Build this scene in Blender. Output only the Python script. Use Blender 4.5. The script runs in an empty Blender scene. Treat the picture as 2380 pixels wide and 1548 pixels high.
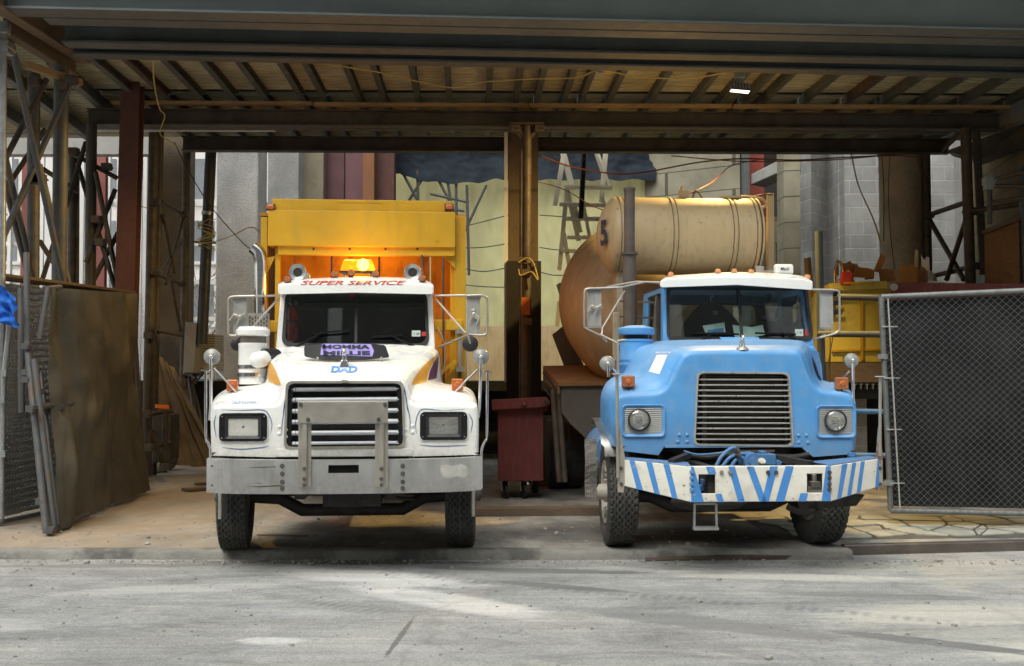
import bpy, bmesh, math, random
from mathutils import Vector, Matrix, noise
from mathutils.bvhtree import BVHTree
R = math.radians
PI = math.pi
random.seed(7)
scene = bpy.context.scene
COL = scene.collection

# ---------------------------------------------------------------- camera, sky, sun
EYE = 1.74
FPX = 2600.0
PITCH = math.atan(96 / FPX)
cam_d = bpy.data.cameras.new('camera')
cam_d.sensor_width = 36
cam_d.lens = FPX / 2380 * 36
cam_d.clip_start = 0.1
cam_d.clip_end = 500
cam = bpy.data.objects.new('camera', cam_d)
COL.objects.link(cam)
cam.location = (0, 0, EYE)
cam.rotation_euler = (PI / 2 + PITCH, 0, 0)
scene.camera = cam

SUN_EL, SUN_AZ = 58, 205       # azimuth measured from +Y clockwise: behind the camera, a little left
w = bpy.data.worlds.new('World')
scene.world = w
w.use_nodes = True
wn = w.node_tree
wn.nodes.clear()
sky = wn.nodes.new('ShaderNodeTexSky')
sky.sky_type = 'NISHITA'
sky.sun_disc = False
sky.sun_elevation = R(SUN_EL)
sky.sun_rotation = R(SUN_AZ)
sky.air_density = 1.0
sky.dust_density = 4.0
bg = wn.nodes.new('ShaderNodeBackground')
bg.inputs[1].default_value = 0.15
hsv = wn.nodes.new('ShaderNodeHueSaturation')
hsv.inputs['Saturation'].default_value = 0.35
wo = wn.nodes.new('ShaderNodeOutputWorld')
wn.links.new(sky.outputs[0], hsv.inputs['Color'])
tint = wn.nodes.new('ShaderNodeMix'); tint.data_type = 'RGBA'; tint.blend_type = 'MULTIPLY'; tint.inputs[0].default_value = 1
tint.inputs[7].default_value = (.99, 1.0, .94, 1)
wn.links.new(hsv.outputs[0], tint.inputs[6])
wn.links.new(tint.outputs[2], bg.inputs[0])
wn.links.new(bg.outputs[0], wo.inputs[0])

sl = bpy.data.lights.new('sun', 'SUN')
sl.energy = 0.9
sl.angle = R(40)
sl.color = (1, .985, .90)
sun = bpy.data.objects.new('sun', sl)
COL.objects.link(sun)
az = R(SUN_AZ)
sd = Vector((math.sin(az) * math.cos(R(SUN_EL)), math.cos(az) * math.cos(R(SUN_EL)), math.sin(R(SUN_EL))))
sun.rotation_euler = (-sd).to_track_quat('-Z', 'Y').to_euler()
sun.location = sd * 40

scene.view_settings.view_transform = 'Standard'
scene.view_settings.look = 'None'
scene.view_settings.gamma = 1
scene.view_settings.exposure = 0.74
scene.render.engine = 'CYCLES'
scene.cycles.max_bounces = 7
scene.cycles.transparent_max_bounces = 16
scene.cycles.sample_clamp_indirect = 6
scene.cycles.use_denoising = True

# ---------------------------------------------------------------- projection helpers (layout measured in 2380 px wide picture units)
def ray(px, py):
    a, b = (px - 1190) / FPX, (774 - py) / FPX
    return Vector((a, math.cos(PITCH) - b * math.sin(PITCH), math.sin(PITCH) + b * math.cos(PITCH)))
def at(px, py, Y):
    d = ray(px, py)
    return Vector((0, 0, EYE)) + d * (Y / d.y)
def atz(px, py, z):
    d = ray(px, py)
    return Vector((0, 0, EYE)) + d * ((z - EYE) / d.z)

# ---------------------------------------------------------------- mesh helper
class MB:
    def __init__(s):
        s.bm = bmesh.new()
    def box(s, x0, x1, y0, y1, z0, z1, rot=None, piv=None):
        x0, x1 = min(x0, x1), max(x0, x1); y0, y1 = min(y0, y1), max(y0, y1); z0, z1 = min(z0, z1), max(z0, z1)
        v = [Vector(c) for c in ((x0,y0,z0),(x1,y0,z0),(x1,y1,z0),(x0,y1,z0),(x0,y0,z1),(x1,y0,z1),(x1,y1,z1),(x0,y1,z1))]
        if rot is not None:
            p = Vector(piv) if piv is not None else Vector(((x0+x1)/2,(y0+y1)/2,(z0+z1)/2))
            v = [p + rot @ (q - p) for q in v]
        v = [s.bm.verts.new(q) for q in v]
        for f in ((3,2,1,0),(4,5,6,7),(0,1,5,4),(1,2,6,5),(2,3,7,6),(3,0,4,7)):
            s.bm.faces.new([v[i] for i in f])
        return s
    def bx(s, c, sz, rot=None):
        c = Vector(c)
        return s.box(c.x-sz[0]/2, c.x+sz[0]/2, c.y-sz[1]/2, c.y+sz[1]/2, c.z-sz[2]/2, c.z+sz[2]/2, rot)
    def frame(s, p, q, up=None):
        d = (Vector(q) - Vector(p)).normalized()
        u = Vector(up) if up is not None else (Vector((0,0,1)) if abs(d.z) < .95 else Vector((0,1,0)))
        a = d.cross(u).normalized()
        b = a.cross(d).normalized()
        return d, a, b
    def bar(s, p, q, wa, wb, up=None):
        p, q = Vector(p), Vector(q)
        d, a, b = s.frame(p, q, up)
        v = []
        for e in (p, q):
            for i, j in ((-1,-1),(1,-1),(1,1),(-1,1)):
                v.append(s.bm.verts.new(e + a*wa/2*i + b*wb/2*j))
        for f in ((0,1,2,3),(7,6,5,4),(0,4,5,1),(1,5,6,2),(2,6,7,3),(3,7,4,0)):
            s.bm.faces.new([v[i] for i in f])
        return s
    def cyl(s, p, q, r, r2=None, n=14, cap=True):
        p, q = Vector(p), Vector(q)
        r2 = r if r2 is None else r2
        d, a, b = s.frame(p, q)
        A = [s.bm.verts.new(p + (a*math.cos(2*PI*i/n) + b*math.sin(2*PI*i/n))*r) for i in range(n)]
        B = [s.bm.verts.new(q + (a*math.cos(2*PI*i/n) + b*math.sin(2*PI*i/n))*r2) for i in range(n)]
        for i in range(n):
            j = (i+1) % n
            s.bm.faces.new((A[j], A[i], B[i], B[j]))
        if cap:
            if r > 0: s.bm.faces.new(A)
            if r2 > 0: s.bm.faces.new(B[::-1])
        return s
    def tube(s, pts, r, n=8, cap=True):
        pts = [Vector(p) for p in pts]
        rr = r if isinstance(r, (list, tuple)) else [r]*len(pts)
        rings = []
        d, a, b = s.frame(pts[0], pts[1])
        for i, p in enumerate(pts):
            if i == 0: t = pts[1]-pts[0]
            elif i == len(pts)-1: t = pts[-1]-pts[-2]
            else: t = (pts[i+1]-p).normalized() + (p-pts[i-1]).normalized()
            t = t.normalized() if t.length > 1e-9 else d
            a = (a - t*a.dot(t)).normalized()
            b = a.cross(t).normalized()
            rings.append([s.bm.verts.new(p + (a*math.cos(2*PI*k/n)+b*math.sin(2*PI*k/n))*rr[i]) for k in range(n)])
        for A, B in zip(rings, rings[1:]):
            for k in range(n):
                s.bm.faces.new((A[k], A[(k+1)%n], B[(k+1)%n], B[k]))
        if cap:
            s.bm.faces.new(rings[0][::-1]); s.bm.faces.new(rings[-1])
        return s
    def lathe(s, prof, o, axis, n=32, a0=0, a1=2*PI):
        o, ax = Vector(o), Vector(axis).normalized()
        u = Vector((0,0,1)) if abs(ax.z) < .9 else Vector((0,1,0))
        a = ax.cross(u).normalized(); b = ax.cross(a)
        full = abs(a1-a0-2*PI) < 1e-6
        m = n if full else n+1
        rings = []
        for r, h in prof:
            if r < 1e-6:
                rings.append([s.bm.verts.new(o+ax*h)])
            else:
                rings.append([s.bm.verts.new(o+ax*h+(a*math.cos(a0+(a1-a0)*i/n)+b*math.sin(a0+(a1-a0)*i/n))*r) for i in range(m)])
        for A, B in zip(rings, rings[1:]):
            for i in range(n if full else n):
                j = (i+1) % m if full else i+1
                if len(A) == 1 and len(B) == 1: continue
                if len(A) == 1: s.bm.faces.new((A[0], B[j], B[i]))
                elif len(B) == 1: s.bm.faces.new((A[i], A[j], B[0]))
                else: s.bm.faces.new((A[i], A[j], B[j], B[i]))
        return s
    def prism(s, pts, d):
        """closed polygon (3-D points) pushed along vector d"""
        d = Vector(d)
        A = [s.bm.verts.new(Vector(p)) for p in pts]
        B = [s.bm.verts.new(Vector(p)+d) for p in pts]
        n = len(A)
        s.bm.faces.new(A[::-1]); s.bm.faces.new(B)
        for i in range(n):
            j = (i+1) % n
            s.bm.faces.new((A[i], A[j], B[j], B[i]))
        return s
    def grid(s, f, nu, nv):
        V = [[s.bm.verts.new(Vector(f(i/nu, j/nv))) for j in range(nv+1)] for i in range(nu+1)]
        for i in range(nu):
            for j in range(nv):
                s.bm.faces.new((V[i][j], V[i+1][j], V[i+1][j+1], V[i][j+1]))
        return s
    def ball(s, c, r, sc=(1,1,1), n=14, m=9):
        c = Vector(c)
        prof = [(r*math.sin(PI*i/m), -r*math.cos(PI*i/m)) for i in range(m+1)]
        prof[0] = (0, -r); prof[-1] = (0, r)
        k = len(s.bm.verts)
        s.bm.verts.ensure_lookup_table()
        s.lathe(prof, (0,0,0), (0,0,1), n)
        s.bm.verts.ensure_lookup_table()
        for v in list(s.bm.verts)[k:]:
            v.co = Vector((v.co.x*sc[0], v.co.y*sc[1], v.co.z*sc[2])) + c
        return s
    def flatpoly(s, outer, holes=()):
        """planar polygon with holes, triangulated"""
        E = []
        for lp in [outer] + list(holes):
            V = [s.bm.verts.new(Vector(p)) for p in lp]
            E += [s.bm.edges.new((V[i], V[(i+1) % len(V)])) for i in range(len(V))]
        bmesh.ops.triangle_fill(s.bm, use_beauty=True, use_dissolve=False, edges=E)
        return s
    def solid(s, d):
        """give every face so far a thickness along d"""
        g = bmesh.ops.extrude_face_region(s.bm, geom=s.bm.faces[:])
        for v in [x for x in g['geom'] if isinstance(x, bmesh.types.BMVert)]:
            v.co += Vector(d)
        return s
    def build(s, name, mat, parent=None, smooth=None, bevel=0, seg=2, tri=False, sub=0, recalc=True):
        if recalc:
            bmesh.ops.recalc_face_normals(s.bm, faces=s.bm.faces[:])
        me = bpy.data.meshes.new(name)
        s.bm.to_mesh(me); s.bm.free()
        if smooth is not None:
            for p in me.polygons: p.use_smooth = True
            me.set_sharp_from_angle(angle=R(smooth))
        me.materials.append(mat)
        o = bpy.data.objects.new(name, me)
        COL.objects.link(o)
        if parent is not None: o.parent = parent
        if bevel:
            b = o.modifiers.new('bevel', 'BEVEL'); b.width = bevel; b.segments = seg; b.limit_method = 'ANGLE'; b.angle_limit = R(40)
            b.harden_normals = False
        if sub:
            b = o.modifiers.new('sub', 'SUBSURF'); b.levels = sub; b.render_levels = sub
        return o

def thing(name, label, cat, loc=(0,0,0), rz=0, group=None):
    o = bpy.data.objects.new(name, None)
    COL.objects.link(o)
    o.location = loc; o.rotation_euler = (0, 0, rz)
    o['label'] = label; o['category'] = cat
    if group: o['group'] = group
    return o
def tag(o, label, cat, group=None):
    o['label'] = label; o['category'] = cat
    if group: o['group'] = group
    return o
def struct(o):
    o['kind'] = 'structure'
    return o
def copy_tree(o, parent=None):
    c = o.copy(); COL.objects.link(c); c.parent = parent
    for ch in [x for x in bpy.data.objects if x.parent == o]:
        copy_tree(ch, c)
    return c
def arc(c, r, a0, a1, n, ex=(1,0,0), ez=(0,0,1)):
    c, ex, ez = Vector(c), Vector(ex), Vector(ez)
    return [c + ex*r*math.cos(R(a0+(a1-a0)*i/n)) + ez*r*math.sin(R(a0+(a1-a0)*i/n)) for i in range(n+1)]
def rrect(x0, x1, z0, z1, r, n=5):
    out = []
    for cx, cz, a in ((x1-r, z1-r, 0), (x0+r, z1-r, 90), (x0+r, z0+r, 180), (x1-r, z0+r, 270)):
        out += [(cx + r*math.cos(R(a+90*i/n)), cz + r*math.sin(R(a+90*i/n))) for i in range(n+1)]
    return out
def rpoly(pts, r, n=5):
    """2-D polygon with rounded corners"""
    out = []
    k = len(pts)
    for i in range(k):
        p0, p, p1 = Vector(pts[i-1]), Vector(pts[i]), Vector(pts[(i+1) % k])
        rr = r[i] if isinstance(r, (list, tuple)) else r
        a = p + (p0-p).normalized()*rr; b = p + (p1-p).normalized()*rr
        for j in range(n+1):
            t = j/n
            q = a*(1-t)**2 + p*2*t*(1-t) + b*t*t
            out.append((q.x, q.y))
    return out
def crom(P, t):
    """Catmull-Rom through list P of Vectors, t in [0, len-1]"""
    n = len(P)
    i = min(int(t), n-2); u = t - i
    p1, p2 = P[i], P[i+1]
    p0 = P[i-1] if i > 0 else p1*2-p2
    p3 = P[i+2] if i+2 < n else p2*2-p1
    return 0.5*((2*p1) + (p2-p0)*u + (2*p0-5*p1+4*p2-p3)*u*u + (3*p1-p0-3*p2+p3)*u**3)
def smoothline(P, k):
    P = [Vector(p) for p in P]
    return [crom(P, i/k) for i in range((len(P)-1)*k+1)]

# ---------------------------------------------------------------- materials
def nt(mat):
    mat.use_nodes = True
    t = mat.node_tree
    return t, t.nodes, t.links, t.nodes['Principled BSDF']
def tex_noise(t, scale, detail=4, rough=.55, vec=None, mscale=None, dist=0):
    n = t.nodes.new('ShaderNodeTexNoise')
    n.inputs['Scale'].default_value = scale; n.inputs['Detail'].default_value = detail
    n.inputs['Roughness'].default_value = rough; n.inputs['Distortion'].default_value = dist
    if vec is None:
        c = t.nodes.new('ShaderNodeTexCoord'); vec = c.outputs['Object']
    if mscale:
        m = t.nodes.new('ShaderNodeMapping'); m.inputs['Scale'].default_value = mscale
        t.links.new(vec, m.inputs[0]); vec = m.outputs[0]
    t.links.new(vec, n.inputs['Vector'])
    return n.outputs['Fac']
def ramp(t, fac, stops):
    r = t.nodes.new('ShaderNodeValToRGB')
    e = r.color_ramp.elements
    while len(e) < len(stops): e.new(0.5)
    for x, (p, c) in zip(e, stops):
        x.position = p
        x.color = (c, c, c, 1) if not isinstance(c, tuple) else (*c[:3], 1)
    t.links.new(fac, r.inputs[0])
    return r.outputs[0]
def mix(t, a, b, fac, mode='MIX'):
    m = t.nodes.new('ShaderNodeMix'); m.data_type = 'RGBA'; m.blend_type = mode
    for k, v in ((6, a), (7, b)):
        if isinstance(v, tuple): m.inputs[k].default_value = (*v[:3], 1)
        else: t.links.new(v, m.inputs[k])
    if isinstance(fac, (int, float)): m.inputs[0].default_value = fac
    else: t.links.new(fac, m.inputs[0])
    return m.outputs[2]
def M(name, col, rough=.55, metal=0, var=.12, vs=2.5, bump=0, bs=60, dirt=None, ds=3, d0=.5, d1=.7, damt=.8,
      dstretch=None, coat=0, spec=.5, rvar=.12, dirt2=None, d2s=9, d20=.62, d21=.7):
    m = bpy.data.materials.new(name)
    t, N, L, b = nt(m)
    b.inputs['Metallic'].default_value = metal
    b.inputs['Coat Weight'].default_value = coat
    b.inputs['Coat Roughness'].default_value = .08
    b.inputs['Specular IOR Level'].default_value = spec
    f = tex_noise(t, vs, 5)
    lo = tuple(c*(1-var) for c in col); hi = tuple(min(1, c*(1+var)) for c in col)
    c = ramp(t, f, [(.3, lo), (.7, hi)])
    if dirt:
        g = tex_noise(t, ds, 7, .65, mscale=dstretch)
        k = ramp(t, g, [(d0, 0.0), (d1, damt)])
        c = mix(t, c, dirt, k)
    if dirt2:
        g = tex_noise(t, d2s, 6, .7)
        k = ramp(t, g, [(d20, 0.0), (d21, .9)])
        c = mix(t, c, dirt2, k)
    L.new(c, b.inputs['Base Color'])
    rn = tex_noise(t, vs*3.1, 5)
    rr = ramp(t, rn, [(.3, max(0.02, rough-rvar)), (.7, min(1, rough+rvar))])
    L.new(rr, b.inputs['Roughness'])
    if bump:
        h = tex_noise(t, bs, 5, .6)
        bp = N.new('ShaderNodeBump'); bp.inputs['Strength'].default_value = bump; bp.inputs['Distance'].default_value = .02
        L.new(h, bp.inputs['Height']); L.new(bp.outputs[0], b.inputs['Normal'])
    return m
def emis(name, col, st):
    m = bpy.data.materials.new(name)
    t, N, L, b = nt(m)
    b.inputs['Base Color'].default_value = (*col, 1)
    b.inputs['Emission Color'].default_value = (*col, 1)
    b.inputs['Emission Strength'].default_value = st
    return m
def glassmat(name, tint, gl=.10, rough=.02):
    m = bpy.data.materials.new(name)
    t, N, L, b = nt(m)
    tr = N.new('ShaderNodeBsdfTransparent'); tr.inputs[0].default_value = (*tint, 1)
    g = N.new('ShaderNodeBsdfGlossy'); g.inputs['Roughness'].default_value = rough
    g.inputs[0].default_value = (.9, .95, .95, 1)
    lw = N.new('ShaderNodeFresnel'); lw.inputs[0].default_value = 1.5
    ad = N.new('ShaderNodeMath'); ad.operation = 'ADD'; ad.inputs[1].default_value = gl
    mx = N.new('ShaderNodeMixShader')
    L.new(lw.outputs[0], ad.inputs[0]); L.new(ad.outputs[0], mx.inputs[0])
    L.new(tr.outputs[0], mx.inputs[1]); L.new(g.outputs[0], mx.inputs[2])
    L.new(mx.outputs[0], N['Material Output'].inputs[0])
    return m

def brickmat(name, ca, cb, mortar, bw=.4, bh=.2, ms=.012, bump=.6, dirt=None, vert='XZ'):
    m = bpy.data.materials.new(name)
    t, N, L, b = nt(m)
    c = N.new('ShaderNodeTexCoord')
    sp = N.new('ShaderNodeSeparateXYZ'); L.new(c.outputs['Object'], sp.inputs[0])
    ad = N.new('ShaderNodeMath'); ad.operation = 'ADD'
    L.new(sp.outputs[0], ad.inputs[0]); L.new(sp.outputs[1], ad.inputs[1])
    cb_ = N.new('ShaderNodeCombineXYZ'); L.new(ad.outputs[0], cb_.inputs[0]); L.new(sp.outputs[2], cb_.inputs[1])
    br = N.new('ShaderNodeTexBrick')
    br.inputs['Color1'].default_value = (*ca, 1); br.inputs['Color2'].default_value = (*cb, 1); br.inputs['Mortar'].default_value = (*mortar, 1)
    br.inputs['Scale'].default_value = 1; br.inputs['Brick Width'].default_value = bw; br.inputs['Row Height'].default_value = bh
    br.inputs['Mortar Size'].default_value = ms; br.inputs['Mortar Smooth'].default_value = .3
    L.new(cb_.outputs[0], br.inputs['Vector'])
    nz = tex_noise(t, 1.3, 6, .65)
    k = ramp(t, nz, [(.35, .7), (.7, 1.1)])
    cc = mix(t, br.outputs['Color'], k, 1.0, 'MULTIPLY')
    L.new(cc, b.inputs['Base Color'])
    b.inputs['Roughness'].default_value = .9
    n2 = tex_noise(t, 60, 4)
    mm = N.new('ShaderNodeMath'); mm.operation = 'MULTIPLY_ADD'; mm.inputs[1].default_value = -1.2
    L.new(br.outputs['Fac'], mm.inputs[0]); L.new(n2, mm.inputs[2])
    bp = N.new('ShaderNodeBump'); bp.inputs['Strength'].default_value = bump; bp.inputs['Distance'].default_value = .015
    L.new(mm.outputs[0], bp.inputs['Height']); L.new(bp.outputs[0], b.inputs['Normal'])
    return m

def clothmat(name, col, trans=.0, var=.2, vs=4, bump=.3, bs=3, dirt=None):
    m = M(name, col, .85, 0, var, vs, bump, bs, dirt=dirt, spec=.15)
    if trans:
        t = m.node_tree; N = t.nodes; L = t.links; b = N['Principled BSDF']
        tl = N.new('ShaderNodeBsdfTranslucent'); tl.inputs[0].default_value = (*col, 1)
        mx = N.new('ShaderNodeMixShader'); mx.inputs[0].default_value = trans
        L.new(b.outputs[0], mx.inputs[1]); L.new(tl.outputs[0], mx.inputs[2])
        L.new(mx.outputs[0], N['Material Output'].inputs[0])
    return m

def woodmat(name, ca, cb, sc=(2, 2, 14), rough=.75, grain=6):
    m = bpy.data.materials.new(name)
    t, N, L, b = nt(m)
    f = tex_noise(t, grain, 6, .6, mscale=sc, dist=1.5)
    c = ramp(t, f, [(.3, ca), (.55, cb), (.7, tuple((x*.5+y*.5) for x, y in zip(ca, cb)))])
    g = tex_noise(t, 1.2, 5)
    k = ramp(t, g, [(.35, .72), (.7, 1.0)])
    c = mix(t, c, k, 1.0, 'MULTIPLY')
    L.new(c, b.inputs['Base Color'])
    b.inputs['Roughness'].default_value = rough
    bp = N.new('ShaderNodeBump'); bp.inputs['Strength'].default_value = .25; bp.inputs['Distance'].default_value = .01
    L.new(f, bp.inputs['Height']); L.new(bp.outputs[0], b.inputs['Normal'])
    return m

MT = {}
MT['white'] = M('white_paint', (.80, .81, .79), .32, 0, .02, 1.5, 0, 60, dirt=(.66, .64, .58), ds=2.2, d0=.50, d1=.9, damt=.35, coat=.3)
MT['white_plain'] = M('white_enamel', (.78, .78, .76), .4, 0, .04, 2)
MT['blue'] = M('sky_blue_paint', (.085, .30, .63), .46, 0, .12, 2.2, .015, 90, dirt=(.22, .36, .55), ds=6, d0=.46, d1=.75, damt=.55, coat=.05, dirt2=(.16, .22, .30), d2s=34, d20=.69, d21=.74)
MT['blue_dark'] = M('worn_blue_paint', (.07, .20, .42), .55, 0, .2, 5, .1, 60, dirt=(.22, .24, .25), ds=5, d0=.5, d1=.7)
MT['yellow'] = M('worn_yellow_paint', (.60, .345, .014), .5, 0, .12, 1.4, .05, 40, dirt=(.36, .26, .05), ds=2.2, d0=.52, d1=.75, damt=.55, dstretch=(3, 3, .5), dirt2=(.12, .06, .02), d2s=11, d20=.68, d21=.72)
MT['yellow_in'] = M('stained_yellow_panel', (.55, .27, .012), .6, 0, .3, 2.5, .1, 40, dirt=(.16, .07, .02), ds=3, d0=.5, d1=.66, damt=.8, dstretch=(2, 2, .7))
MT['chrome'] = M('chrome', (.75, .75, .75), .12, 1, .05, 5, rvar=.05)
MT['steel'] = M('scuffed_bright_steel', (.62, .62, .61), .36, .85, .06, 2, .03, 30, dirt=(.42, .40, .36), ds=3.5, d0=.50, d1=.72, damt=.6, rvar=.12, dstretch=(2.5,1,.6), dirt2=(.30,.27,.23), d2s=7, d20=.66, d21=.74)
MT['steel_dull'] = M('dirty_grey_steel', (.42, .395, .35), .45, .6, .12, 3, .04, 40, dirt=(.30, .275, .235), ds=4, d0=.45, d1=.8)
MT['galv'] = M('galvanised_pipe', (.36, .375, .38), .42, .75, .15, 12)
MT['galv_dark'] = M('weathered_scaffold_pipe', (.105, .11, .115), .55, .4, .25, 6, .1, 60, dirt=(.13, .08, .05), ds=6, d0=.5, d1=.65)
MT['pipe_brown'] = M('rusty_brown_scaffold_pipe', (.085, .075, .06), .6, .3, .3, 5, .1, 60, dirt=(.07, .04, .025), ds=6, d0=.45, d1=.65)
MT['black'] = M('black_rubber_trim', (.018, .018, .02), .5, 0, .2, 5)
MT['blackgloss'] = M('black_gloss_plastic', (.012, .012, .014), .22, 0, .1, 5)
MT['dark'] = M('dark_chassis_grime', (.022, .020, .018), .75, 0, .4, 6, .2, 50)
MT['interior'] = M('dark_cab_interior', (.035, .037, .038), .8, 0, .3, 3)
MT['tyre'] = M('dusty_tyre_rubber', (.045, .045, .043), .85, 0, .2, 6, .15, 80, dirt=(.14, .13, .12), ds=4, d0=.5, d1=.75, damt=.55)
MT['rim'] = M('dirty_cream_wheel', (.42, .40, .34), .6, 0, .2, 7, .1, 60, dirt=(.12, .10, .08), ds=6, d0=.5, d1=.65)
MT['rimgrey'] = M('grimy_grey_wheel', (.20, .19, .17), .6, .2, .2, 7, .1, 60, dirt=(.07, .06, .05), ds=6, d0=.45, d1=.65)
MT['amber'] = M('amber_lens', (.50, .13, .03), .3, 0, .1, 20, coat=.5)
MT['amberdirty'] = M('dusty_amber_lens', (.34, .12, .045), .6, 0, .2, 20)
MT['red_paint'] = M('scuffed_red_dumpster_paint', (.13, .026, .024), .6, 0, .2, 3, .1, 40, dirt=(.22, .13, .12), ds=5, d0=.52, d1=.75, damt=.5, dstretch=(5, 5, .6))
MT['red_col'] = M('red_oxide_primer', (.095, .036, .028), .7, 0, .15, 3, .05, 30, dirt=(.07, .03, .02), ds=3, d0=.5, d1=.7)
MT['pink_col'] = M('pale_red_oxide_primer', (.26, .09, .08), .75, 0, .1, 3)
MT['plum_col'] = M('plum_primer', (.16, .075, .085), .7, 0, .15, 2)
MT['concrete'] = M('rough_cast_concrete', (.46, .46, .45), .95, 0, .18, 2.2, .9, 26, dirt=(.27, .27, .265), ds=24, d0=.5, d1=.66)
MT['concrete_tan'] = M('tan_rough_concrete', (.32, .28, .20), .95, 0, .15, 2, .5, 22, dirt=(.2, .18, .14), ds=4, d0=.5, d1=.7)
MT['concrete_brown'] = M('brown_stained_concrete', (.13, .10, .07), .95, 0, .2, 2, 1.0, 20)
MT['stucco'] = M('coarse_stucco', (.44, .40, .33), .95, 0, .2, 3, 1.6, 14)
MT['concrete_smooth'] = M('smooth_grey_concrete', (.33, .33, .32), .9, 0, .12, 1.5, .2, 30, dirt=(.22, .21, .2), ds=3, d0=.5, d1=.7)
MT['flange'] = M('flange_bounce_tone', (.10, .102, .092), .6, .1, .15, 2, 0, 30)
MT['beam'] = M('dark_green_grey_beam', (.085, .10, .10), .55, .1, .2, 2, .05, 30)
MT['beam_brown'] = M('dark_brown_beam', (.070, .062, .050), .55, .2, .25, 2.5, .08, 30, dirt=(.03, .025, .02), ds=3, d0=.5, d1=.65)
MT['beam_front'] = M('skylit_girder_tone', (.20, .235, .245), .5, .1, .12, 1.2, .05, 30, dirt=(.2, .22, .22), ds=7, d0=.6, d1=.7)  # paler than the other beams: sky light from the street put into the colour
MT['deck'] = M('corrugated_deck_underside', (.46, .45, .31), .6, .1, .25, 1.2, 0, 30, dirt=(.28, .265, .18), ds=1.3, d0=.45, d1=.7)
MT['plank'] = woodmat('timber_plank', (.27, .18, .08), (.36, .25, .12), (.5, 6, 6))
MT['plank_dark'] = woodmat('weathered_dark_timber', (.10, .07, .045), (.17, .12, .08), (.6, 6, 6))
MT['ply'] = woodmat('raw_plywood', (.55, .42, .22), (.68, .55, .33), (1.4, 1.4, .35), grain=4)
MT['ply_brown'] = woodmat('brown_plywood', (.17, .085, .03), (.25, .13, .05), (.6, .6, 2.2), grain=4)
MT['cardboard'] = M('corrugated_cardboard', (.36, .19, .08), .85, 0, .15, 4)
MT['cardboard_o'] = M('orange_brown_board', (.45, .20, .05), .8, 0, .15, 4)
MT['cream'] = M('cream_ladder_paint', (.76, .74, .62), .5, 0, .1, 3)
MT['tan_tank'] = M('tan_mixer_paint', (.46, .35, .20), .55, .0, .1, 1.2, .05, 30, dirt=(.30, .235, .16), ds=3.0, d0=.5, d1=.72, damt=.7, dstretch=(6, 6, .4), dirt2=(.24, .15, .05), d2s=9, d20=.66, d21=.69)
MT['tan_drum'] = M('brown_mixer_drum_paint', (.38, .32, .225), .5, .1, .18, 1.6, .05, 25, dirt=(.27, .215, .14), ds=3, d0=.46, d1=.7, dstretch=(1,3,1), dirt2=(.20,.12,.06), d2s=13, d20=.67, d21=.71)
MT['rust'] = M('rusty_stack_pipe', (.10, .085, .075), .6, .4, .3, 4, .1, 50, dirt=(.16, .09, .05), ds=5, d0=.5, d1=.65)
MT['netting'] = clothmat('dark_brown_privacy_screen', (.115, .105, .08), .1, .35, 1.2, .6, 4, dirt=(.17, .145, .10))
MT['netblack'] = clothmat('black_privacy_screen', (.020, .021, .022), 0, .4, 2, .3, 2)
MT['galv_dull'] = M('dull_fence_pipe', (.20, .21, .21), .6, .3, .2, 12)
MT['tarp'] = clothmat('navy_tarpaulin', (.018, .025, .034), .0, .3, 2, .6, 3)
MT['tarp_blue'] = clothmat('bright_blue_tarpaulin', (.03, .14, .55), .1, .2, 4, .6, 5)
MT['sheet'] = clothmat('pale_green_plastic_sheet', (.80, .75, .40), .6, .08, 1.2, .25, 2.5)
MT['plastic'] = clothmat('dusty_plastic_sheeting', (.24, .20, .155), .1, .25, 3, .5, 6)
MT['glass'] = glassmat('dark_windscreen_glass', (.72, .79, .76), .09)
MT['glass_clear'] = glassmat('clear_glass', (.85, .88, .87), .06)
MT['mirror'] = M('mirror_back_plastic', (.50, .50, .48), .5, .1, .1, 8)
MT['wiper'] = M('matt_black', (.012,.012,.013), .8, 0, .1, 8, spec=.1)
MT['disc'] = M('grey_mirror_back', (.30, .30, .29), .4, .3, .1, 8)
MT['mirrorglass'] = M('mirror_glass', (.55, .57, .6), .18, 1, .05, 3, rvar=.02)
MT['silver'] = M('silver_slats', (.55, .55, .53), .35, .6, .1, 6)
MT['greypaint'] = M('light_grey_bar_paint', (.46, .49, .53), .45, .1, .05, 4)
MT['radiator'] = M('radiator_core', (.05, .045, .04), .7, .3, .3, 10)
MT['sticker'] = M('pale_sticker_paper', (.55, .66, .60), .6, 0, .05, 10)
MT['paper'] = M('pale_green_paper', (.70, .85, .80), .7, 0, .06, 8)
MT['ink'] = M('dark_ink', (.02, .03, .06), .6, 0, .05, 10)
MT['redink'] = M('red_lettering', (.48, .03, .03), .4, 0, .1, 10)
MT['blueink'] = M('light_blue_lettering', (.12, .30, .72), .4, 0, .1, 10)
MT['paleink'] = M('faded_blue_lettering', (.45, .56, .74), .4, 0, .1, 10)
MT['pinstripe'] = M('dark_blue_pinstripe', (.05, .12, .32), .4, 0, .1, 10)
MT['purple'] = M('purple_sticker', (.42, .34, .78), .5, 0, .2, 6)
MT['orange'] = M('orange_swoosh_vinyl', (.60, .30, .04), .4, 0, .05, 6)
MT['plum'] = M('plum_swoosh_vinyl', (.09, .02, .08), .4, 0, .05, 6)
MT['whitepaintflat'] = M('cream_white_bumper_paint', (.74, .73, .66), .5, 0, .05, 3, .03, 40, dirt=(.40, .34, .27), ds=7, d0=.6, d1=.75, damt=.6, dirt2=(.20, .08, .03), d2s=17, d20=.72, d21=.76)
MT['stripe'] = M('blue_stripe_paint', (.06, .24, .60), .5, 0, .1, 5, dirt=(.3, .4, .55), ds=14, d0=.6, d1=.7)
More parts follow.
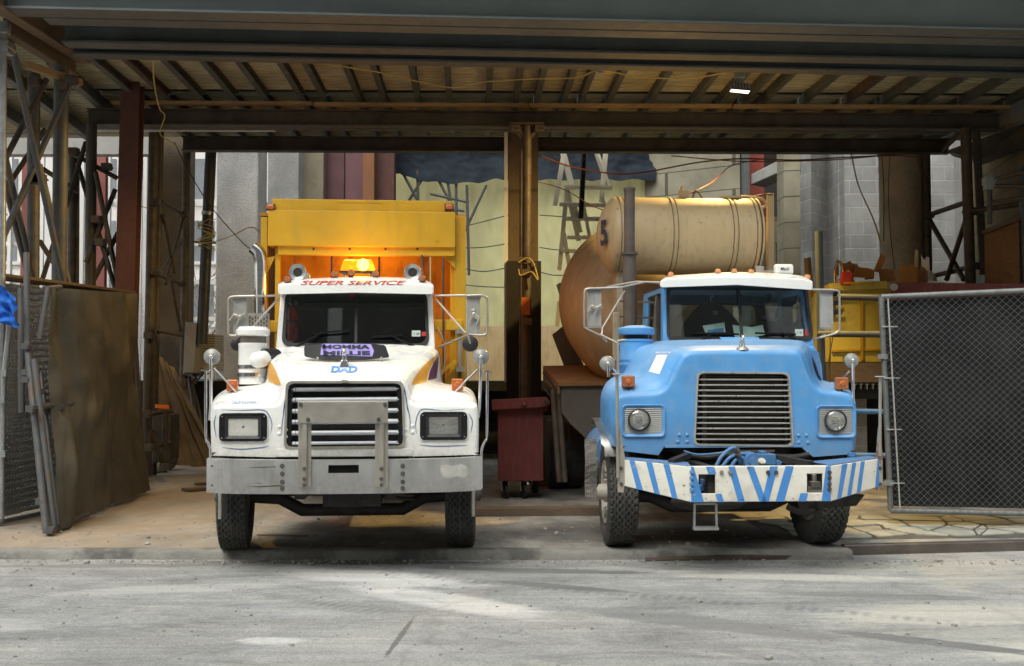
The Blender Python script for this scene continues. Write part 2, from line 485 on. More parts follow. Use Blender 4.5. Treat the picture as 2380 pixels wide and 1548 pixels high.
MT['red_ext'] = M('red_extinguisher', (.45, .02, .02), .3, 0, .05, 5, coat=.4)
MT['skin'] = M('skin', (.52, .32, .23), .55, 0, .08, 20)
MT['jacket'] = M('dark_jacket_cloth', (.015, .018, .024), .9, 0, .3, 10, .3, 40)
MT['greycloth'] = M('grey_shirt_cloth', (.25, .26, .25), .9, 0, .1, 20)
MT['hair'] = M('dark_hair', (.012, .010, .009), .7, 0, .3, 60, .5, 200)
MT['wire_y'] = M('yellow_cable', (.45, .38, .14), .6, 0, .1, 10)
MT['wire_r'] = M('red_brown_cable', (.14, .04, .03), .6, 0, .1, 10)
MT['wire_k'] = M('dark_cable', (.03, .03, .03), .6, 0, .1, 10)
MT['fender_metal'] = M('bent_bright_mudguard', (.45, .44, .42), .35, .9, .2, 4, .2, 10, dirt=(.2, .19, .17), ds=4, d0=.5, d1=.7)
MT['mudcake'] = M('concrete_caked_flap', (.20, .19, .175), .95, 0, .2, 8, 1.5, 22)
MT['rustplate'] = M('rusty_bumper_plate', (.40, .37, .31), .5, .4, .15, 4, .1, 30, dirt=(.25, .09, .025), ds=5, d0=.5, d1=.62, damt=.9)
MT['pale_bldg'] = M('pale_far_facade', (.82, .80, .79), .9, 0, .1, .3)
MT['mullion'] = M('white_window_frame', (.70, .70, .70), .5, 0, .05, 3)
MT['bark'] = M('grey_bark', (.25, .22, .2), .9, 0, .2, 4)
MT['farglass'] = M('far_window_glass', (.22, .24, .27), .2, 0, .2, .7)

def dust_and_glow_top(m, col, amt):
    """settled dust, or for the tank painted lamp glow, on faces that look up"""
    t = m.node_tree; N = t.nodes; L = t.links; b = N['Principled BSDF']
    g = N.new('ShaderNodeNewGeometry'); sp = N.new('ShaderNodeSeparateXYZ'); L.new(g.outputs['Normal'], sp.inputs[0])
    k = ramp(t, sp.outputs[2], [(.45, 0.0), (1.0, amt)])
    n = ramp(t, tex_noise(t, 5, 6, .65), [(.35, .45), (.65, 1.0)])
    k = mix(t, k, n, 1.0, 'MULTIPLY')
    src = b.inputs['Base Color'].links[0].from_socket
    L.new(mix(t, src, col, k), b.inputs['Base Color'])
dust_and_glow_top(MT['blue'], (.36, .50, .66), .6)
dust_and_glow_top(MT['tan_tank'], (.50, .33, .10), .5)  # golden lamp light on the tank top, put into its colour
def reflector():
    m = M('faceted_reflector', (.95,.94,.91), .2, .12, .03, 5, rvar=.03)
    t = m.node_tree; N = t.nodes; L = t.links
    v = N.new('ShaderNodeTexVoronoi'); v.inputs['Scale'].default_value = 40
    m.node_tree.nodes['Principled BSDF'].inputs['Metallic'].default_value = .45
    c = N.new('ShaderNodeTexCoord'); L.new(c.outputs['Object'], v.inputs['Vector'])
    bp = N.new('ShaderNodeBump'); bp.inputs['Strength'].default_value = .4; bp.inputs['Distance'].default_value = .01
    L.new(v.outputs['Distance'], bp.inputs['Height']); L.new(bp.outputs[0], N['Principled BSDF'].inputs['Normal'])
    return m
MT['reflector'] = reflector()
def road_spray(m, col, z0, z1, amt):
    """dried road spray on the lowest panels, broken by noise"""
    t = m.node_tree; N = t.nodes; L = t.links; b = N['Principled BSDF']
    c = N.new('ShaderNodeTexCoord'); sp = N.new('ShaderNodeSeparateXYZ'); L.new(c.outputs['Object'], sp.inputs[0])
    mr = N.new('ShaderNodeMapRange'); mr.inputs[1].default_value = z1; mr.inputs[2].default_value = z0
    L.new(sp.outputs[2], mr.inputs[0])
    ad = N.new('ShaderNodeMath'); ad.operation = 'MULTIPLY'
    n = ramp(t, tex_noise(t, 14, 8, .75), [(.35, .15), (.68, 1.0)])
    L.new(mr.outputs[0], ad.inputs[0]); L.new(n, ad.inputs[1])
    k = ramp(t, ad.outputs[0], [(0, 0.0), (1, amt)])
    src = b.inputs['Base Color'].links[0].from_socket
    L.new(mix(t, src, col, k), b.inputs['Base Color'])
road_spray(MT['white'], (.40, .37, .32), 1.0, 1.35, .65)
road_spray(MT['blue'], (.20, .22, .24), .95, 1.35, .6)
road_spray(MT['steel'], (.30, .28, .25), .68, .92, .7)
road_spray(MT['whitepaintflat'], (.42, .38, .32), .6, .85, .55)

def dented(m, sc, st):
    t = m.node_tree; N = t.nodes; L = t.links; b = N['Principled BSDF']
    h = tex_noise(t, sc, 2, .4)
    bp = N.new('ShaderNodeBump'); bp.inputs['Strength'].default_value = st; bp.inputs['Distance'].default_value = .06
    L.new(h, bp.inputs['Height'])
    if b.inputs['Normal'].links: L.new(b.inputs['Normal'].links[0].from_socket, bp.inputs['Normal'])
    L.new(bp.outputs[0], b.inputs['Normal'])
dented(MT['steel'], 3.2, .35)
dented(MT['whitepaintflat'], 5, .3)
dented(MT['yellow'], 2.2, .4)
dented(MT['tan_tank'], 1.8, .3)
# ================================================================ ground
def ground_mat():
    m = bpy.data.materials.new('worn_street_surface')
    t, N, L, b = nt(m)
    c = N.new('ShaderNodeTexCoord'); V = c.outputs['Object']
    base = ramp(t, tex_noise(t, .55, 8, .62, V, dist=.6), [(.28, (.24,.245,.245)), (.5, (.32,.325,.322)), (.72, (.40,.40,.39))])
    st = ramp(t, tex_noise(t, 1.1, 7, .7, V, (.7, 1.5, 1), dist=1.4), [(.34, .72), (.50, 1.0), (.68, 1.18)])
    base = mix(t, base, st, 1.0, 'MULTIPLY')
    agg = ramp(t, tex_noise(t, 55, 4, .8, V), [(.30, .66), (.5, 1.0), (.74, 1.4)])
    base = mix(t, base, agg, 1.0, 'MULTIPLY')
    # sandy worn patches toward the right
    sx = N.new('ShaderNodeSeparateXYZ'); L.new(V, sx.inputs[0])
    gx = N.new('ShaderNodeMapRange'); gx.inputs[1].default_value = .6; gx.inputs[2].default_value = 4.6
    L.new(sx.outputs[0], gx.inputs[0])
    n1 = tex_noise(t, .75, 9, .68, V, (.7, 1.5, 1), dist=.8)
    ad = N.new('ShaderNodeMath'); ad.operation = 'MULTIPLY_ADD'; ad.inputs[1].default_value = .17
    L.new(gx.outputs[0], ad.inputs[0]); L.new(n1, ad.inputs[2])
    k = ramp(t, ad.outputs[0], [(.60, 0.0), (.68, .7)])
    base = mix(t, base, (.45, .44, .40), k)
    # white powder spill, two streaks
    def spill(px, py, rot, sx_, sy_, base, colr, lo, hi, namt=1.05):
        mp = N.new('ShaderNodeMapping'); mp.vector_type = 'TEXTURE'
        mp.inputs['Location'].default_value = (px, py, 0); mp.inputs['Rotation'].default_value = (0, 0, R(rot)); mp.inputs['Scale'].default_value = (sx_, sy_, 50)
        L.new(V, mp.inputs[0])
        g = N.new('ShaderNodeTexGradient'); g.gradient_type = 'SPHERICAL'; L.new(mp.outputs[0], g.inputs[0])
        nn = tex_noise(t, 2.3, 10, .8, V, (.8, 1.9, 1), dist=.9)
        mm = N.new('ShaderNodeMath'); mm.operation = 'MULTIPLY_ADD'; mm.inputs[1].default_value = namt
        L.new(nn, mm.inputs[0]); L.new(g.outputs['Fac'], mm.inputs[2])
        kk = ramp(t, mm.outputs[0], [(lo, 0.0), (hi, 1.0)])
        return mix(t, base, colr, kk)
    base = spill(-1.25, 10.15, -22, 1.25, .42, base, (.60, .60, .59), .58, 1.5)
    base = spill(-.55, 9.1, -38, 1.5, .38, base, (.55, .55, .54), .70, 1.5)
    base = spill(-1.65, 7.75, 0, .35, .16, base, (.55, .55, .54), .80, 1.4)
    base = spill(3.55, 8.6, 5, 1.9, .55, base, (.50, .49, .445), .78, 1.15)
    base = spill(3.9, 7.4, -5, 1.3, .55, base, (.53, .52, .47), .76, 1.1)
    base = spill(2.6, 10.15, -4, 1.7, .28, base, (.48, .475, .44), .80, 1.2)
    # damp, oily strip near the kerb
    base = spill(-1.7, 10.95, 0, 2.6, .22, base, (.15, .15, .145), .8, 1.35)
    base = spill(.3, 10.5, -8, 1.6, .22, base, (.17, .175, .175), .85, 1.3)
    base = spill(-2.9, 9.6, 12, 1.5, .30, base, (.43, .43, .42), .80, 1.3)
    base = spill(-4.4, 8.3, -10, 1.6, .5, base, (.42, .42, .41), .82, 1.3)
    base = spill(1.4, 8.3, -30, 1.7, .32, base, (.24, .243, .243), .84, 1.25)
    base = spill(.4, 9.7, -24, 1.1, .16, base, (.17, .175, .178), .86, 1.25)
    base = spill(3.1, 9.3, -6, 1.4, .20, base, (.24, .242, .24), .86, 1.2)
    base = spill(2.9, 7.7, -28, 1.2, .18, base, (.20, .202, .202), .86, 1.2)
    base = spill(-.78, 7.9, 86, .9, .035, base, (.17, .17, .165), .80, 1.25)
    base = spill(-.35, 10.6, -4, .8, .10, base, (.17, .17, .165), .84, 1.2)
    base = spill(-3.6, 10.75, 2, 2.4, .16, base, (.23, .23, .22), .84, 1.25)
    # block-tread tyre tracks: chevron ribs inside long soft bands
    for (tx, ty, trot, tl, tw_) in ((-1.9, 9.3, -34, 3.2, .16), (-1.1, 8.7, -34, 3.0, .16), (.7, 9.5, -24, 3.4, .17), (1.5, 9.1, -24, 3.4, .17), (-4.0, 9.2, 62, 2.4, .16)):
        mp2 = N.new('ShaderNodeMapping'); mp2.vector_type = 'TEXTURE'
        mp2.inputs['Location'].default_value = (tx, ty, 0); mp2.inputs['Rotation'].default_value = (0, 0, R(trot)); mp2.inputs['Scale'].default_value = (tl, tw_, 50)
        L.new(V, mp2.inputs[0])
        g2 = N.new('ShaderNodeTexGradient'); g2.gradient_type = 'SPHERICAL'; L.new(mp2.outputs[0], g2.inputs[0])
        wv = N.new('ShaderNodeTexWave'); wv.inputs['Scale'].default_value = 11; wv.inputs['Distortion'].default_value = 2.5; wv.inputs['Detail'].default_value = 2
        L.new(mp2.outputs[0], wv.inputs['Vector'])
        m2 = N.new('ShaderNodeMath'); m2.operation = 'MULTIPLY'
        gk = ramp(t, g2.outputs['Fac'], [(.15, 0.0), (.6, 1.0)])
        L.new(gk, m2.inputs[0]); L.new(wv.outputs['Fac'], m2.inputs[1])
        m3 = N.new('ShaderNodeMath'); m3.operation = 'MULTIPLY'; L.new(m2.outputs[0], m3.inputs[0]); L.new(ramp(t, tex_noise(t, 3, 5, .6, V), [(.4, .1), (.62, .65)]), m3.inputs[1])
        base = mix(t, base, (.17, .172, .17), m3.outputs[0])
    # cracks
    vo = N.new('ShaderNodeTexVoronoi'); vo.feature = 'DISTANCE_TO_EDGE'; vo.inputs['Scale'].default_value = .33
    nz = N.new('ShaderNodeTexNoise'); nz.inputs['Scale'].default_value = 1.3; nz.inputs['Detail'].default_value = 6
    L.new(V, nz.inputs['Vector'])
    vm = N.new('ShaderNodeVectorMath'); vm.operation = 'MULTIPLY_ADD'; vm.inputs[1].default_value = (.9, .9, 0)
    L.new(nz.outputs['Color'], vm.inputs[0]); L.new(V, vm.inputs[2]); L.new(vm.outputs[0], vo.inputs['Vector'])
    ck = ramp(t, vo.outputs['Distance'], [(0.002, .55), (.010, 1.0)])
    base = mix(t, base, ck, .3, 'MULTIPLY')
    # tyre tracks: fine oblique ribs broken by noise
    mp = N.new('ShaderNodeMapping'); mp.inputs['Rotation'].default_value = (0, 0, R(28)); mp.inputs['Scale'].default_value = (.25, 5.5, 1)
    L.new(V, mp.inputs[0])
    tn = tex_noise(t, 1.6, 3, .5, mp.outputs[0], None, dist=.3)
    tk = ramp(t, tn, [(.38, .88), (.52, 1.0), (.66, 1.08)])
    base = mix(t, base, tk, .8, 'MULTIPLY')
    ag2 = ramp(t, tex_noise(t, 24, 7, .8, V), [(.30, .80), (.5, 1.0), (.72, 1.2)])
    base = mix(t, base, ag2, 1.0, 'MULTIPLY')
    L.new(base, b.inputs['Base Color'])
    b.inputs['Roughness'].default_value = .88
    h1 = tex_noise(t, 42, 6, .75, V); h2 = tex_noise(t, 2.2, 6, .6, V)
    hm = N.new('ShaderNodeMath'); hm.operation = 'MULTIPLY_ADD'; hm.inputs[1].default_value = 2.5
    L.new(h2, hm.inputs[0]); L.new(h1, hm.inputs[2])
    bp = N.new('ShaderNodeBump'); bp.inputs['Strength'].default_value = .8; bp.inputs['Distance'].default_value = .02
    L.new(hm.outputs[0], bp.inputs['Height']); L.new(bp.outputs[0], b.inputs['Normal'])
    return m

def yard_mat():
    m = bpy.data.materials.new('yard_concrete')
    t, N, L, b = nt(m)
    c = N.new('ShaderNodeTexCoord'); V = c.outputs['Object']
    base = ramp(t, tex_noise(t, .7, 8, .65, V, dist=.8), [(.34, (.17,.167,.155)), (.52, (.27,.265,.245)), (.7, (.35,.34,.31))])
    st = ramp(t, tex_noise(t, 3, 8, .7, V, (1, .4, 1)), [(.38, .7), (.62, 1.15)])
    base = mix(t, base, st, 1.0, 'MULTIPLY')
    agg = ramp(t, tex_noise(t, 70, 3, .8, V), [(.35, .75), (.7, 1.3)])
    base = mix(t, base, agg, .8, 'MULTIPLY')
    # warm lamp glow over the left bay floor, painted into its colour
    sx = N.new('ShaderNodeSeparateXYZ'); L.new(V, sx.inputs[0])
    gx = N.new('ShaderNodeMapRange'); gx.inputs[1].default_value = -1.6; gx.inputs[2].default_value = -4.0
    L.new(sx.outputs[0], gx.inputs[0])
    n1 = tex_noise(t, 1.2, 7, .65, V)
    ad = N.new('ShaderNodeMath'); ad.operation = 'MULTIPLY_ADD'; ad.inputs[1].default_value = .35
    L.new(gx.outputs[0], ad.inputs[0]); L.new(n1, ad.inputs[2])
    base = mix(t, base, (.36, .27, .18), ramp(t, ad.outputs[0], [(.55, 0.0), (.9, .65)]))
    # darker ground under and between the trucks
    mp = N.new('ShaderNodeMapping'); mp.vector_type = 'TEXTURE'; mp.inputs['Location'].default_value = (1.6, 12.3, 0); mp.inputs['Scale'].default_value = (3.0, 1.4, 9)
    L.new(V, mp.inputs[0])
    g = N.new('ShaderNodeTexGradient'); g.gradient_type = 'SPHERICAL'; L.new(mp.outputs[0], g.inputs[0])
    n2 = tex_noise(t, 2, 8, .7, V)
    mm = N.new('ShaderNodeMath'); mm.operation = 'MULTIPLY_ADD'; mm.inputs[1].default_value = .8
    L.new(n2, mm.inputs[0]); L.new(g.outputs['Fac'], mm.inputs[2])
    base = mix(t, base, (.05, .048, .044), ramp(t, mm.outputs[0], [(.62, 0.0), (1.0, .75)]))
    L.new(base, b.inputs['Base Color'])
    b.inputs['Roughness'].default_value = .88
    h1 = tex_noise(t, 30, 7, .7, V)
    bp = N.new('ShaderNodeBump'); bp.inputs['Strength'].default_value = .6; bp.inputs['Distance'].default_value = .02
    L.new(h1, bp.inputs['Height']); L.new(bp.outputs[0], b.inputs['Normal'])
    return m

KX = 3.35
def kerb_y(x):
    return 11.25 if x < KX else 11.42 + (x-KX)*.14
m = MB()
def road_z(x, y):
    return -.085 + .012*noise.noise(Vector((x*.4, y*.4, 0))) - .010*max(0, 9.5-y)*.2
xs = [-60, -20] + [-8+i*.25 for i in range(65)] + [20, 60]
ys = [-60, -20, 0] + [5+i*.2 for i in range(32)] + [11.3, 12.9]
V = [[m.bm.verts.new((x, y, road_z(x, y) if 5 <= y <= 11.2 and -9 < x < 9 else -.085)) for y in ys] for x in xs]
for i in range(len(xs)-1):
    for j in range(len(ys)-1):
        m.bm.faces.new((V[i][j], V[i+1][j], V[i+1][j+1], V[i][j+1]))
struct(m.build('road', ground_mat(), smooth=60))

m = MB()
xs = [-60, -14] + [-9+i*.06 for i in range(207)] + [KX]
rnd = random.Random(3)
front = []
for x in xs:
    n_ = noise.noise(Vector((x*2.2, 0, 0)))*.025 + noise.noise(Vector((x*9, 3, 0)))*.012
    front.append((x, n_))
A = [m.bm.verts.new((x, 11.09+n_, -.13)) for x, n_ in front]
B = [m.bm.verts.new((x, 11.10+n_*.8, -.02+n_*.5)) for x, n_ in front]
C_ = [m.bm.verts.new((x, 11.125+n_*.8, .004+n_*.25)) for x, n_ in front]
D = [m.bm.verts.new((x, 11.28, .006)) for x, n_ in front]
for a, b_ in ((A, B), (B, C_), (C_, D)):
    for i in range(len(xs)-1):
        m.bm.faces.new((a[i], a[i+1], b_[i+1], b_[i]))
MT['kerb'] = M('chipped_kerb_concrete', (.22, .215, .195), .9, 0, .25, 2, 1.0, 18, dirt=(.075, .072, .068), ds=2.2, d0=.46, d1=.6)
struct(m.build('kerb', MT['kerb'], smooth=50))

m = MB()
m.prism([(-60, 11.27, 0), (KX, 11.27, 0), (KX, kerb_y(KX)+.1, 0), (9, kerb_y(9)+.1, 0), (60, 19, 0), (60, 90, 0), (-60, 90, 0)], (0, 0, -.3))
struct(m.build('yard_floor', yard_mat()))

# steel-faced kerb on the right
m = MB()
p, q = Vector((KX, 11.36, 0)), Vector((10, kerb_y(10), 0))
d = (q-p).normalized(); nrm = Vector((d.y, -d.x, 0))
prof = [(-.07, .0), (.0, .0), (.012, -.012), (.014, -.16), (-.07, -.16)]
m.prism([p + nrm*a + Vector((0,0,b_+.022)) for a, b_ in prof], q-p)
struct(m.build('steel_kerb', MT['kerbsteel'] if 'kerbsteel' in MT else M('dark_worn_steel_kerb', (.16,.135,.12), .42, .7, .3, 2, .1, 30, dirt=(.24,.22,.18), ds=3, d0=.5, d1=.7), bevel=.006))
m = MB()
m.prism([(1.3, 11.02, -.05), (KX-.02, 11.2, -.01), (KX-.02, 11.14, -.03), (1.3, 10.99, -.07)], (0, 0, -.08))
struct(m.build('kerb_rail', M('rusty_rail', (.12,.09,.07), .6, .5, .3, 4), bevel=.004))

# crazy paving strip on the right
def crazy():
    mb = MB()
    rnd = random.Random(5)
    cols, rows = 15, 4
    P = {}
    for i in range(cols+1):
        for j in range(rows+1):
            x = 2.95 + i*.42 + (rnd.random()-.5)*.26; y = 11.95 + i*.035 + j*.40 + (rnd.random()-.5)*.24
            P[i, j] = Vector((x, y, 0))
    for i in range(cols):
        for j in range(rows):
            q = [P[i,j], P[i+1,j], P[i+1,j+1], P[i,j+1]]
            if rnd.random() < .35:
                sets = [[q[0], q[1], q[2]], [q[0], q[2], q[3]]]
            else: sets = [q]
            for s_ in sets:
                c = sum(s_, Vector())/len(s_)
                k = .90 if len(s_) == 4 else .84
                r_ = rpoly([((c+(v-c)*k).x, (c+(v-c)*k).y) for v in s_], .05, 2)
                h = .010+rnd.random()*.016
                mb.prism([(x, y, .0) for x, y in r_], (0, 0, h))
    return mb
m = MB(); m.prism([(2.8,11.8,0),(9.2,12.3,0),(9.2,14.1,0),(2.8,13.7,0)], (0,0,.004)); struct(m.build('paving_bed', M('dark_joint_dirt', (.09,.085,.075), .95, 0, .3, 4, .5, 20)))
struct(crazy().build('crazy_paving', M('pale_flagstone', (.34, .34, .29), .85, 0, .3, 1.2, .5, 20, dirt=(.19,.185,.165), ds=2.5, d0=.5, d1=.65), bevel=.006))

# ================================================================ overhead deck
def ibeam(name, label, p, q, h, fw, mat, tf=.022, tw=.016, group=None, cat='beam'):
    """I-section; p and q are the middle of the underside"""
    p, q = Vector(p), Vector(q)
    d = (q-p).normalized(); a = Vector((d.y, -d.x, 0)).normalized()
    prof = [(-fw/2,0),(fw/2,0),(fw/2,tf),(tw/2,tf),(tw/2,h-tf),(fw/2,h-tf),(fw/2,h),(-fw/2,h),(-fw/2,h-tf),(-tw/2,h-tf),(-tw/2,tf),(-fw/2,tf)]
    m = MB().prism([p + a*x + Vector((0,0,z)) for x, z in prof], q-p)
    o = m.build(name, mat)
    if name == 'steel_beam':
        MB().prism([p + a*x + Vector((0,0,z)) for x, z in ((-fw/2+.002,-.006),(fw/2-.002,-.006),(fw/2-.002,-.001),(-fw/2+.002,-.001))], q-p).build('flange_bounce_strip', MT['flange'], o)  # underside strip toned for light bounced up from the ground
    return tag(o, label, cat, group)
GB = 'steel beams of the overhead deck'
ZB = 5.8
def bline(x0, y0, x1, y1, z, ext0=0, ext1=0):
    p, q = atz(x0, y0, z), atz(x1, y1, z)
    d = (q-p).normalized()
    return p - d*ext0, q + d*ext1
def gbeam(label, x0, y0, x1, y1, z, h, fw, mat, e0=0, e1=0, **k):
    p, q = bline(x0, y0, x1, y1, z, e0, e1)
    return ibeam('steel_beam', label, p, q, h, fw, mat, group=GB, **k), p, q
B1, p1, q1 = gbeam('grey blue girder toned as skylit along the very front edge of the deck', 0, 27, 2380, 79, ZB, .75, .30, MT['beam_front'], 1.5, 2.5)
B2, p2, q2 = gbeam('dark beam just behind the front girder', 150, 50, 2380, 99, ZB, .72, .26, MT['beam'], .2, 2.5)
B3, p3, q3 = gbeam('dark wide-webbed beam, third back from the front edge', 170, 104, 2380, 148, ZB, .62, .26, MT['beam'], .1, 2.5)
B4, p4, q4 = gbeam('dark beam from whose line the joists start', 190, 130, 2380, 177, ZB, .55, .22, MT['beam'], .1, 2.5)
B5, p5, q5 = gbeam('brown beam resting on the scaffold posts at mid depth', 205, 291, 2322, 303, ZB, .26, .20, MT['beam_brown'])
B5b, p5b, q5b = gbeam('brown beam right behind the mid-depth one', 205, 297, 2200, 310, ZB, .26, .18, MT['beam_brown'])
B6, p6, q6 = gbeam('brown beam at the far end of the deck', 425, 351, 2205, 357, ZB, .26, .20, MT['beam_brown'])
for j, (bp_, bq_, h_) in enumerate(((p5, q5, .26),)):
    pass
# rear extension of far beam with open end
# corrugated deck sheets
def deck(name, y0, y1, x0, x1, z, pitch=.16, amp=.028, skew=0.0):
    mb = MB()
    n = int((y1-y0)/pitch)
    prof = []
    for i in range(n):
        y = y0+i*pitch
        prof += [(y, 0), (y+pitch*.4, 0), (y+pitch*.5, -amp*2), (y+pitch*.9, -amp*2)]
    prof.append((y0+n*pitch, 0))
    nx = 6
    V = [[mb.bm.verts.new((x0+(x1-x0)*k/nx + skew*(y-y0), y + .022*(x0+(x1-x0)*k/nx), z+dz)) for k in range(nx+1)] for y, dz in prof]
    for i in range(len(prof)-1):
        for k in range(nx):
            mb.bm.faces.new((V[i][k], V[i][k+1], V[i+1][k+1], V[i+1][k]))
    return mb
dk = thing('deck_roof', 'wide corrugated sheet deck overhead with dark joists under it, spanning both bays', 'deck')
deck('sheet', 11.9, 18.25, -11, 9.5, 6.42).build('front_sheet', MT['deck'], dk)
deck('sheet', 18.45, 21.95, -11, 9.2, 6.42).build('rear_sheet', MT['deck'], dk)
m = MB()
m.box(-11, 9.5, 11.7, 18.15, 6.62, 6.70); m.box(-11, 9.2, 18.5, 21.95, 6.62, 6.70)
m.build('top_boards', MT['plank_dark'], dk)
# pieces that partly close the light gap
m = MB()
for a, b_ in ((-11,-5.9),(-5.4,-4.6),(-4.3,-3.4),(-2.9,.0),(.5,.85),(1.25,1.6),(2.05,2.3),(2.7,3.6),(3.75,4.4),(4.8,5.2),(5.9,9.2)):
    m.box(a, b_, 18.05, 18.75, 6.56, 6.58)
m.build('gap_board', MT['plank_dark'], dk)
jx = [207,288,378,468,552,649,708,800,866,955,1038,1140,1212,1266,1336,1381,1453,1559,1670,1740,1798,1846,1950,2057,2148,2247,2346,2460]
for px in jx:
    py = 128 + .0215*(px-190) + 8
    p = atz(px, py, 6.22)
    q = Vector((p.x - .035*(18.3-p.y), 18.3 + .02*p.x, 6.22))
    mb = MB()
    d = (q-p).normalized(); a = Vector((d.y, -d.x, 0))
    for e0, e1 in ((p, q), (Vector((q.x-.01, 18.42+.02*q.x, 6.22)), Vector((q.x-.11, 22.1, 6.22)))):
        mb.prism([e0 + a*x + Vector((0,0,z)) for x, z in ((-.045,0),(.045,0),(.045,.015),(-.03,.015),(-.03,.13),(.045,.13),(.045,.145),(-.045,.145))], e1-e0)
    mb.build('joist', MT['beam'] if px not in (288, 2057) else MT['rust'], dk)
# left extension joists
for k in range(4):
    x = -6.5-k*.9
    mb = MB().prism([Vector((x, 15.6, 6.1)) + Vector((a_, 0, z_)) for a_, z_ in ((-.06,0),(.06,0),(.06,.02),(-.045,.02),(-.045,.3),(-.06,.3))], (-.5, 5.2, 0))
    mb.build('joist', MT['beam'], dk)
# timber boards lying under the deck edge (orange brown strip)
gtb = 'long boards tied under the deck above the mid beam'
for lab, x0, x1, y0 in (('long brown board tied under the deck, leftmost of the row', 262, 726, 239), ('long brown board tied under the deck, second of the row from the left', 730, 1226, 243), ('long brown board tied under the deck right of the middle post', 1230, 1700, 245), ('long brown board tied under the deck, rightmost of the row', 1704, 2345, 247)):
    p, q = at(x0, y0, 18.0), at(x1, y0+ (x1-x0)*.004, 18.1)
    tag(MB().bar(p, q, .13, .05).build('timber_board', MT['plank'], bevel=.004), lab, 'board', gtb)
tag(MB().bar(at(205,303,18.62), at(640,303,18.62), .10,.03).build('timber_board', MT['mullion']), 'thin pale strip showing under the left end of the mid beam', 'strip')

# left side girders
def girder(p, q, wd, h, mat): return MB().bar(p, q, wd, h)
o = ibeam('side_girder', 'brown side girder running back from the upper left corner', at(-20, 12, 12.0), at(198, 148, 15.3), .3, .16, MT['plank_dark'], tf=.03, tw=.05); tag(o, o['label'], 'girder')
o = ibeam('side_girder', 'lower brown side girder ending at the scaffold post top, upper left', at(20, 84, 13.2), at(172, 176, 15.6), .22, .14, MT['plank_dark'], tf=.03, tw=.05); tag(o, o['label'], 'girder')
o = MB().bar(at(60, 150, 13.9), at(186, 192, 15.2), .09, .09).build('timber_beam', MT['plank'], bevel=.004); tag(o, 'short square timber with a bright sawn end beside the left post tops', 'timber')
for lab, x0, y0, x1, y1, Y, w_ in (('pale concrete beam high behind the left scaffold', -60, 283, 206, 285, 21.5, .55), ('lower pale concrete beam behind the left scaffold', -60, 338, 400, 338, 24, .45), ('highest pale concrete beam behind the left scaffold, upper left', -60, 208, 170, 210, 19.2, .35)):
    o = MB().bar(at(x0, y0, Y), at(x1, y1, Y), .3, w_, up=(0,0,1)).build('concrete_beam', MT['concrete_smooth'], bevel=.01); tag(o, lab, 'beam')

# ================================================================ scaffold
def clamp(mb, c, r=.05):
    mb.bx(c, (r*2.6, r*2.4, r*2.0)); c = Vector(c)
    mb.cyl(c+Vector((r*1.1,-r*2,0)), c+Vector((r*1.1,r*2,0)), r*.3, n=6)
def frame_tower(label, posts, braces, mat, r=.045, cat='scaffold', name='scaffold_tower', clamps=()):
    t = thing(name, label, cat, group=None)
    for (x0, y0, x1, y1, Y, rr) in posts:
        q = at(x1, y1, Y)
        MB().cyl(at(x0, y0, Y), q, rr, n=16).build('post', mat, t, smooth=40)
    for b_ in braces:
        x0, y0, Y0, x1, y1, Y1 = b_[:6]
        mm = b_[6] if len(b_) > 6 else mat
        MB().cyl(at(x0, y0, Y0), at(x1, y1, Y1), r*.8, n=10).build('brace', mm, t, smooth=40)
    for (x, y, Y) in clamps:
        m = MB(); clamp(m, at(x, y, Y), .055); m.build('clamp', MT['rust'], t)
    return t
frame_tower('tall grey pipe scaffold tower with crossed braces, nearest of the left towers',
    [(143, 155, 131, 1205, 14.8, .095), (79, 165, 74, 1180, 15.5, .085)],
    [(166,190,14.7, -40,660,14.0), (27,103,13.6, 149,665,14.6), (-5,290,13.8, 81,660,15.2), (108,185,15.4, -30,450,14.2), (92,383,14.9, 167,690,15.0), (60,440,14.6, 0,560,14.2), (10,420,14.4, 60,620,15.0)],
    MT['galv_dark'], .05, clamps=[(86,418,14.5),(146,200,14.65),(82,190,15.3),(165,186,14.6),(92,415,14.5),(14,103,13.4)])
frame_tower('darker scaffold tower behind the first one, in front of the bright windows',
    [(172, 350, 168, 1130, 18.2, .09), (213, 290, 206, 1120, 17.9, .085)],
    [(167,356,18, 272,414,18), (99,392,17.8, 182,446,18), (200,330,18, 95,660,17.6), (180,380,18.1, 268,670,17.8), (268,440,18, 200,610,17.8), (222,400,17.8, 275,660,17.8), (275,540,17.9, 218,650,17.9), (105,300,17.8, 0,460,17.4), (92,560,17.5, 150,650,17.5)],
    MT['beam_brown'], .05, clamps=[(233,563,17.8),(248,388,18),(172,352,18),(225,510,17.8)])
t = thing('scaffold_pole', 'pale galvanised scaffold pole at the left edge of the photo', 'pole')
MB().cyl(at(6, 60, 13.0), at(-2, 1215, 12.9), .052, n=16).build('pole', MT['galv'], t, smooth=40)
m = MB(); clamp(m, at(8, 112, 13), .07); m.build('clamp', MT['galv'], t)
MB().bx(at(6,66,13), (.16,.12,.14)).build('pole_head', MT['galv'], t, bevel=.01)

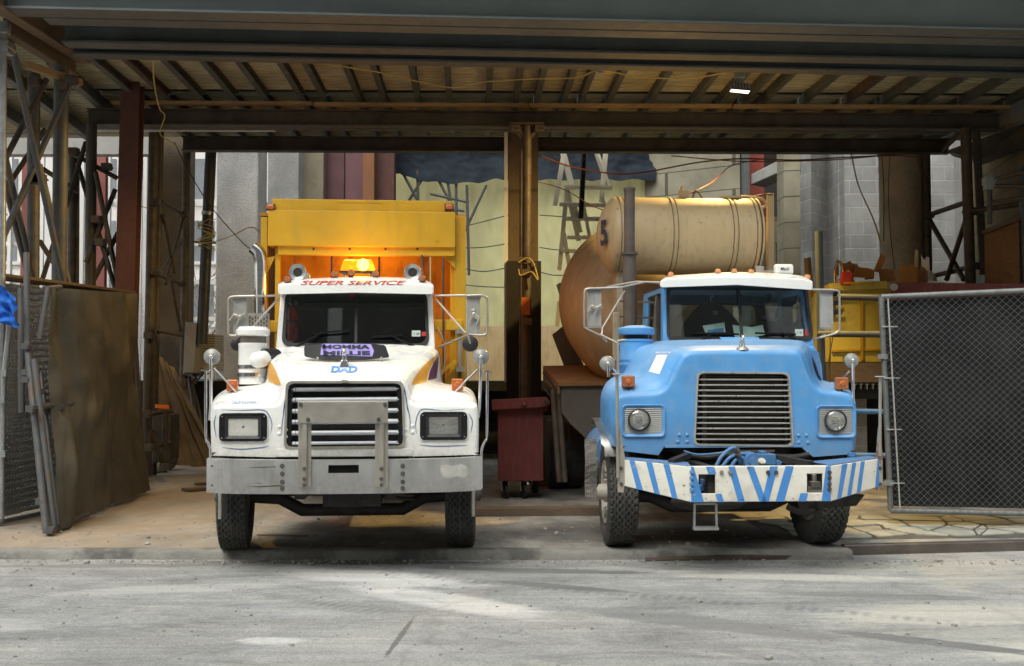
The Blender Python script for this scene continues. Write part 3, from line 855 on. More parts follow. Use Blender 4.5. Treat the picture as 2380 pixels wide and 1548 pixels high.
t = frame_tower('brown scaffold frame left of the rough column, carrying the mid beam',
    [(358, 300, 340, 1106, 19.0, .085), (373, 300, 356, 1104, 19.25, .06), (434, 350, 424, 1040, 21.2, .075)],
    [(375,468,19.2, 428,497,21), (378,500,19.2, 405,635,20.2), (428,500,21, 385,660,19.6), (352,632,18.8, 428,662,21), (370,640,19, 424,560,21), (362,768,18.9, 424,780,21), (395,640,20, 420,770,21)],
    MT['pipe_brown'], .042, clamps=[(365,632,18.9), (428,497,20.9), (426,660,20.9), (346,780,18.9), (335,960,18.8), (362,470,18.9)])
t = frame_tower('pair of brown scaffold posts and low stub rails beside the left gate',
    [(385, 955, 382, 1098, 18.2, .05), (345, 985, 344, 1078, 18.0, .05)],
    [(330,965,17.9, 398,955,18.4), (335,1040,17.9, 395,1030,18.3), (350,1000,18, 383,1090,18.2)],
    MT['pipe_brown'], .05, clamps=[(340,962,17.8),(345,1040,17.8),(384,1085,18.1)])
t = frame_tower('middle scaffold post with a bracketed head between the two trucks',
    [(1225, 292, 1222, 1130, 17.9, .075), (1212, 350, 1210, 1125, 18.2, .03)],
    [(1202,296,17.9, 1220,322,17.9), (1250,296,17.9, 1229,322,17.9)],
    MT['pipe_brown'], .05, clamps=[(1198,300,17.85),(1254,300,17.85),(1222,634,17.8),(1236,620,17.8),(1214,606,17.8),(1226,748,17.8)])
MB().box(*[c for pair in zip(at(1185,293,17.9), at(1262,286,17.9)) for c in pair]).bx(at(1224,291,17.9), (.56,.3,.03)).build('head_plate', MT['pipe_brown'], t)
for s_ in (-1, 1):
    c = at(1224, 305, 17.9); MB().prism([c+Vector((s_*.06,-.02,.08)), c+Vector((s_*.26,-.02,.08)), c+Vector((s_*.06,-.02,-.16))], (0,.04,0)).build('gusset', MT['pipe_brown'], t)
MB().bx(at(1222,712,17.83), (.135,.16,.28)).build('orange_tape', M('orange_tape', (.35,.10,.02), .6), t)
t = frame_tower('right scaffold bay of brown pipes with crossed braces, in front of the block wall',
    [(2244, 298, 2256, 672, 18.3, .085), (2268, 298, 2288, 672, 18.5, .065), (2152, 355, 2158, 672, 20.6, .075)],
    [(2158,500,20.5, 2246,470,18.6), (2160,510,20.5, 2240,650,18.8), (2245,510,18.5, 2200,650,19.5), (2175,640,20.2, 2268,618,18.4), (2240,493,18.4, 2400,470,17.2), (2190,350,20.4, 2240,300,18.6)],
    MT['pipe_brown'], .055, clamps=[(2258,491,18.3),(2272,491,18.3),(2262,618,18.3),(2280,618,18.3),(2160,500,20.4)])
o = MB().cyl(at(2278,640,18.45), at(2279,672,18.45), .09, n=16).build('pole_label', MT['paper'], t)
t = thing('handrail', 'grey pipe handrail in front of the yellowish block wall, far right', 'railing')
m = MB(); m.cyl(at(2300,418,17.4), at(2300,520,17.4), .04); m.cyl(at(2298,420,17.4), at(2420,390,16.6), .035); m.cyl(at(2298,432,17.4), at(2420,434,16.6), .035)
m.cyl(at(2300,470,17.4), at(2420,455,16.6), .03)
m.build('rail', MT['galv_dark'], t, smooth=40)
m = MB(); clamp(m, at(2298,422,17.35), .06); clamp(m, at(2298,434,17.35), .05); m.build('clamp', MT['galv'], t)
o = MB().bar(at(2376,385,17), at(2384,680,17), .10, .10).build('steel_post', MT['beam'], bevel=.004); tag(o, 'dark square steel post at the right edge of the photo', 'post')
o = MB().prism([at(2288,540,17.6), at(2368,508,17.0), at(2372,760,17.0), at(2290,760,17.6)], (.03,.05,0)).build('plywood_hoarding', MT['ply_brown']); tag(o, 'brown stained plywood board standing behind the right fence', 'board')
m = MB()
o = MB().bar(at(2286,541,17.55), at(2369,508,16.95), .06, .05).build('board_cap', MT['plank_dark'], o)

# ================================================================ building inside
def vcol(name, label, px0, px1, Y, z0, z1, mat, dy=.7, cat='column', skew=None, bevel=.02, group=None):
    a, b_ = at(px0, 700, Y), at(px1, 700, Y)
    o = MB().box(a.x, b_.x, Y, Y+dy, z0, z1).build(name, mat, bevel=bevel)
    return tag(o, label, cat, group)
vcol('rough_column', 'brown stained rough concrete column behind the left scaffold frame', 368, 428, 22.3, 0, 9.5, MT['concrete_brown'])
vcol('rough_column', 'bright rough-cast concrete column left of the yellow truck body', 500, 598, 24, 1.6, 9.5, MT['concrete'], dy=.9, bevel=.04)
vcol('rough_column', 'grey rough concrete column just behind the left end of the yellow body', 619, 692, 26, 1.6, 9.5, MT['concrete'], dy=.8, bevel=.03)
vcol('rough_column', 'flat tan concrete pier beside the plum steel columns', 698, 750, 26.6, 1.6, 9.5, MT['concrete_tan'], dy=.8)
def hcol(name, label, px0, px1, Y, z0, z1, mat, lean=0, fw=None, group=None):
    a, b_ = at(px0, 700, Y), at(px1, 700, Y)
    w_ = b_.x-a.x; x = (a.x+b_.x)/2
    mb = MB(); tf = .03
    mb.box(a.x, b_.x, Y, Y+tf, z0, z1); mb.box(a.x, b_.x, Y+w_*.9-tf, Y+w_*.9, z0, z1); mb.box(x-.012, x+.012, Y+tf+.002, Y+w_*.9-tf-.002, z0, z1)
    if lean:
        for v in mb.bm.verts: v.co.x += lean*(v.co.z-z0)
    o = mb.build(name, mat)
    return tag(o, label, 'column', group)
GC = 'red steel columns'
hcol('steel_column', 'big dark red steel column left of the left scaffold frame', 259, 303, 17.6, 0, 6.5, MT['red_col'], lean=.016, group=GC)
hcol('steel_column', 'pale red steel column seen through the left scaffold, nearest the left edge', 46, 66, 25, 0, 9, MT['pink_col'], group=GC)
hcol('steel_column', 'pale red steel column between the grey scaffold posts', 144, 167, 25, 0, 9, MT['pink_col'], group=GC)
hcol('steel_column', 'pale red steel column just left of the big dark red one', 220, 241, 25, 0, 9, MT['pink_col'], group=GC)
hcol('steel_column', 'plum primed steel column right of the tan pier', 750, 798, 27, 1.6, 9.5, MT['plum_col'], group='plum and brown steel columns behind the yellow body')
hcol('steel_column', 'plum brown steel column, second behind the yellow body', 801, 842, 26.6, 1.6, 9.5, MT['plum_col'], group='plum and brown steel columns behind the yellow body')
hcol('steel_column', 'orange brown steel column right of the plum ones', 842, 868, 26, 1.6, 9.5, M('orange_lit_column_tone', (.22,.09,.035), .7), group='plum and brown steel columns behind the yellow body')  # orange light falling on this column is put into its colour
hcol('steel_column', 'dark brown steel column beside the blue tarpaulin', 869, 915, 26.3, 1.6, 9.5, MT['red_col'], group='plum and brown steel columns behind the yellow body')
t = thing('drain_pipe', 'black vertical drain pipe with a pale joint, left of the bright column', 'pipe')
MB().cyl(at(491,340,21.2), at(469,800,21.2), .105, n=18).build('pipe', MT['blackgloss'] if 0 else M('dark_grey_pipe', (.03,.033,.036), .5), t, smooth=40)
MB().cyl(at(483,492,21.2), at(482,500,21.2), .112, n=18).build('joint', MT['galv'], t, smooth=40)
m = MB(); m.bar(at(448,562,21.1), at(502,565,21.1), .06, .03); m.build('bracket', MT['rust'], t)
m = MB()
rnd = random.Random(2)
for k in range(5):
    pts = []
    for i in range(14):
        a_ = i/13*PI*3
        pts.append(at(480+ (16+rnd.random()*6)*math.cos(a_+k), 505+i*5+rnd.random()*5+k*3, 21.0+.12*math.sin(a_)))
    m.tube(smoothline(pts, 3), .008, 5)
m.tube(smoothline([at(455,565,21), at(498,562,20.9), at(545,545,21), at(585,528,22), at(612,548,23)], 6), .010, 5)
m.build('tied_rope', MT['wire_y'], t)
# middle brown column
vcol('rough_column', 'rough brown column behind the middle scaffold post', 1181, 1251, 19.6, 0, 9.5, MT['concrete_brown'], dy=.6)
o = MB().box(at(1172,700,19.55).x, at(1180,700,19.55).x, 19.5, 19.56, 1.6, 7).build('white_edge_strip', MT['mullion']); tag(o, 'thin white strip up the left edge of the brown middle column', 'strip')
m = MB(); a = at(1181,900,19.2); b_ = at(1254,600,19.2)
m.box(a.x-.03, b_.x+.03, 19.3, 19.55, 0, 3.7)
tag(m.build('column_wrap', M('black_wrap', (.012,.012,.012), .7, 0, .3, 5)), 'black board wrap round the foot of the middle column', 'cladding')

# right: round stucco column
t = thing('round_column', 'round column coated in coarse tan stucco in front of the right block wall', 'column')
c = at(2113, 500, 20.6); r_ = (at(2165,500,20.6).x - at(2062,500,20.6).x)/2
mb = MB()
mb.grid(lambda u, v: (c.x + (r_*(1-.06*(1-v)) + .02*noise.noise(Vector((math.cos(2*PI*u)*9, math.sin(2*PI*u)*9, v*60))))*math.cos(2*PI*u), c.y + r_ + r_*math.sin(2*PI*u), 1.6 + v*8), 72, 110)
mb.build('shaft', MT['stucco'], t, smooth=80)

MT['block'] = brickmat('grey_block_wall', (.38,.385,.38), (.32,.325,.32), (.45,.45,.44), .60, .30, .014)
MT['block_y'] = brickmat('yellowish_block_wall', (.26,.21,.10), (.21,.17,.085), (.12,.10,.06), .55, .27, .014)
MT['plankconc'] = brickmat('board_marked_wall', (.32,.30,.22), (.24,.225,.17), (.10,.095,.07), .9, .55, .012, bump=1.0)
def plan_wall(name, label, pts, z0, z1, mat, th=.3):
    """wall following plan points (px, Y), thickness away from the camera"""
    P = [Vector((at(px, 700, Y).x, Y, 0)) for px, Y in pts]
    back = [p + Vector((0, th, 0)) for p in reversed(P)]
    o = MB().prism([Vector((p.x, p.y, z0)) for p in P+back], (0, 0, z1-z0)).build(name, mat)
    return tag(o, label, 'wall')
plan_wall('block_wall', 'grey concrete block wall with stepped corners behind the right bay', [(1861,25.7),(1888,25.1),(1927,26.0),(1966,24.4),(2330,24.4)], 1.4, 9.5, MT['block'], .5)
plan_wall('block_wall', 'yellowish block wall at the far right coming forward', [(2285,22.5),(2560,16.2)], 0, 9.5, MT['block_y'], .5)
plan_wall('board_marked_wall', 'tan board-marked concrete wall above the mixer tank', [(1500,27.2),(1722,25.8)], 1.4, 9.5, MT['plankconc'], .6)
plan_wall('board_marked_wall', 'narrow board-marked pier left of the grey block wall', [(1824,23.6),(1862,23.5)], 1.4, 7.0, MT['plankconc'], .6)
plan_wall('low_wall', 'dim lower block wall in the recess right of the tank', [(1722,27.4),(1862,27.2)], 1.4, 5.6, MT['plankconc'], .4)
plan_wall('recess_wall', 'dark wall deep in the recess behind the mixer truck', [(1480,30),(2000,29.5)], 1.4, 9.5, M('dark_recess', (.06,.05,.045), .9), .3)
o = MB().prism([at(1745,430,25.6), at(1745,405,25.6), at(1830,362,24.0), at(1830,392,24.0)], (.4,.4,0)).build('concrete_ledge', MT['concrete_smooth'], bevel=.02); tag(o, 'sloping grey concrete ledge under the deck, right of the tank', 'ledge')
o = MB().box(at(1738,300,26.5).x, at(1775,300,26.5).x, 26.5, 26.8, 5.0, 9).build('red_steel_member', M('bright_red_oxide', (.30,.06,.04), .7)); tag(o, 'red primed steel member in the recess under the deck, right', 'beam')
o = MB().box(at(1722,300,25.7).x, at(1737,300,25.7).x, 25.5, 25.7, 1.5, 9).build('dark_channel', MT['beam']); tag(o, 'dark steel channel at the edge of the board-marked wall', 'channel')
# upper right concrete edge, lit by the sky
o = MB().prism([at(2325,228,19.2), at(2460,216,18.4), at(2460,282,18.4), at(2325,290,19.2)], (.6,.8,0)).build('concrete_lintel', MT['concrete'], bevel=.02); tag(o, 'pale rough concrete lintel at the right edge under the deck', 'lintel')
o = MB().prism([at(2200,350,19.8), at(2400,280,17.6), at(2400,320,17.6), at(2270,372,19.8)], (.3,.5,0)).build('dark_soffit', MT['beam_brown']); tag(o, 'dark sloping soffit beam at the right under the lintel', 'beam')

# loading dock
m = MB()
m.box(-12, 3.4, 23.0, 33, 1.40, 1.6)
m.box(3.42, 10, 17.3, 33, 1.36, 1.6)
m.box(-12, 3.38, 24.6, 24.8, 0.001, 1.39); m.box(3.45, 10, 18.6, 18.8, 0.001, 1.35); m.box(3.45, 3.6, 18.82, 24.5, .001, 1.35)
struct(m.build('loading_dock', M('black_dock_steel', (.022,.021,.02), .85, 0, .3, 3)))
# upper closure of the building
m = MB()
m.box(2.6, 16, 27.9, 34, 9.6, 9.9)
m.box(9.7, 9.9, 12.5, 33.79, 0.001, 7.0)
struct(m.build('building_shell', MT['concrete_smooth']))

# window wall at the left with daylight outside
t = thing('window_wall', 'white framed glazing behind the left scaffold with the bright street outside', 'windows')
m = MB()
YW = 27.0
xa, xb = at(-120, 600, YW).x, at(512, 600, YW).x
for px, w_ in ((-60,.1),(20,.08),(95,.09),(113,.22),(125,.05),(183,.2),(250,.08),(318,.26),(334,.1),(352,.07),(438,.08),(508,.07)):
    x = at(px, 600, YW).x
    m.box(x-w_/2, x+w_/2, YW, YW+.12, 1.6, 9)
m.build('mullion', MT['mullion'], t)
m = MB()
for py in (472, 565, 655, 740):
    z = at(300, py, YW).z
    m.box(xa, xb, YW+.13, YW+.2, z-.05, z+.05)
m.build('rail', MT['mullion'], t)
m = MB(); m.box(xa, xb, YW+.22, YW+.23, 1.6, 9); m.build('pane', glassmat('dusty_window_glass', (.9,.9,.9), .02), t)
# street beyond: pale building with window rows, bare trees
t = thing('far_building', 'pale building across the far street, seen through the left glazing', 'building')
m = MB(); m.box(-32, -8, 52, 60, 0, 24); m.build('wall', MT['pale_bldg'], t)
for i in range(10):
    for j in range(4):
        x, z = -31+i*2.3, 1.2+j*2.9
        f = MB().box(x, x+1.0, 51.93, 51.999, z, z+1.9).build('window', MT['farglass'], t)
        MB().box(x-.1, x+1.4, 51.85, 51.99, z-.16, z-.01).build('sill', MT['mullion'], f)
def bare_tree(loc, h, seed, label):
    rnd = random.Random(seed)
    t = thing('bare_tree', label, 'tree', loc, 0, 'bare street trees beyond the glazing')
    tr = MB(); cr = MB()
    def br(p, d, l, r, dep):
        n = 4; pts = [p]
        q = p.copy(); dd = d.copy()
        for i in range(n):
            dd = (dd + Vector((rnd.uniform(-.18,.18), rnd.uniform(-.18,.18), rnd.uniform(-.05,.12)))).normalized()
            q = q + dd*l/n; pts.append(q.copy())
        (tr if dep == 0 else cr).tube(pts, [r*(1-.45*i/n) for i in range(n+1)], 6 if dep < 2 else 4)
        if dep < 5:
            for k in range(3 if dep < 3 else 2):
                a = rnd.uniform(.35, .8)
                ax = Vector((rnd.uniform(-1,1), rnd.uniform(-1,1), rnd.uniform(-.2,.3))).normalized()
                nd = (dd*math.cos(a) + ax*math.sin(a)).normalized()
                br(pts[rnd.randint(2, n)], nd, l*rnd.uniform(.6,.8), r*.52, dep+1)
    br(Vector((0,0,0)), Vector((0,0,1)), h*.32, h*.022, 0)
    tr.build('trunk', MT['bark'], t); cr.build('crown', MT['bark'], t)
bare_tree((-17.5, 38, 0), 11, 1, 'bare grey tree outside, behind the leftmost scaffold braces')
bare_tree((-13.6, 40, 0), 10, 2, 'bare grey tree outside, seen between the grey scaffold posts')
bare_tree((-10.9, 41, 0), 9, 3, 'bare grey tree outside, seen left of the bright rough column')

# hanging sheets
def cloth(P, nu, nv, amp, seed, fold=3.0, vert=True, off=Vector((0,1,0))):
    """P(u, v) -> point; wrinkles pushed along y"""
    mb = MB()
    def f(u, v):
        p = Vector(P(u, v))
        k = noise.noise(Vector((u*fold*4, v*fold*(.7 if vert else 3), seed)))*amp + noise.noise(Vector((u*fold*11, v*fold*2.5, seed+9)))*amp*.4 + noise.ridged_multi_fractal(Vector((u*fold*1.5+v, v*fold-u, seed)), 1, 2, 3, 1, 2)*amp*.18
        if off.x > .5: k += .10*math.sin(u*5+v*4+seed)*math.sin(v*PI)*amp/.15 + .05*noise.noise(Vector((u*3-v*5, v*6+u*4, seed)))
        p += off*k
        return p
    return mb.grid(f, nu, nv)
def quadP(tl, tr, bl, br):
    tl, tr, bl, br = map(Vector, (tl, tr, bl, br))
    return lambda u, v: tl.lerp(tr, u).lerp(bl.lerp(br, u), v)
P0 = quadP(at(905,300,27.6), at(1530,300,27.2), at(905,790,27.6), at(1530,790,27.2))
o = cloth(P0, 150, 60, .10, 3, 5).build('plastic_sheet', MT['sheet'], smooth=180)
tag(o, 'large pale green plastic sheet hung across the back between the trucks', 'sheet')
def tarpP(u, v):
    x = 905 + u*620
    bot = 402 + 24*math.sin(min(1, max(0, (u-.04)/.42))*PI)**.6 + 16*min(1, max(0, (u-.40)/.08)) + 2*math.sin(u*60)
    return at(x, 290 + (bot-290)*v, 26.9 + .2*math.sin(v*3))
o = cloth(tarpP, 130, 40, .07, 8, 4).build('tarpaulin', MT['tarp'], smooth=180)
tag(o, 'navy tarpaulin sagging along the top of the pale green sheet', 'tarpaulin')
for k, (x0, y0, x1, y1, sag) in enumerate(((1060,576,1182,566,4), (1060,620,1182,622,10), (1254,575,1330,580,3), (1254,632,1310,640,3), (1060,660,1182,668,2), (1254,500,1400,505,2), (960,545,1182,500,5))):
    m = MB().tube(smoothline([at(x0,y0,26.6), at((x0+x1)/2,(y0+y1)/2+sag,26.55), at(x1,y1,26.6)], 6), .013, 5)
    tag(m.build('tie_rope', MT['wire_k']), ['dark rope across the green sheet level with the yellow header', 'sagging dark rope across the green sheet right of the yellow body', 'dark rope across the green sheet right of the middle column, upper', 'dark rope across the green sheet right of the middle column, lower', 'dark rope low on the green sheet left of the middle column', 'dark rope over the green sheet behind the folding ladder', 'long dark rope high on the green sheet left of the middle column'][k], 'rope')
# scaffold outside, its pipes against the sheet
t = thing('pipe_scaffold', 'grey pipe scaffold standing against the green sheet under the tarpaulin', 'scaffold')
for a_ in ((935,400,1000,520),(985,410,930,500),(970,395,975,600),(920,470,1080,490),(1040,420,1075,640),(1130,430,1070,560),(1060,425,1062,700),(1085,430,1090,640),(1000,450,1090,470),(1020,420,1062,500)):
    MB().cyl(at(a_[0],a_[1],27.0), at(a_[2],a_[3],27.05), .035, n=8).build('pipe', MT['galv_dark'], t, smooth=40)
# plywood
def ply(label, x0, x1, y0, y1, Y):
    a, b_ = at(x0, y1, Y), at(x1, y0, Y)
    o = MB().box(a.x, b_.x, Y, Y+.03, a.z, b_.z).build('plywood_sheet', MT['ply'])
    return tag(o, label, 'plywood', 'plywood along the foot of the green sheet')
ply('raw plywood sheet at the foot of the green sheet, left of the middle column', 1085, 1176, 758, 888, 25.4)
ply('raw plywood sheet at the foot of the green sheet, right of the middle column', 1254, 1400, 758, 888, 25.6)

# folding ladder frame
t = thing('folding_ladder', 'cream folding ladder frame standing behind the mixer drum', 'ladder')
Yl = 22.5
for x0,y0,x1,y1,w_ in ((1312,350,1290,478,.10),(1308,352,1330,436,.12),(1385,350,1415,436,.12),(1408,350,1398,470,.10),(1318,436,1300,628,.09),(1318,440,1345,560,.09),(1398,460,1440,560,.09),(1310,540,1330,660,.08),(1355,470,1372,560,.07),(1300,700,1295,758,.08),(1335,470,1350,540,.07)):
    MB().bar(at(x0,y0,Yl), at(x1,y1,Yl+.1), w_, .06).build('stile', MT['cream'], t, bevel=.006)
for x0,y0,x1,y1 in ((1312,435,1422,436),(1300,475,1420,478),(1310,508,1400,510),(1318,552,1380,552),(1305,582,1340,584)):
    MB().bar(at(x0,y0,Yl-.06), at(x1,y1,Yl-.06), .10, .07).build('rung', MT['cream'], t, bevel=.006)
MB().cyl(at(1358,350,Yl-.2), at(1350,508,Yl-.2), .055, n=12).build('strut', MT['blackgloss'], t, smooth=40)

# loose grit along the kerb and over the yard apron
gr_ = MB(); rg = random.Random(11)
for i in range(1500):
    if rg.random() < .55: x, y, z_ = rg.uniform(-6, 6.5), 11.06 - abs(rg.gauss(0, .16)), -.085
    elif rg.random() < .5: x, y, z_ = rg.uniform(-6, 6.5), rg.uniform(7, 11), -.085
    else: x, y, z_ = rg.uniform(-6, 3.2), 11.35 + abs(rg.gauss(0, 1.6)), 0
    r_ = rg.uniform(.004, .011) if rg.random() < .93 else rg.uniform(.012, .022)
    z_ += road_z(x, y)+.085 if z_ < 0 else 0
    gr_.bx((x, y, z_+r_*.4), (r_*2, r_*1.6, r_*1.2), Matrix.Rotation(rg.uniform(0, 3), 3, 'Z') @ Matrix.Rotation(rg.uniform(-.5, .5), 3, 'X'))
g_ = gr_.build('grit', M('pale_grit', (.30, .295, .27), .9, 0, .3, 9)); g_['kind'] = 'stuff'; g_['label'] = 'loose pale grit scattered along the kerb'
# ================================================================ truck tools
class TF:
    def __init__(s, x, y, deg):
        s.O = Vector((x, y, 0)); s.a = R(deg)
        s.Rm = Matrix.Rotation(s.a, 3, 'Z'); s.Ri = s.Rm.inverted()
    def loc(s, P): return s.Ri @ (Vector(P) - s.O)
    def wld(s, p): return s.Rm @ Vector(p) + s.O
    def pt(s, px, py, yl):
        """local point where the line of sight through (px, py) meets the truck's cross-plane y = yl"""
        o = s.loc((0, 0, EYE)); d = s.Ri @ ray(px, py)
        return o + d * ((yl - o.y) / d.y)
    def dirn(s, p):
        return (Vector(p) - s.loc((0, 0, EYE))).normalized()

def text_geo(txt, w, shear=0, bold=0, italic=False, spacing=1.0):
    """list of 2-D triangles/polys of a text, centred, scaled to width w; returns (verts, faces, height)"""
    cu = bpy.data.curves.new('t', 'FONT'); cu.body = txt; cu.size = 1; cu.shear = shear; cu.offset = bold; cu.space_character = spacing
    cu.resolution_u = 3
    ob = bpy.data.objects.new('t', cu); COL.objects.link(ob)
    bpy.context.view_layer.update()
    me = ob.to_mesh()
    V = [v.co.copy() for v in me.vertices]; F = [tuple(p.vertices) for p in me.polygons]
    ob.to_mesh_clear()
    bpy.data.objects.remove(ob); bpy.data.curves.remove(cu)
    x0, x1 = min(v.x for v in V), max(v.x for v in V); z0, z1 = min(v.y for v in V), max(v.y for v in V)
    k = w/(x1-x0)
    V = [((v.x-(x0+x1)/2)*k, (v.y-(z0+z1)/2)*k) for v in V]
    return V, F, (z1-z0)*k
def text_mb(txt, w, f, hscale=1.0, cuts=0, **k):
    """f maps (x, z) -> 3-D"""
    V, F, h = text_geo(txt, w, **k)
    mb = MB()
    vs = [mb.bm.verts.new((x, z*hscale, 0)) for x, z in V]
    for fc in F:
        try: mb.bm.faces.new([vs[i] for i in fc])
        except ValueError: pass
    if cuts:
        for _ in range(cuts):
            bmesh.ops.subdivide_edges(mb.bm, edges=[e for e in mb.bm.edges if e.calc_length() > w*.03], cuts=1)
        bmesh.ops.triangulate(mb.bm, faces=mb.bm.faces[:])
    for v in mb.bm.verts: v.co = Vector(f(v.co.x, v.co.y))
    return mb
def bvh_of(o):
    bm = bmesh.new(); bm.from_mesh(o.data); t = BVHTree.FromBMesh(bm); bm.free(); return t
def cast(T, bvh, px, py, off=.004, miss=None):
    o = T.loc((0, 0, EYE)); d = (T.Ri @ ray(px, py)).normalized()
    h, n, i, dist = bvh.ray_cast(o, d)
    if h is None: return miss if miss is not None else T.pt(px, py, .3)
    if n.dot(d) > 0: n = -n
    return h + n*off
def decal(T, bvh, poly, off=.004, step=6):
    """painted shape: outline in picture units laid onto the body surface"""
    mb = MB()
    mb.flatpoly([(x, y, 0) for x, y in poly])
    for _ in range(5):
        es = [e for e in mb.bm.edges if e.calc_length() > step]
        if not es: break
        bmesh.ops.subdivide_edges(mb.bm, edges=es, cuts=1)
        bmesh.ops.triangulate(mb.bm, faces=mb.bm.faces[:])
    for v in mb.bm.verts: v.co = cast(T, bvh, v.co.x, v.co.y, off)
    return mb
def decal_text(T, bvh, txt, cx, cy, wpx, hpx, off=.004, slope=0, cuts=1, **k):
    V, F, h = text_geo(txt, wpx, **k)
    return text_mb(txt, wpx, lambda x, z: cast(T, bvh, cx+x, cy-z*(hpx/h)+x*slope, off), cuts=cuts, **k)

def loft_body(T, stations, kseg, kst, r, bottom, hole=None, back=True):
    """stations: [(ylocal, [(px,py)...])]; body skin through measured profiles, rounded nose, flat front face with an opening"""
    S = []
    for yl, pts in stations:
        P = [T.pt(x, y, yl) for x, y in pts]
        S.append([Vector((p.x, 0, p.z)) for p in smoothline(P, kseg)])
    ys = [s_[0] for s_ in stations]
    n = len(S[0]); rows = []
    N0 = []
    P = S[0]
    for i in range(n):
        t = (P[min(i+1, n-1)] - P[max(i-1, 0)]).normalized()
        N0.append(Vector((t.z, 0, -t.x)))      # inward for left-to-right profile
    for k in range(6):
        a = PI/2*(1 - k/5)
        rows.append([P[i] + N0[i]*r*(1-math.cos(a)) + Vector((0, ys[0]+r*(1-math.sin(a)), 0)) for i in range(n)])
    m_ = (len(S)-1)*kst
    for j in range(1, m_+1):
        t = j/kst
        y = crom([Vector((v, 0, 0)) for v in ys], t).x
        if y <= ys[0]+r: continue
        rows.append([crom([S[q][i] for q in range(len(S))], t) + Vector((0, y, 0)) for i in range(n)])
    mb = MB()
    V = [[mb.bm.verts.new(p) for p in row] for row in rows]
    for A, B in zip(V, V[1:]):
        for i in range(n-1):
            mb.bm.faces.new((A[i], A[i+1], B[i+1], B[i]))
    y0 = ys[0]
    loop = [v.co.copy() for v in V[0]]
    bot = [Vector((T.pt(x, y, y0).x, y0, T.pt(x, y, y0).z)) for x, y in bottom]     # right to left
    mb.flatpoly(loop + bot, [hole] if hole else [])
    bmesh.ops.remove_doubles(mb.bm, verts=mb.bm.verts[:], dist=.0008)
    return mb, rows

# ---------------------------------------------------------------- wheels
def tyre_mb(Rr, W, grooves=4, lugs=44, depth=.016):
    mb = MB()
    n = lugs*6
    prof = []
    hw = W/2
    # sidewall inner -> tread -> other sidewall
    side = [(Rr*.56, hw*.66), (Rr*.62, hw*.86), (Rr*.75, hw*.99), (Rr*.87, hw*.97), (Rr*.95, hw*.90)]
    rows = [(r_, -x, 0) for r_, x in side]
    m = 28
    for i in range(m+1):
        x = -hw*.86 + 2*hw*.86*i/m
        rows.append((Rr*(1-.012*abs(x/hw)**2), x, 1))
    rows += [(r_, x, 0) for r_, x in reversed(side)]
    V = []
    for r_, x, tr in rows:
        ring = []
        for k in range(n):
            a = 2*PI*k/n; rr = r_
            if tr:
                ph = (k % 6)/6
                zig = .012*W/.28*(1 if (k//3) % 2 else -1)*1.0
                u = abs(x)
                for g in (-.42, 0, .42) if grooves == 3 else (-.58, -.2, .2, .58):
                    if abs(x + zig - g*hw) < W*.021: rr -= depth
                if u > hw*.68 and (k % 6) in (0, 1): rr -= depth*.9
            else:
                if r_ > Rr*.9 and (k % 6) in (0, 1): rr -= depth*.6
            ring.append(mb.bm.verts.new((x, rr*math.cos(a), rr*math.sin(a))))
        V.append(ring)
    for A, B in zip(V, V[1:]):
        for k in range(n):
            j = (k+1) % n
            mb.bm.faces.new((A[k], A[j], B[j], B[k]))
    return mb
def make_wheel(name, parent, loc, Rr=.53, W=.29, steer=0, out=-1, rimmat='rim', grooves=4, hub=True):
    """out = -1: outer face toward -x"""
    w_ = bpy.data.objects.new(name, None); COL.objects.link(w_); w_.parent = parent
    w_.location = loc; w_.rotation_euler = (0, 0, R(steer))
    tyre_mb(Rr, W, grooves).build('tyre', MT['tyre'], w_, smooth=30)
    mb = MB()
    o = out
    mb.lathe([(Rr*.57, -o*W*.36), (Rr*.57, o*W*.40), (Rr*.60, o*W*.44), (Rr*.585, o*W*.46), (Rr*.52, o*W*.42), (Rr*.50, o*W*.20), (Rr*.36, o*W*.12), (Rr*.30, o*W*.30), (Rr*.2, o*W*.32), (.0, o*W*.32)], (0,0,0), (1,0,0), 40)
    mb.lathe([(Rr*.56, -o*W*.36), (Rr*.40, -o*W*.1), (.0, -o*W*.1)], (0,0,0), (1,0,0), 30)
    if hub:
        mb.cyl((o*W*.30,0,0), (o*W*.66,0,0), Rr*.17, Rr*.14, 20); mb.cyl((o*W*.66,0,0), (o*W*.70,0,0), Rr*.10, n=16)
        for k in range(10):
            a = 2*PI*k/10; r_ = Rr*.33
            mb.cyl((o*W*.14, r_*math.cos(a), r_*math.sin(a)), (o*W*.42, r_*math.cos(a), r_*math.sin(a)), .016, n=6)
        for k in range(5):
            a = 2*PI*k/5; r_ = Rr*.45
            mb.bx((o*W*.34, r_*math.cos(a), r_*math.sin(a)), (.05,.07,.07), Matrix.Rotation(a, 3, 'X'))
    mb.build('rim', MT[rimmat], w_, smooth=35)
    return w_

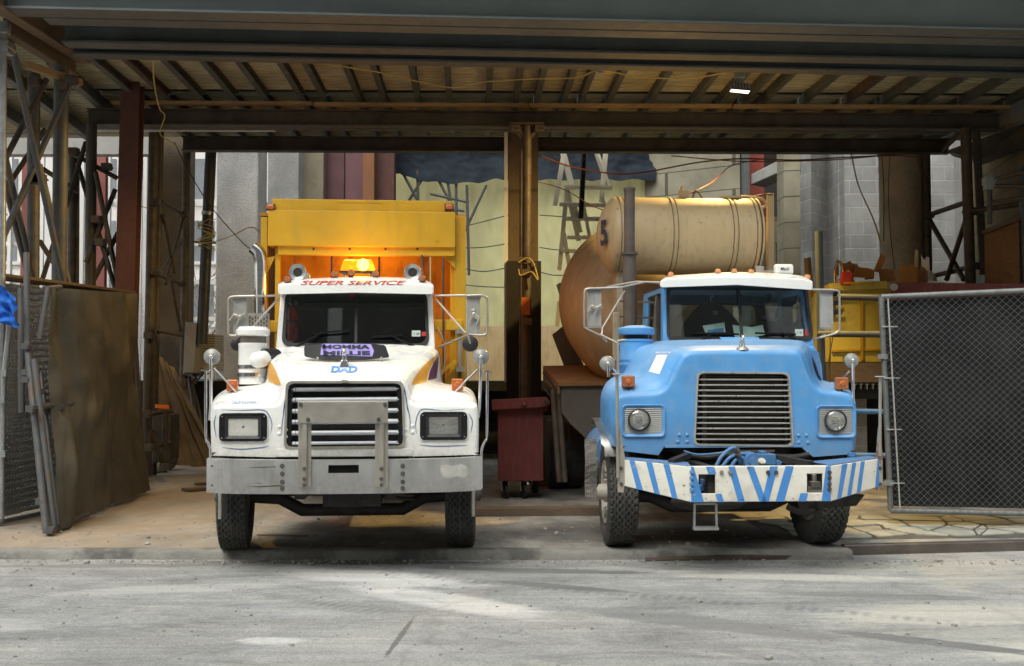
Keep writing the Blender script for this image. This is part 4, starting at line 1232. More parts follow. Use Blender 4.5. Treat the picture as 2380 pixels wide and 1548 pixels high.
def panel_with_hole(outer, inner, f, th):
    """outer / inner: 2-D loops, f -> 3-D"""
    mb = MB()
    mb.flatpoly([f(*p) for p in outer], [[f(*p) for p in inner]] if inner else [])
    mb.solid(th)
    return mb
def ring_mb(loop_a, loop_b, f, d):
    """frame between two matching loops, extruded by d"""
    mb = MB()
    A = [mb.bm.verts.new(Vector(f(*p))) for p in loop_a]; B = [mb.bm.verts.new(Vector(f(*p))) for p in loop_b]
    n = len(A)
    for i in range(n):
        j = (i+1) % n
        mb.bm.faces.new((A[i], A[j], B[j], B[i]))
    mb.solid(d)
    return mb
def scale_loop(lp, dx, dz):
    cx = sum(p[0] for p in lp)/len(lp); cz = sum(p[1] for p in lp)/len(lp)
    w_ = max(p[0] for p in lp)-min(p[0] for p in lp); h_ = max(p[1] for p in lp)-min(p[1] for p in lp)
    return [(cx+(x-cx)*(w_+2*dx)/w_, cz+(z-cz)*(h_+2*dz)/h_) for x, z in lp]

def dog_mb(s, f):
    """small standing dog ornament, facing -y; f maps local to place"""
    mb = MB()
    def B(c, r, sc): 
        mb.ball(c, r, sc, 10, 7)
    B((0,.02,.50), .17, (1,1.9,1.0)); B((0,-.20,.56), .18, (1.1,1,1.15)); B((0,-.34,.80), .15, (1.1,1,.95)); B((0,-.46,.74), .09, (1.1,1,.8))
    for x in (-.10, .10):
        mb.cyl((x,-.22,.48), (x*1.2,-.26,.0), .06, .05, 8); mb.cyl((x,.24,.48), (x*1.2,.30,.0), .06, .05, 8)
        mb.cyl((x*1.0,-.32,.88), (x*1.3,-.32,1.02), .04, .01, 6)
    mb.cyl((0,.32,.56), (0,.42,.66), .03, .02, 6)
    for v in mb.bm.verts: v.co = Vector(f(v.co*s))
    return mb

def mirror_set(T, truck, side, cx0, cy0, cx1, cy1, yl, frame_pts, arms, emblem=None, mname='side_mirror'):
    """rectangular side mirror seen from its back, in a bent tube frame"""
    a, b_ = T.pt(cx0, cy1, yl), T.pt(cx1, cy0, yl)
    rt = MB().tube(smoothline([T.pt(x, y, yl-.02) for x, y in frame_pts], 3), .013, 8).build(mname, MT['steel_dull'], truck, smooth=40)
    rt.name = mname
    mb = MB(); n = 11
    w_ = b_.x-a.x
    lp = []
    for i in range(n*4+1):
        x = a.x + w_*i/(n*4)
        lp.append((x, a.y + (.012 if (i//2) % 2 else 0)))
    mb.prism([Vector((x, y, a.z+.02)) for x, y in lp] + [Vector((b_.x, a.y+.07, a.z+.02)), Vector((a.x, a.y+.07, a.z+.02))], (0,0,b_.z-a.z-.04))
    mb.build('mirror_housing', MT['mirror'], rt, bevel=.003, seg=1)
    MB().box(a.x+.01, b_.x-.01, a.y+.071, a.y+.078, a.z+.03, b_.z-.03).build('mirror_glass', MT['mirrorglass'], rt)
    m = MB(); m.box(a.x-.006, b_.x+.006, a.y-.006, a.y+.075, a.z-.004, a.z+.02); m.build('housing_cap', MT['steel_dull'], rt)
    m = MB(); m.box(a.x-.006, b_.x+.006, a.y-.006, a.y+.075, b_.z-.02, b_.z+.004); m.build('housing_cap', MT['steel_dull'], rt)
    for pts in arms:
        MB().tube([T.pt(x, y, q) for x, y, q in pts], .012, 8).build('arm', MT['steel_dull'], rt, smooth=40)
    if emblem:
        ex, ey = emblem
        c = T.pt(ex, ey, yl-.03)
        s_ = .15
        tilt = Matrix.Rotation(R(28), 3, 'Y')
        mb = dog_mb(s_, lambda p: c + tilt @ Vector((p.y*-1.0 if side < 0 else p.y, p.x*.35, p.z-.07)))
        mb.build('emblem', MT['steel_dull'], rt, smooth=60)
    return rt

def spot_mirror(T, truck, cx, cy, yl, post, r_=.083, disc=True, brace=None):
    """round convex mirror on its post on the fender, seen from its back"""
    c = T.pt(cx, cy, yl)
    rt = MB().lathe([(0,-.02), (.02,-.02), (r_*.5,-.012), (r_*.92,0), (r_,.012), (r_*.96,.022), (0,.03)], c, (0,1,0), 32).build('round_mirror', MT['disc'], truck, smooth=40)
    MB().ball(c+Vector((0,-.03,-.0)), .022).cyl(c+Vector((0,-.03,0)), c+Vector((0,0,0)), .014, n=8).build('knuckle', MT['chrome'], rt, smooth=50)
    MB().tube([T.pt(x, y, q) for x, y, q in post], .015, 10).build('post', MT['chrome'], rt, smooth=40)
    if brace:
        MB().tube([T.pt(x, y, q) for x, y, q in brace], .009, 8).build('brace', MT['chrome'], rt, smooth=40)
    return rt

def turn_signal(T, truck, x0, y0, x1, y1, yl, mat='amber', yd=.07):
    a, b_ = T.pt(x0, y1, yl), T.pt(x1, y0, yl)
    h = MB().box(a.x, b_.x, yl, yl+yd, a.z, b_.z).build('turn_signal', MT[mat], truck, bevel=.012)
    c = (a+b_)/2
    MB().lathe([(0,-.012),(.02,-.010),(.028,0)], Vector((c.x, yl, c.z)), (0,1,0), 16).build('lens_centre', MT['amber'], h, smooth=40)
    MB().cyl((c.x, yl+yd/2, a.z), (c.x, yl+yd/2, a.z-.035), .014, n=8).build('stalk', MT['black'], h)
    return h

def wiper(T, truck, piv, mid, b0, b1, yl0, yl1):
    p, q = T.pt(*piv, yl0), T.pt(*mid, yl1)
    w_ = MB().tube([p, p.lerp(q, .35)+Vector((0,-.02,.0)), q], [.017, .014, .007], 6).build('wiper', MT['wiper'], truck, smooth=40)
    MB().bar(T.pt(*b0, yl1-.0), T.pt(*b1, yl1-.0), .012, .02).build('blade', MT['wiper'], w_)
    return w_

def seat_mb(c, w_):
    x, y, z = c
    mb = MB()
    mb.box(x-w_/2, x+w_/2, y-.25, y+.25, z, z+.14); mb.box(x-w_/2, x+w_/2, y+.18, y+.32, z+.14, z+.75)
    return mb

def cab(T, truck, wx0, wy0, wx1, wy1, yl, roofpts, cx0, cx1, sill, body_mat, depth, wr, slope=.22, side_flare=.03, trim='black', rearwin=True):
    """greenhouse: front panel with windscreen hole, side door panels with window holes, back panel"""
    g = {}
    a, b_ = T.pt(wx0, wy1, yl+.02), T.pt(wx1, wy0, yl+.10)
    zs = sill
    zt = T.pt((wx0+wx1)/2, roofpts, yl+.05).z
    xl, xr = T.pt(cx0, wy1, yl).x, T.pt(cx1, wy1, yl).x
    y = lambda z: yl + (z-zs)*slope
    f = lambda x, z: Vector((x, y(z), z))
    xin = .035
    outer = [(xl, zs), (xr, zs), (xr-xin, zt), (xl+xin, zt)]
    inner = rpoly([(a.x+.02, a.z), (b_.x-.02+0, a.z), (b_.x-.045, b_.z), (a.x+.045, b_.z)], wr, 6)
    rt = panel_with_hole(outer, inner, f, (0, .05, 0)).build('cab_shell', body_mat, truck, bevel=.012)
    # rubber surround
    ring_mb(scale_loop(inner, .012, .012), scale_loop(inner, -.022, -.022), lambda x, z: f(x, z)+Vector((0,-.012,0)), (0,.03,0)).build('windscreen_rubber', MT[trim], truck)
    gl = MB(); gl.flatpoly([f(x, z)+Vector((0,.012,0)) for x, z in scale_loop(inner, -.012, -.012)])
    gobj = gl.build('windscreen', MT['glass'], truck)
    g['f'] = f; g['inner'] = inner; g['a'] = a; g['b'] = b_; g['xl'] = xl; g['xr'] = xr; g['zs'] = zs; g['zt'] = zt; g['glass'] = gobj; g['y'] = y
    # sides
    for s_, xx in ((-1, xl), (1, xr)):
        yb = yl+depth
        def fs(yy, z, xx=xx, s_=s_): return Vector((xx - s_*xin*(z-zs)/(zt-zs), yy, z))
        so = [(yl+.055, zs), (yb, zs), (yb, zt), (y(zt)+.055, zt)]
        hz0, hz1 = zs+.06, zt-.09
        si = rpoly([(y(hz0)+.14, hz0), (yb-.28, hz0), (yb-.28, hz1), (y(hz1)+.12, hz1)], .05, 3)
        sp = MB(); sp.flatpoly([fs(*p) for p in so], [[fs(*p) for p in si]]); sp.solid((-s_*.045, 0, 0))
        d_ = sp.build('door_upper', body_mat, truck, bevel=.006)
        gl = MB(); gl.flatpoly([fs(*p)-Vector((s_*.02,0,0)) for p in si])
        gl.build('side_window', MT['glass'], d_)
        MB().bar(fs(y(hz0)+.32, hz0)-Vector((s_*.008,0,0)), fs(y(hz1)+.32, hz1)-Vector((s_*.008,0,0)), .03, .03).build('window_divider', MT['black'], d_)
    # back
    yb = yl+depth
    bo = [(xl, zs), (xr, zs), (xr-xin, zt), (xl+xin, zt)]
    bi = rpoly([(xl+.25, zs+.18), (xr-.25, zs+.18), (xr-.28, zt-.16), (xl+.28, zt-.16)], .06, 3)
    bp_ = MB(); bp_.flatpoly([(x, yb-.04, z) for x, z in bo], [[(x, yb-.04, z) for x, z in bi]]); bp_.solid((0,.04,0))
    bk = bp_.build('cab_back', MT['interior'], truck)
    gl = MB(); gl.flatpoly([(x, yb-.02, z) for x, z in bi]); gl.build('rear_window', MT['glass'], bk)
    return g
# ================================================================ white truck with the yellow body
TW = TF(-1.49, 10.0, 4.9)
wt = thing('white_truck', 'white long-nosed truck with a bright steel bumper and a tall yellow body behind its cab', 'truck', TW.O, TW.a)
W_ = TW.pt
# hood
S0 = [(492,1052),(490,1000),(491,955),(503,942),(560,939),(628,939),(648,932),(659,902),(668,885),(698,878),(802,876),(902,877),(934,884),(944,900),(954,930),(975,938),(1040,937),(1098,940),(1111,952),(1113,1000),(1112,1052)]
S1 = [(492,1050),(491,985),(493,938),(515,918),(560,908),(608,903),(632,893),(642,868),(655,855),(690,848),(802,845),(910,847),(948,853),(962,866),(972,893),(995,903),(1045,906),(1090,916),(1108,936),(1112,985),(1112,1050)]
S2 = [(500,1040),(498,980),(500,930),(525,905),(565,898),(602,894),(618,885),(624,850),(636,833),(675,825),(812,821),(950,824),(985,830),(1000,846),(1008,885),(1025,892),(1060,896),(1090,903),(1105,925),(1108,980),(1106,1040)]
S3 = [(520,1030),(518,960),(520,925),(540,903),(575,897),(604,893),(616,880),(620,835),(633,815),(670,806),(824,800),(980,803),(1012,812),(1022,832),(1025,880),(1034,892),(1060,897),(1085,905),(1095,925),(1096,960),(1095,1030)]
gh = rpoly([(668,889),(935,889),(939,1038),(663,1041)], 16, 5)
hole = [Vector((W_(x, y, .2).x, .2, W_(x, y, .2).z)) for x, y in gh]
mb, rows = loft_body(TW, [(.2,S0),(.55,S1),(1.05,S2),(1.78,S3)], 6, 7, .045, [(1112,1057),(958,1061),(640,1063),(492,1059)], hole)
hood = mb.build('hood', MT['white'], wt, smooth=50)
bvh = bvh_of(hood)
# inner skirts / wheel wells
for b4 in ((-1.16,-.62,1.62,1.66,.55,1.45),(.62,1.16,1.62,1.66,.55,1.45),(-.56,.56,.32,.35,.7,1.55)): MB().box(*b4).build('splash_panel', MT['dark'], wt)
# lower fascia strip joint
m = MB(); a, b_ = W_(640,1062,.19), W_(958,1042,.19); m.box(a.x,b_.x,.185,.197,a.z,b_.z); m.build('fascia_strip', MT['white'], wt, bevel=.003)
for x in (716, 832-6, 870):
    pass
# grille
gr = ring_mb(scale_loop([(p.x,p.z) for p in hole], .014, .014), scale_loop([(p.x,p.z) for p in hole], -.008, -.008), lambda x, z: Vector((x, .182, z)), (0,.05,0)).build('grille', MT['steel_dull'], wt)
lp2 = [(p.x,p.z) for p in hole]
ring_mb(scale_loop(lp2, -.006, -.006), scale_loop(lp2, -.05, -.025), lambda x, z: Vector((x, .215, z)), (0,.14,0)).build('grille_surround', MT['blackgloss'], gr)
a, b_ = W_(690,1036,.3), W_(915,895,.3)
m = MB(); m.box(a.x-.1, b_.x+.1, .33, .345, a.z-.05, b_.z+.05)
m.build('radiator', MT['radiator'], gr)
m = MB()
for i in range(9):
    z = a.z + (b_.z-a.z)*(i+.5)/9; m.box(a.x, b_.x, .315, .325, z-.004, z+.004)
m.build('radiator_tubes', MT['dark'], gr)
for yy in (904, 929, 955, 980, 1006, 1031):
    p, q = W_(679, yy+1, .235), W_(927, yy-1, .235)
    s_ = MB().tube([p, q], .0215, 12).build('grille_bar', MT['greypaint'], gr, smooth=40)
    m = MB().cyl(p+Vector((.03,-.001,0)), p+Vector((.034,-.001,0)), .0225, n=12); m.build('bar_collar', MT['dark'], s_)
m = MB().bx(W_(801,886,.17), (.05,.02,.025)); m.build('grille_latch', MT['steel_dull'], gr, bevel=.003)
# headlights
for side, (hx0,hy0,hx1,hy1, lx0,ly0,lx1,ly1) in enumerate(((509,960,621,1026, 530,973,600,1013),(976,957,1086,1023, 997,969,1065,1009))):
    a, b_ = W_(hx0,hy1,.19), W_(hx1,hy0,.19)
    lp = rrect(a.x, b_.x, a.z, b_.z, .045, 5)
    a2, b2 = W_(lx0,ly1,.19), W_(lx1,ly0,.19)
    li = rrect(a2.x, b2.x, a2.z, b2.z, .012, 5)
    rim_ = scale_loop(lp, .012, .012)
    hl = ring_mb(rim_, lp, lambda x, z: Vector((x,.192,z)), (0,.03,0)).build('headlight', MT['white'], wt)
    mid = scale_loop(li, .028, .026)
    ring_mb(lp, mid, lambda x, z: Vector((x,.182,z)), (0,.03,0)).build('bezel', MT['blackgloss'], hl)
    mb = MB()
    A = [mb.bm.verts.new((x,.176,z)) for x, z in mid]; B = [mb.bm.verts.new((x,.188,z)) for x, z in li]
    for i in range(len(A)):
        j = (i+1) % len(A); mb.bm.faces.new((A[i],A[j],B[j],B[i]))
    mb.solid((0,.02,0)); mb.build('inner_bezel', MT['black'], hl)
    mb = MB(); mb.flatpoly([(x,.1965,z) for x, z in li]); mb.build('reflector', MT['reflector'], hl)
    def lens(u, v):
        x = a2.x+(b2.x-a2.x)*u; z = a2.z+(b2.z-a2.z)*v
        return (x, .190-.010*math.sin(PI*u)*math.sin(PI*v)+.0018*math.sin(u*70), z)
    MB().grid(lens, 70, 16).build('lens', MT['headlens'] if 'headlens' in MT else MT.setdefault('headlens', glassmat('headlamp_lens', (.97,.96,.93), .10, .10)), hl, smooth=60)
    c2 = (a2+b2)/2
    MB().ball((c2.x, .205, c2.z), .022, (1,.5,1)).build('bulb', MT['chrome'], hl, smooth=60)
    m = MB()
    for x in (a.x+.025, b_.x-.025):
        for z in (a.z+.03, b_.z-.03):
            m.cyl((x,.178,z),(x,.184,z),.006,n=6)
    q = m.build('bezel_screws', MT['steel'], hl)
# rivets
for x, y in ((649,992),(649,1008),(664,999),(664,1015),(942,998),(942,1013),(959,990),(959,1005)) :
    MB().ball(W_(x,y,.2), .019, (1,.45,1), 12, 6).build('rivet', MT['white'], wt, smooth=60)
# pinstripes
def stripe(pts, w_=1.6, mat='pinstripe', taper=True):
    P = smoothline([Vector((x, y, 0)) for x, y in pts], 5)
    n = len(P); L_, R_ = [], []
    for i, p in enumerate(P):
        t = (P[min(i+1,n-1)]-P[max(i-1,0)]).normalized(); nn = Vector((-t.y, t.x, 0))
        k = w_/2*(max(.35, math.sin(PI*i/(n-1))**.5) if taper else 1)
        L_.append(p+nn*k); R_.append(p-nn*k)
    mb = MB()
    A = [mb.bm.verts.new(cast(TW, bvh, p.x, p.y, .003)) for p in L_]; B = [mb.bm.verts.new(cast(TW, bvh, p.x, p.y, .003)) for p in R_]
    for i in range(n-1): mb.bm.faces.new((A[i],A[i+1],B[i+1],B[i]))
    return mb
for pts in (((515,953),(560,954),(610,953),(625,965),(632,985),(629,1008)), ((502,965),(498,985),(503,1018)), ((517,1040),(560,1044),(610,1040),(625,1036)),
            ((679,885),(668,905),(662,940),(656,985),(655,1010)), ((675,892),(663,930),(658,960)), ((930,884),(940,905),(946,940),(953,975),(952,1005)), ((934,893),(944,925),(947,955)),
            ((968,1008),(966,985),(972,962),(985,951),(1030,954),(1080,951)), ((1090,962),(1098,980),(1094,1006)), ((975,1034),(1010,1037),(1060,1036),(1085,1035))):
    stripe(pts, 2.2).build('pinstripe', MT['pinstripe'], wt)
decal(TW, bvh, [(622,838),(630,842),(642,862),(650,885),(654,896),(640,894),(624,886)], .003, 4).build('orange_swoosh', MT['orange'], wt)
decal(TW, bvh, [(1019,822),(1010,828),(992,842),(974,862),(962,880),(956,894),(975,892),(990,888),(996,862),(1006,842)], .003, 4).build('orange_swoosh', MT['orange'], wt)
decal(TW, bvh, [(1019,826),(1008,842),(999,862),(994,884),(1014,880),(1018,850)], .003, 4).build('plum_swoosh', MT['plum'], wt)
decal_text(TW, bvh, 'DAD', 800, 859, 62, 15, .004, bold=.045, shear=.1, cuts=2).build('hood_lettering', MT['blueink'], wt)
decal_text(TW, bvh, 'Jacono', 566, 936, 60, 14, .006, cuts=2).build('fender_lettering', MT['paleink'], wt)
# bug deflector
P_ = lambda x, y: W_(x, y, .95)
lp = rpoly([(704,804),(760,799),(840,798),(895,803),(905,832),(850,838),(800,840),(750,839),(705,830)], 6, 4)
mb = MB()
def dfl(x, y):
    q = W_(x, y, .60); u = (x-805)/100
    return Vector((q.x, .60 + .08*u*u + (840-y)/40*.04, q.z+.006))
mb.flatpoly([(x,y,0) for x,y in lp])
for _ in range(3):
    bmesh.ops.subdivide_edges(mb.bm, edges=[e for e in mb.bm.edges if e.calc_length() > 9], cuts=1); bmesh.ops.triangulate(mb.bm, faces=mb.bm.faces[:])
for v in mb.bm.verts: v.co = dfl(v.co.x, v.co.y)
mb.solid((0,.012,0))
bd = mb.build('bug_deflector', MT['black'], wt, smooth=50)
bvd = bvh_of(bd)
decal(TW, bvd, [(748,799),(862,800),(869,816),(865,829),(745,825)], .004, 8).build('sticker', MT['purple'], bd)
decal_text(TW, bvd, 'MOMMA', 805, 806.5, 108, 9.5, .009, bold=.04, cuts=1).build('deflector_lettering', MT['ink'], bd)
decal_text(TW, bvd, 'MILLIE', 806, 821, 108, 9.5, .009, bold=.04, cuts=1).build('deflector_lettering', MT['ink'], bd)
for x in (-.3, .3):
    z = 1.80; m = MB().bar((x, .72, 1.80), (x, .64, 1.90), .02, .02)
    m.build('deflector_stay', MT['steel_dull'], bd)
# ornament
c = cast(TW, bvh, 800, 852, 0)
m = MB(); m.prism([c+Vector((-.05,-.03,-.01)), c+Vector((.05,-.03,-.01)), c+Vector((.028,-.01,.06)), c+Vector((-.028,-.01,.06))], (0,.05,.01))
orn = m.build('hood_ornament', MT['chrome'], wt, bevel=.006)
dog_mb(.115, lambda p: p + c + Vector((0,0,.06))).build('ornament_figure', MT['chrome'], orn, smooth=60)

# cab
g = cab(TW, wt, 652, 680, 1000, 802, 1.80, 676, 640, 1012, 1.95, MT['white'], 1.45, .10)
xl, xr, zs, zt = g['xl'], g['xr'], g['zs'], g['zt']
# lower cab body
mb = MB(); mb.box(xl-.012, xr+.012, 1.79, 3.25, .85, zs+.004)
mb.build('cab_lower', MT['white'], wt, bevel=.03)
# scuttle between hood and windscreen
mb = MB(); mb.prism([(xl+.0,1.70,1.92),(xr-.0,1.70,1.92),(xr-.0,1.80,2.0),(xl+.0,1.80,2.0)], (0,.02,-.1)); mb.build('scuttle', MT['white'], wt, bevel=.01)
# roof
RS = [(1.66, [(646,681),(646,664),(651,660),(680,658),(824,655),(975,658),(1003,662),(1008,666),(1008,681)]),
      (1.95, [(648,668),(649,661),(658,655),(690,650),(826,644),(965,648),(995,654),(1005,661),(1006,668)]),
      (2.5, [(655,668),(656,661),(664,655),(695,650),(828,645),(960,648),(988,654),(996,661),(998,668)]),
      (3.26, [(668,676),(668,668),(676,662),(705,659),(830,655),(950,658),(975,662),(984,668),(985,676)])]
mb, rr = loft_body(TW, RS, 4, 4, .02, [(1008,684),(824,680),(646,684)])
# visor underside and rear closing
vs = [Vector(p) for p in rr[-1]]
mb.flatpoly(vs + [Vector((vs[-1].x, vs[-1].y, zt-.02)), Vector((vs[0].x, vs[0].y, zt-.02))])
roof = mb.build('roof', MT['white'], wt, smooth=40)
m = MB(); m.box(xl+.03, xr-.03, 1.75, 3.2, zt-.03, zt+.01); m.build('roof_lining', MT['interior'], wt)
bvr = bvh_of(roof)
decal_text(TW, bvr, 'SUPER SERVICE', 821, 657.5, 246, 8.5, .004, bold=.02, shear=.35, cuts=2).build('roof_lettering', MT['redink'], roof)
# divider, interior
f = g['f']
xm = (g['a'].x+g['b'].x)/2
MB().bar(f(xm, g['a'].z-.01)+Vector((0,-.008,0)), f(xm, g['b'].z+.01)+Vector((0,-.008,0)), .028, .03).build('windscreen_divider', MT['black'], wt)
m = MB(); m.box(xl+.06, xr-.06, 1.88, 2.25, 1.75, 1.97); m.build('dashboard', M('grey_green_dash', (.16,.20,.19), .7), wt, bevel=.02)
seat_mb((xl+.45, 2.75, 1.35), .5).build('seat', MT['interior'], wt, bevel=.04)
seat_mb((xr-.45, 2.75, 1.40), .5).build('seat', MT['interior'], wt, bevel=.04)
def steering(par, c):
    m = MB(); c = Vector(c); ax = Vector((0,-.75,.65)).normalized()
    u = Vector((1,0,0)); v = ax.cross(u)
    pts = [c + (u*math.cos(2*PI*i/32)+v*math.sin(2*PI*i/32))*.24 for i in range(33)]
    m.tube(pts, .013, 6)
    for a in (30, 150, 270): m.cyl(c, c+(u*math.cos(R(a))+v*math.sin(R(a)))*.24, .01, n=6)
    m.cyl(c, c-ax*-.0+Vector((0,-.3,-.3)), .03, n=8)
    return m.build('steering_wheel', MT['black'], par, smooth=50)
steering(wt, (xr-.45, 2.32, 2.06))
m = MB(); m.box(xl+.06, xr-.06, 3.1, 3.2, 1.3, 2.53); m.build('rear_lining', MT['interior'], wt)
# stickers on glass
def on_glass(T, g, px, py, dy=.0):
    q = T.pt(px, py, g['y'](T.pt(px, py, 1.9).z)); return Vector((q.x, g['y'](q.z)-.003+dy, q.z))
def glass_patch(T, g, x0, y0, x1, y1, mat, name, par, dy=0):
    P = [on_glass(T, g, *c, dy) for c in ((x0,y0),(x1,y0),(x1,y1),(x0,y1))]
    m = MB(); m.flatpoly(P); return m.build(name, mat, par)
st_ = glass_patch(TW, g, 957,768,977,782, MT['sticker'], 'inspection_sticker', wt, .006)
text_mb('11 08', .07, lambda x, z: on_glass(TW, g, 967, 776, .002)+Vector((x,.22*z,z))).build('sticker_print', MT['ink'], st_)
glass_patch(TW, g, 980,771,990,781, MT['redink'], 'red_sticker', wt, .006)
glass_patch(TW, g, 813,682,825,692, MT['redink'], 'red_tag', wt, .02)
wiper(TW, wt, (686,808), (757,768), (724,775), (812,768), 1.74, 1.80)
wiper(TW, wt, (963,806), (905,778), (865,783), (935,779), 1.74, 1.80)
# papers on dash
MB().box(-.52,-.2,1.9,2.1,1.972,1.98).build('dash_paper', MT['paper'], wt)
# marker lights, horns, beacon
for x, y in ((667,649),(777,637),(812+4,634),(873,636),(982,647)):
    yq = 1.72 if x in (667, 982) else 1.95
    h = MB().lathe([(.0,-.05),(.022,-.05),(.033,-.03),(.038,.03)], W_(x, y, yq), (0,1,0), 20).build('marker_light', MT['amberdirty'], wt, smooth=50)
    MB().lathe([(.041,.022),(.041,.06),(.0,.07)], W_(x, y, yq), (0,1,0), 20).bx(W_(x, y+8, yq+.035), (.05,.06,.05)).build('light_base', MT['black'], h, smooth=50)
for x in (692, 959):
    c = W_(x, 633, 1.9)
    h = MB().lathe([(.0,.10),(.012,.10),(.015,.05),(.030,.015),(.055,-.01),(.088,-.03),(.091,-.025),(.06,.0),(.035,.035),(.024,.08),(.022,.28),(.0,.28)], c, (0,1,0), 32).build('air_horn', MT['galv'], wt, smooth=60)
    MB().cyl((c.x,c.y-.004,c.z), (c.x,c.y-.002,c.z), .048, n=20).build('horn_shade_disc', MT['dark'], h)  # dark disc painted in for the shade inside the horn mouth
    MB().cyl((c.x,c.y+.15,c.z), (c.x,c.y+.15,c.z-.12), .02, n=8).build('horn_foot', MT['steel_dull'], h)
    MB().cyl((c.x+.06,c.y+.2,c.z-.02), (c.x+.06,c.y+.3,c.z-.02), .045, n=16).build('horn_can', MT['steel_dull'], h, smooth=50)
# beacon
bc = bpy.data.objects.new('beacon', None); COL.objects.link(bc); bc.parent = wt
b0, b1, b2, b3 = W_(790,629,2.2), W_(873,629,2.2), W_(864,602,2.2), W_(799,602,2.2)
MT['beacon'] = bpy.data.materials.new('lit_amber_beacon')
t, N, L, b_ = nt(MT['beacon'])
b_.inputs['Base Color'].default_value = (.9,.25,.01,1)
b_.inputs['Roughness'].default_value = .15
em = ramp(t, tex_noise(t, 5, 2), [(.42, (1.0,.16,.0)), (.58, (1.0,.50,.02))])
L.new(em, b_.inputs['Emission Color']); b_.inputs['Emission Strength'].default_value = 1.25
MB().prism([b0,b1,b2,b3], (0,.18,0)).build('beacon_lens', MT['beacon'], bc, bevel=.018)
lamp_c = (b0+b2)/2+Vector((.08,-.006,0))
MB().lathe([(0,-.012),(.05,-.008),(.065,0)], lamp_c, (0,1,0), 20).build('beacon_lamp', emis('beacon_bulb', (1,.62,.04), 7), bc)
m = MB(); m.bx((b0+b1)/2+Vector((0,.09,-.012)), (b1.x-b0.x+.01,.20,.02)); m.build('beacon_base', MT['black'], bc, bevel=.004)
for x in (b0.x+.05, b1.x-.05):
    MB().bar((x,2.24,b0.z-.02),(x,2.24,b0.z-.13),.02,.03).build('beacon_leg', MT['steel_dull'], bc)
MB().bar((b0.x+.05,2.26,b0.z-.03),(b1.x-.08,2.26,b0.z-.12),.008,.008).build('beacon_wire', MT['black'], bc)
def lamp(name, kind, loc, energy, col, parent=None, size=.15, aim=None, spot=None):
    ld = bpy.data.lights.new(name, kind); ld.energy = energy; ld.color = col
    if kind == 'POINT': ld.shadow_soft_size = size
    if kind == 'SPOT': ld.shadow_soft_size = size; ld.spot_size = R(spot); ld.spot_blend = .6
    if kind == 'AREA': ld.size = size
    o = bpy.data.objects.new(name, ld); COL.objects.link(o); o.location = loc
    if parent is not None: o.parent = parent
    if aim is not None:
        o.rotation_euler = (Vector(aim)-Vector(loc)).to_track_quat('-Z','Y').to_euler()
    return o
lamp('beacon_light', 'POINT', (b0+b2)/2+Vector((0,1.15,-.02)), 16, (1,.36,.02), bc, .12)
# extinguisher stands in the cab: a thing of its own
def top_at(T, o): o.location = T.O; o.rotation_euler = (0,0,T.a); return o
c = W_(680, 745, 2.3)
ex = thing('fire_extinguisher', 'red fire extinguisher inside the white truck cab behind the windscreen', 'extinguisher'); top_at(TW, ex)
MB().lathe([(0,-.22),(.055,-.22),(.06,-.2),(.06,.1),(.04,.15),(.02,.17),(.0,.17)], c, (0,0,1), 20).build('bottle', MT['red_ext'], ex, smooth=50)
MB().cyl(c+Vector((0,0,.17)), c+Vector((0,0,.22)), .022, n=10).bar(c+Vector((-.02,0,.23)), c+Vector((.07,-.02,.26)), .015,.015).build('valve', MT['black'], ex)
MB().lathe([(.061,-.02),(.062,-.02),(.062,.0),(.061,.0)], c, (0,0,1), 20).build('strap', MT['black'], ex)

# mirrors
mirror_set(TW, wt, -1, 542,694,573,780, 1.55, [(592,688),(545,689),(533,693),(531,705),(531,770),(534,779),(545,780),(568,778)],
           [[(566,689,1.55),(650,687,1.78)],[(583,765,1.6),(648,694,1.79)],[(648,694,1.79),(590,756,1.7)]], (550,737))
mirror_set(TW, wt, 1, 1085,690,1116,778, 1.62, [(1085,687),(1116,686),(1129,690),(1132,702),(1132,765),(1128,777),(1115,779),(1090,777)],
           [[(1010,687,1.78),(1095,686,1.62)],[(1012,694,1.79),(1082,774,1.64)],[(1020,807,1.9),(1090,777,1.62)]], (1106,737))
c = W_(1093,799,1.6)
rm = MB().lathe([(0,-.02),(.05,-.015),(.083,0),(.083,.02),(0,.025)], c, (0,1,0), 28).build('round_mirror', MT['black'], wt, smooth=40)
MB().cyl(c+Vector((-.03,-.02,.1)), c+Vector((0,-.01,0)), .012, n=8).build('knuckle', MT['steel_dull'], rm)
c = W_(552,800,1.7)
MB().lathe([(0,-.02),(.05,-.015),(.07,0),(.07,.02),(0,.025)], c, (0,1,0), 28).build('round_mirror', MT['black'], wt, smooth=40)
spot_mirror(TW, wt, 492, 829, .5, [(490,835,.47),(490,945,.42),(487,975,.5)], .077, brace=[(497,855,.46),(550,912,.5)])
spot_mirror(TW, wt, 1118, 829, .5, [(1118,835,.47),(1115,945,.42),(1112,970,.5)], .077, brace=[(1110,858,.46),(1058,910,.5)])
turn_signal(TW, wt, 526, 882, 552, 910, .52)
turn_signal(TW, wt, 1050, 880, 1077, 908, .52)
# front bumper
mb = MB()
def bump_prof(u):
    x = -1.225 + 2.45*u
    k = max(0, abs(x)-.92)
    return x, .0 + k*k*1.1
n = 40
F0, F1 = [], []
zb, zt_ = W_(802,1148,0).z, W_(802,1070,0).z
def bshape(off, lo, hi): 
    out = []
    for i in range(n+1):
        x, y = bump_prof(i/n)
        lift = .035*(abs(x)/1.22)**2
        out.append((Vector((x, y+off, lo+lift*.4)), Vector((x, y+off, hi+lift*.5))))
    return out
A = bshape(0, zb, zt_); B = bshape(.11, zb+.02, zt_)
mid = n//2
front_outer = [p[0] for p in A] + [p[1] for p in reversed(A)]
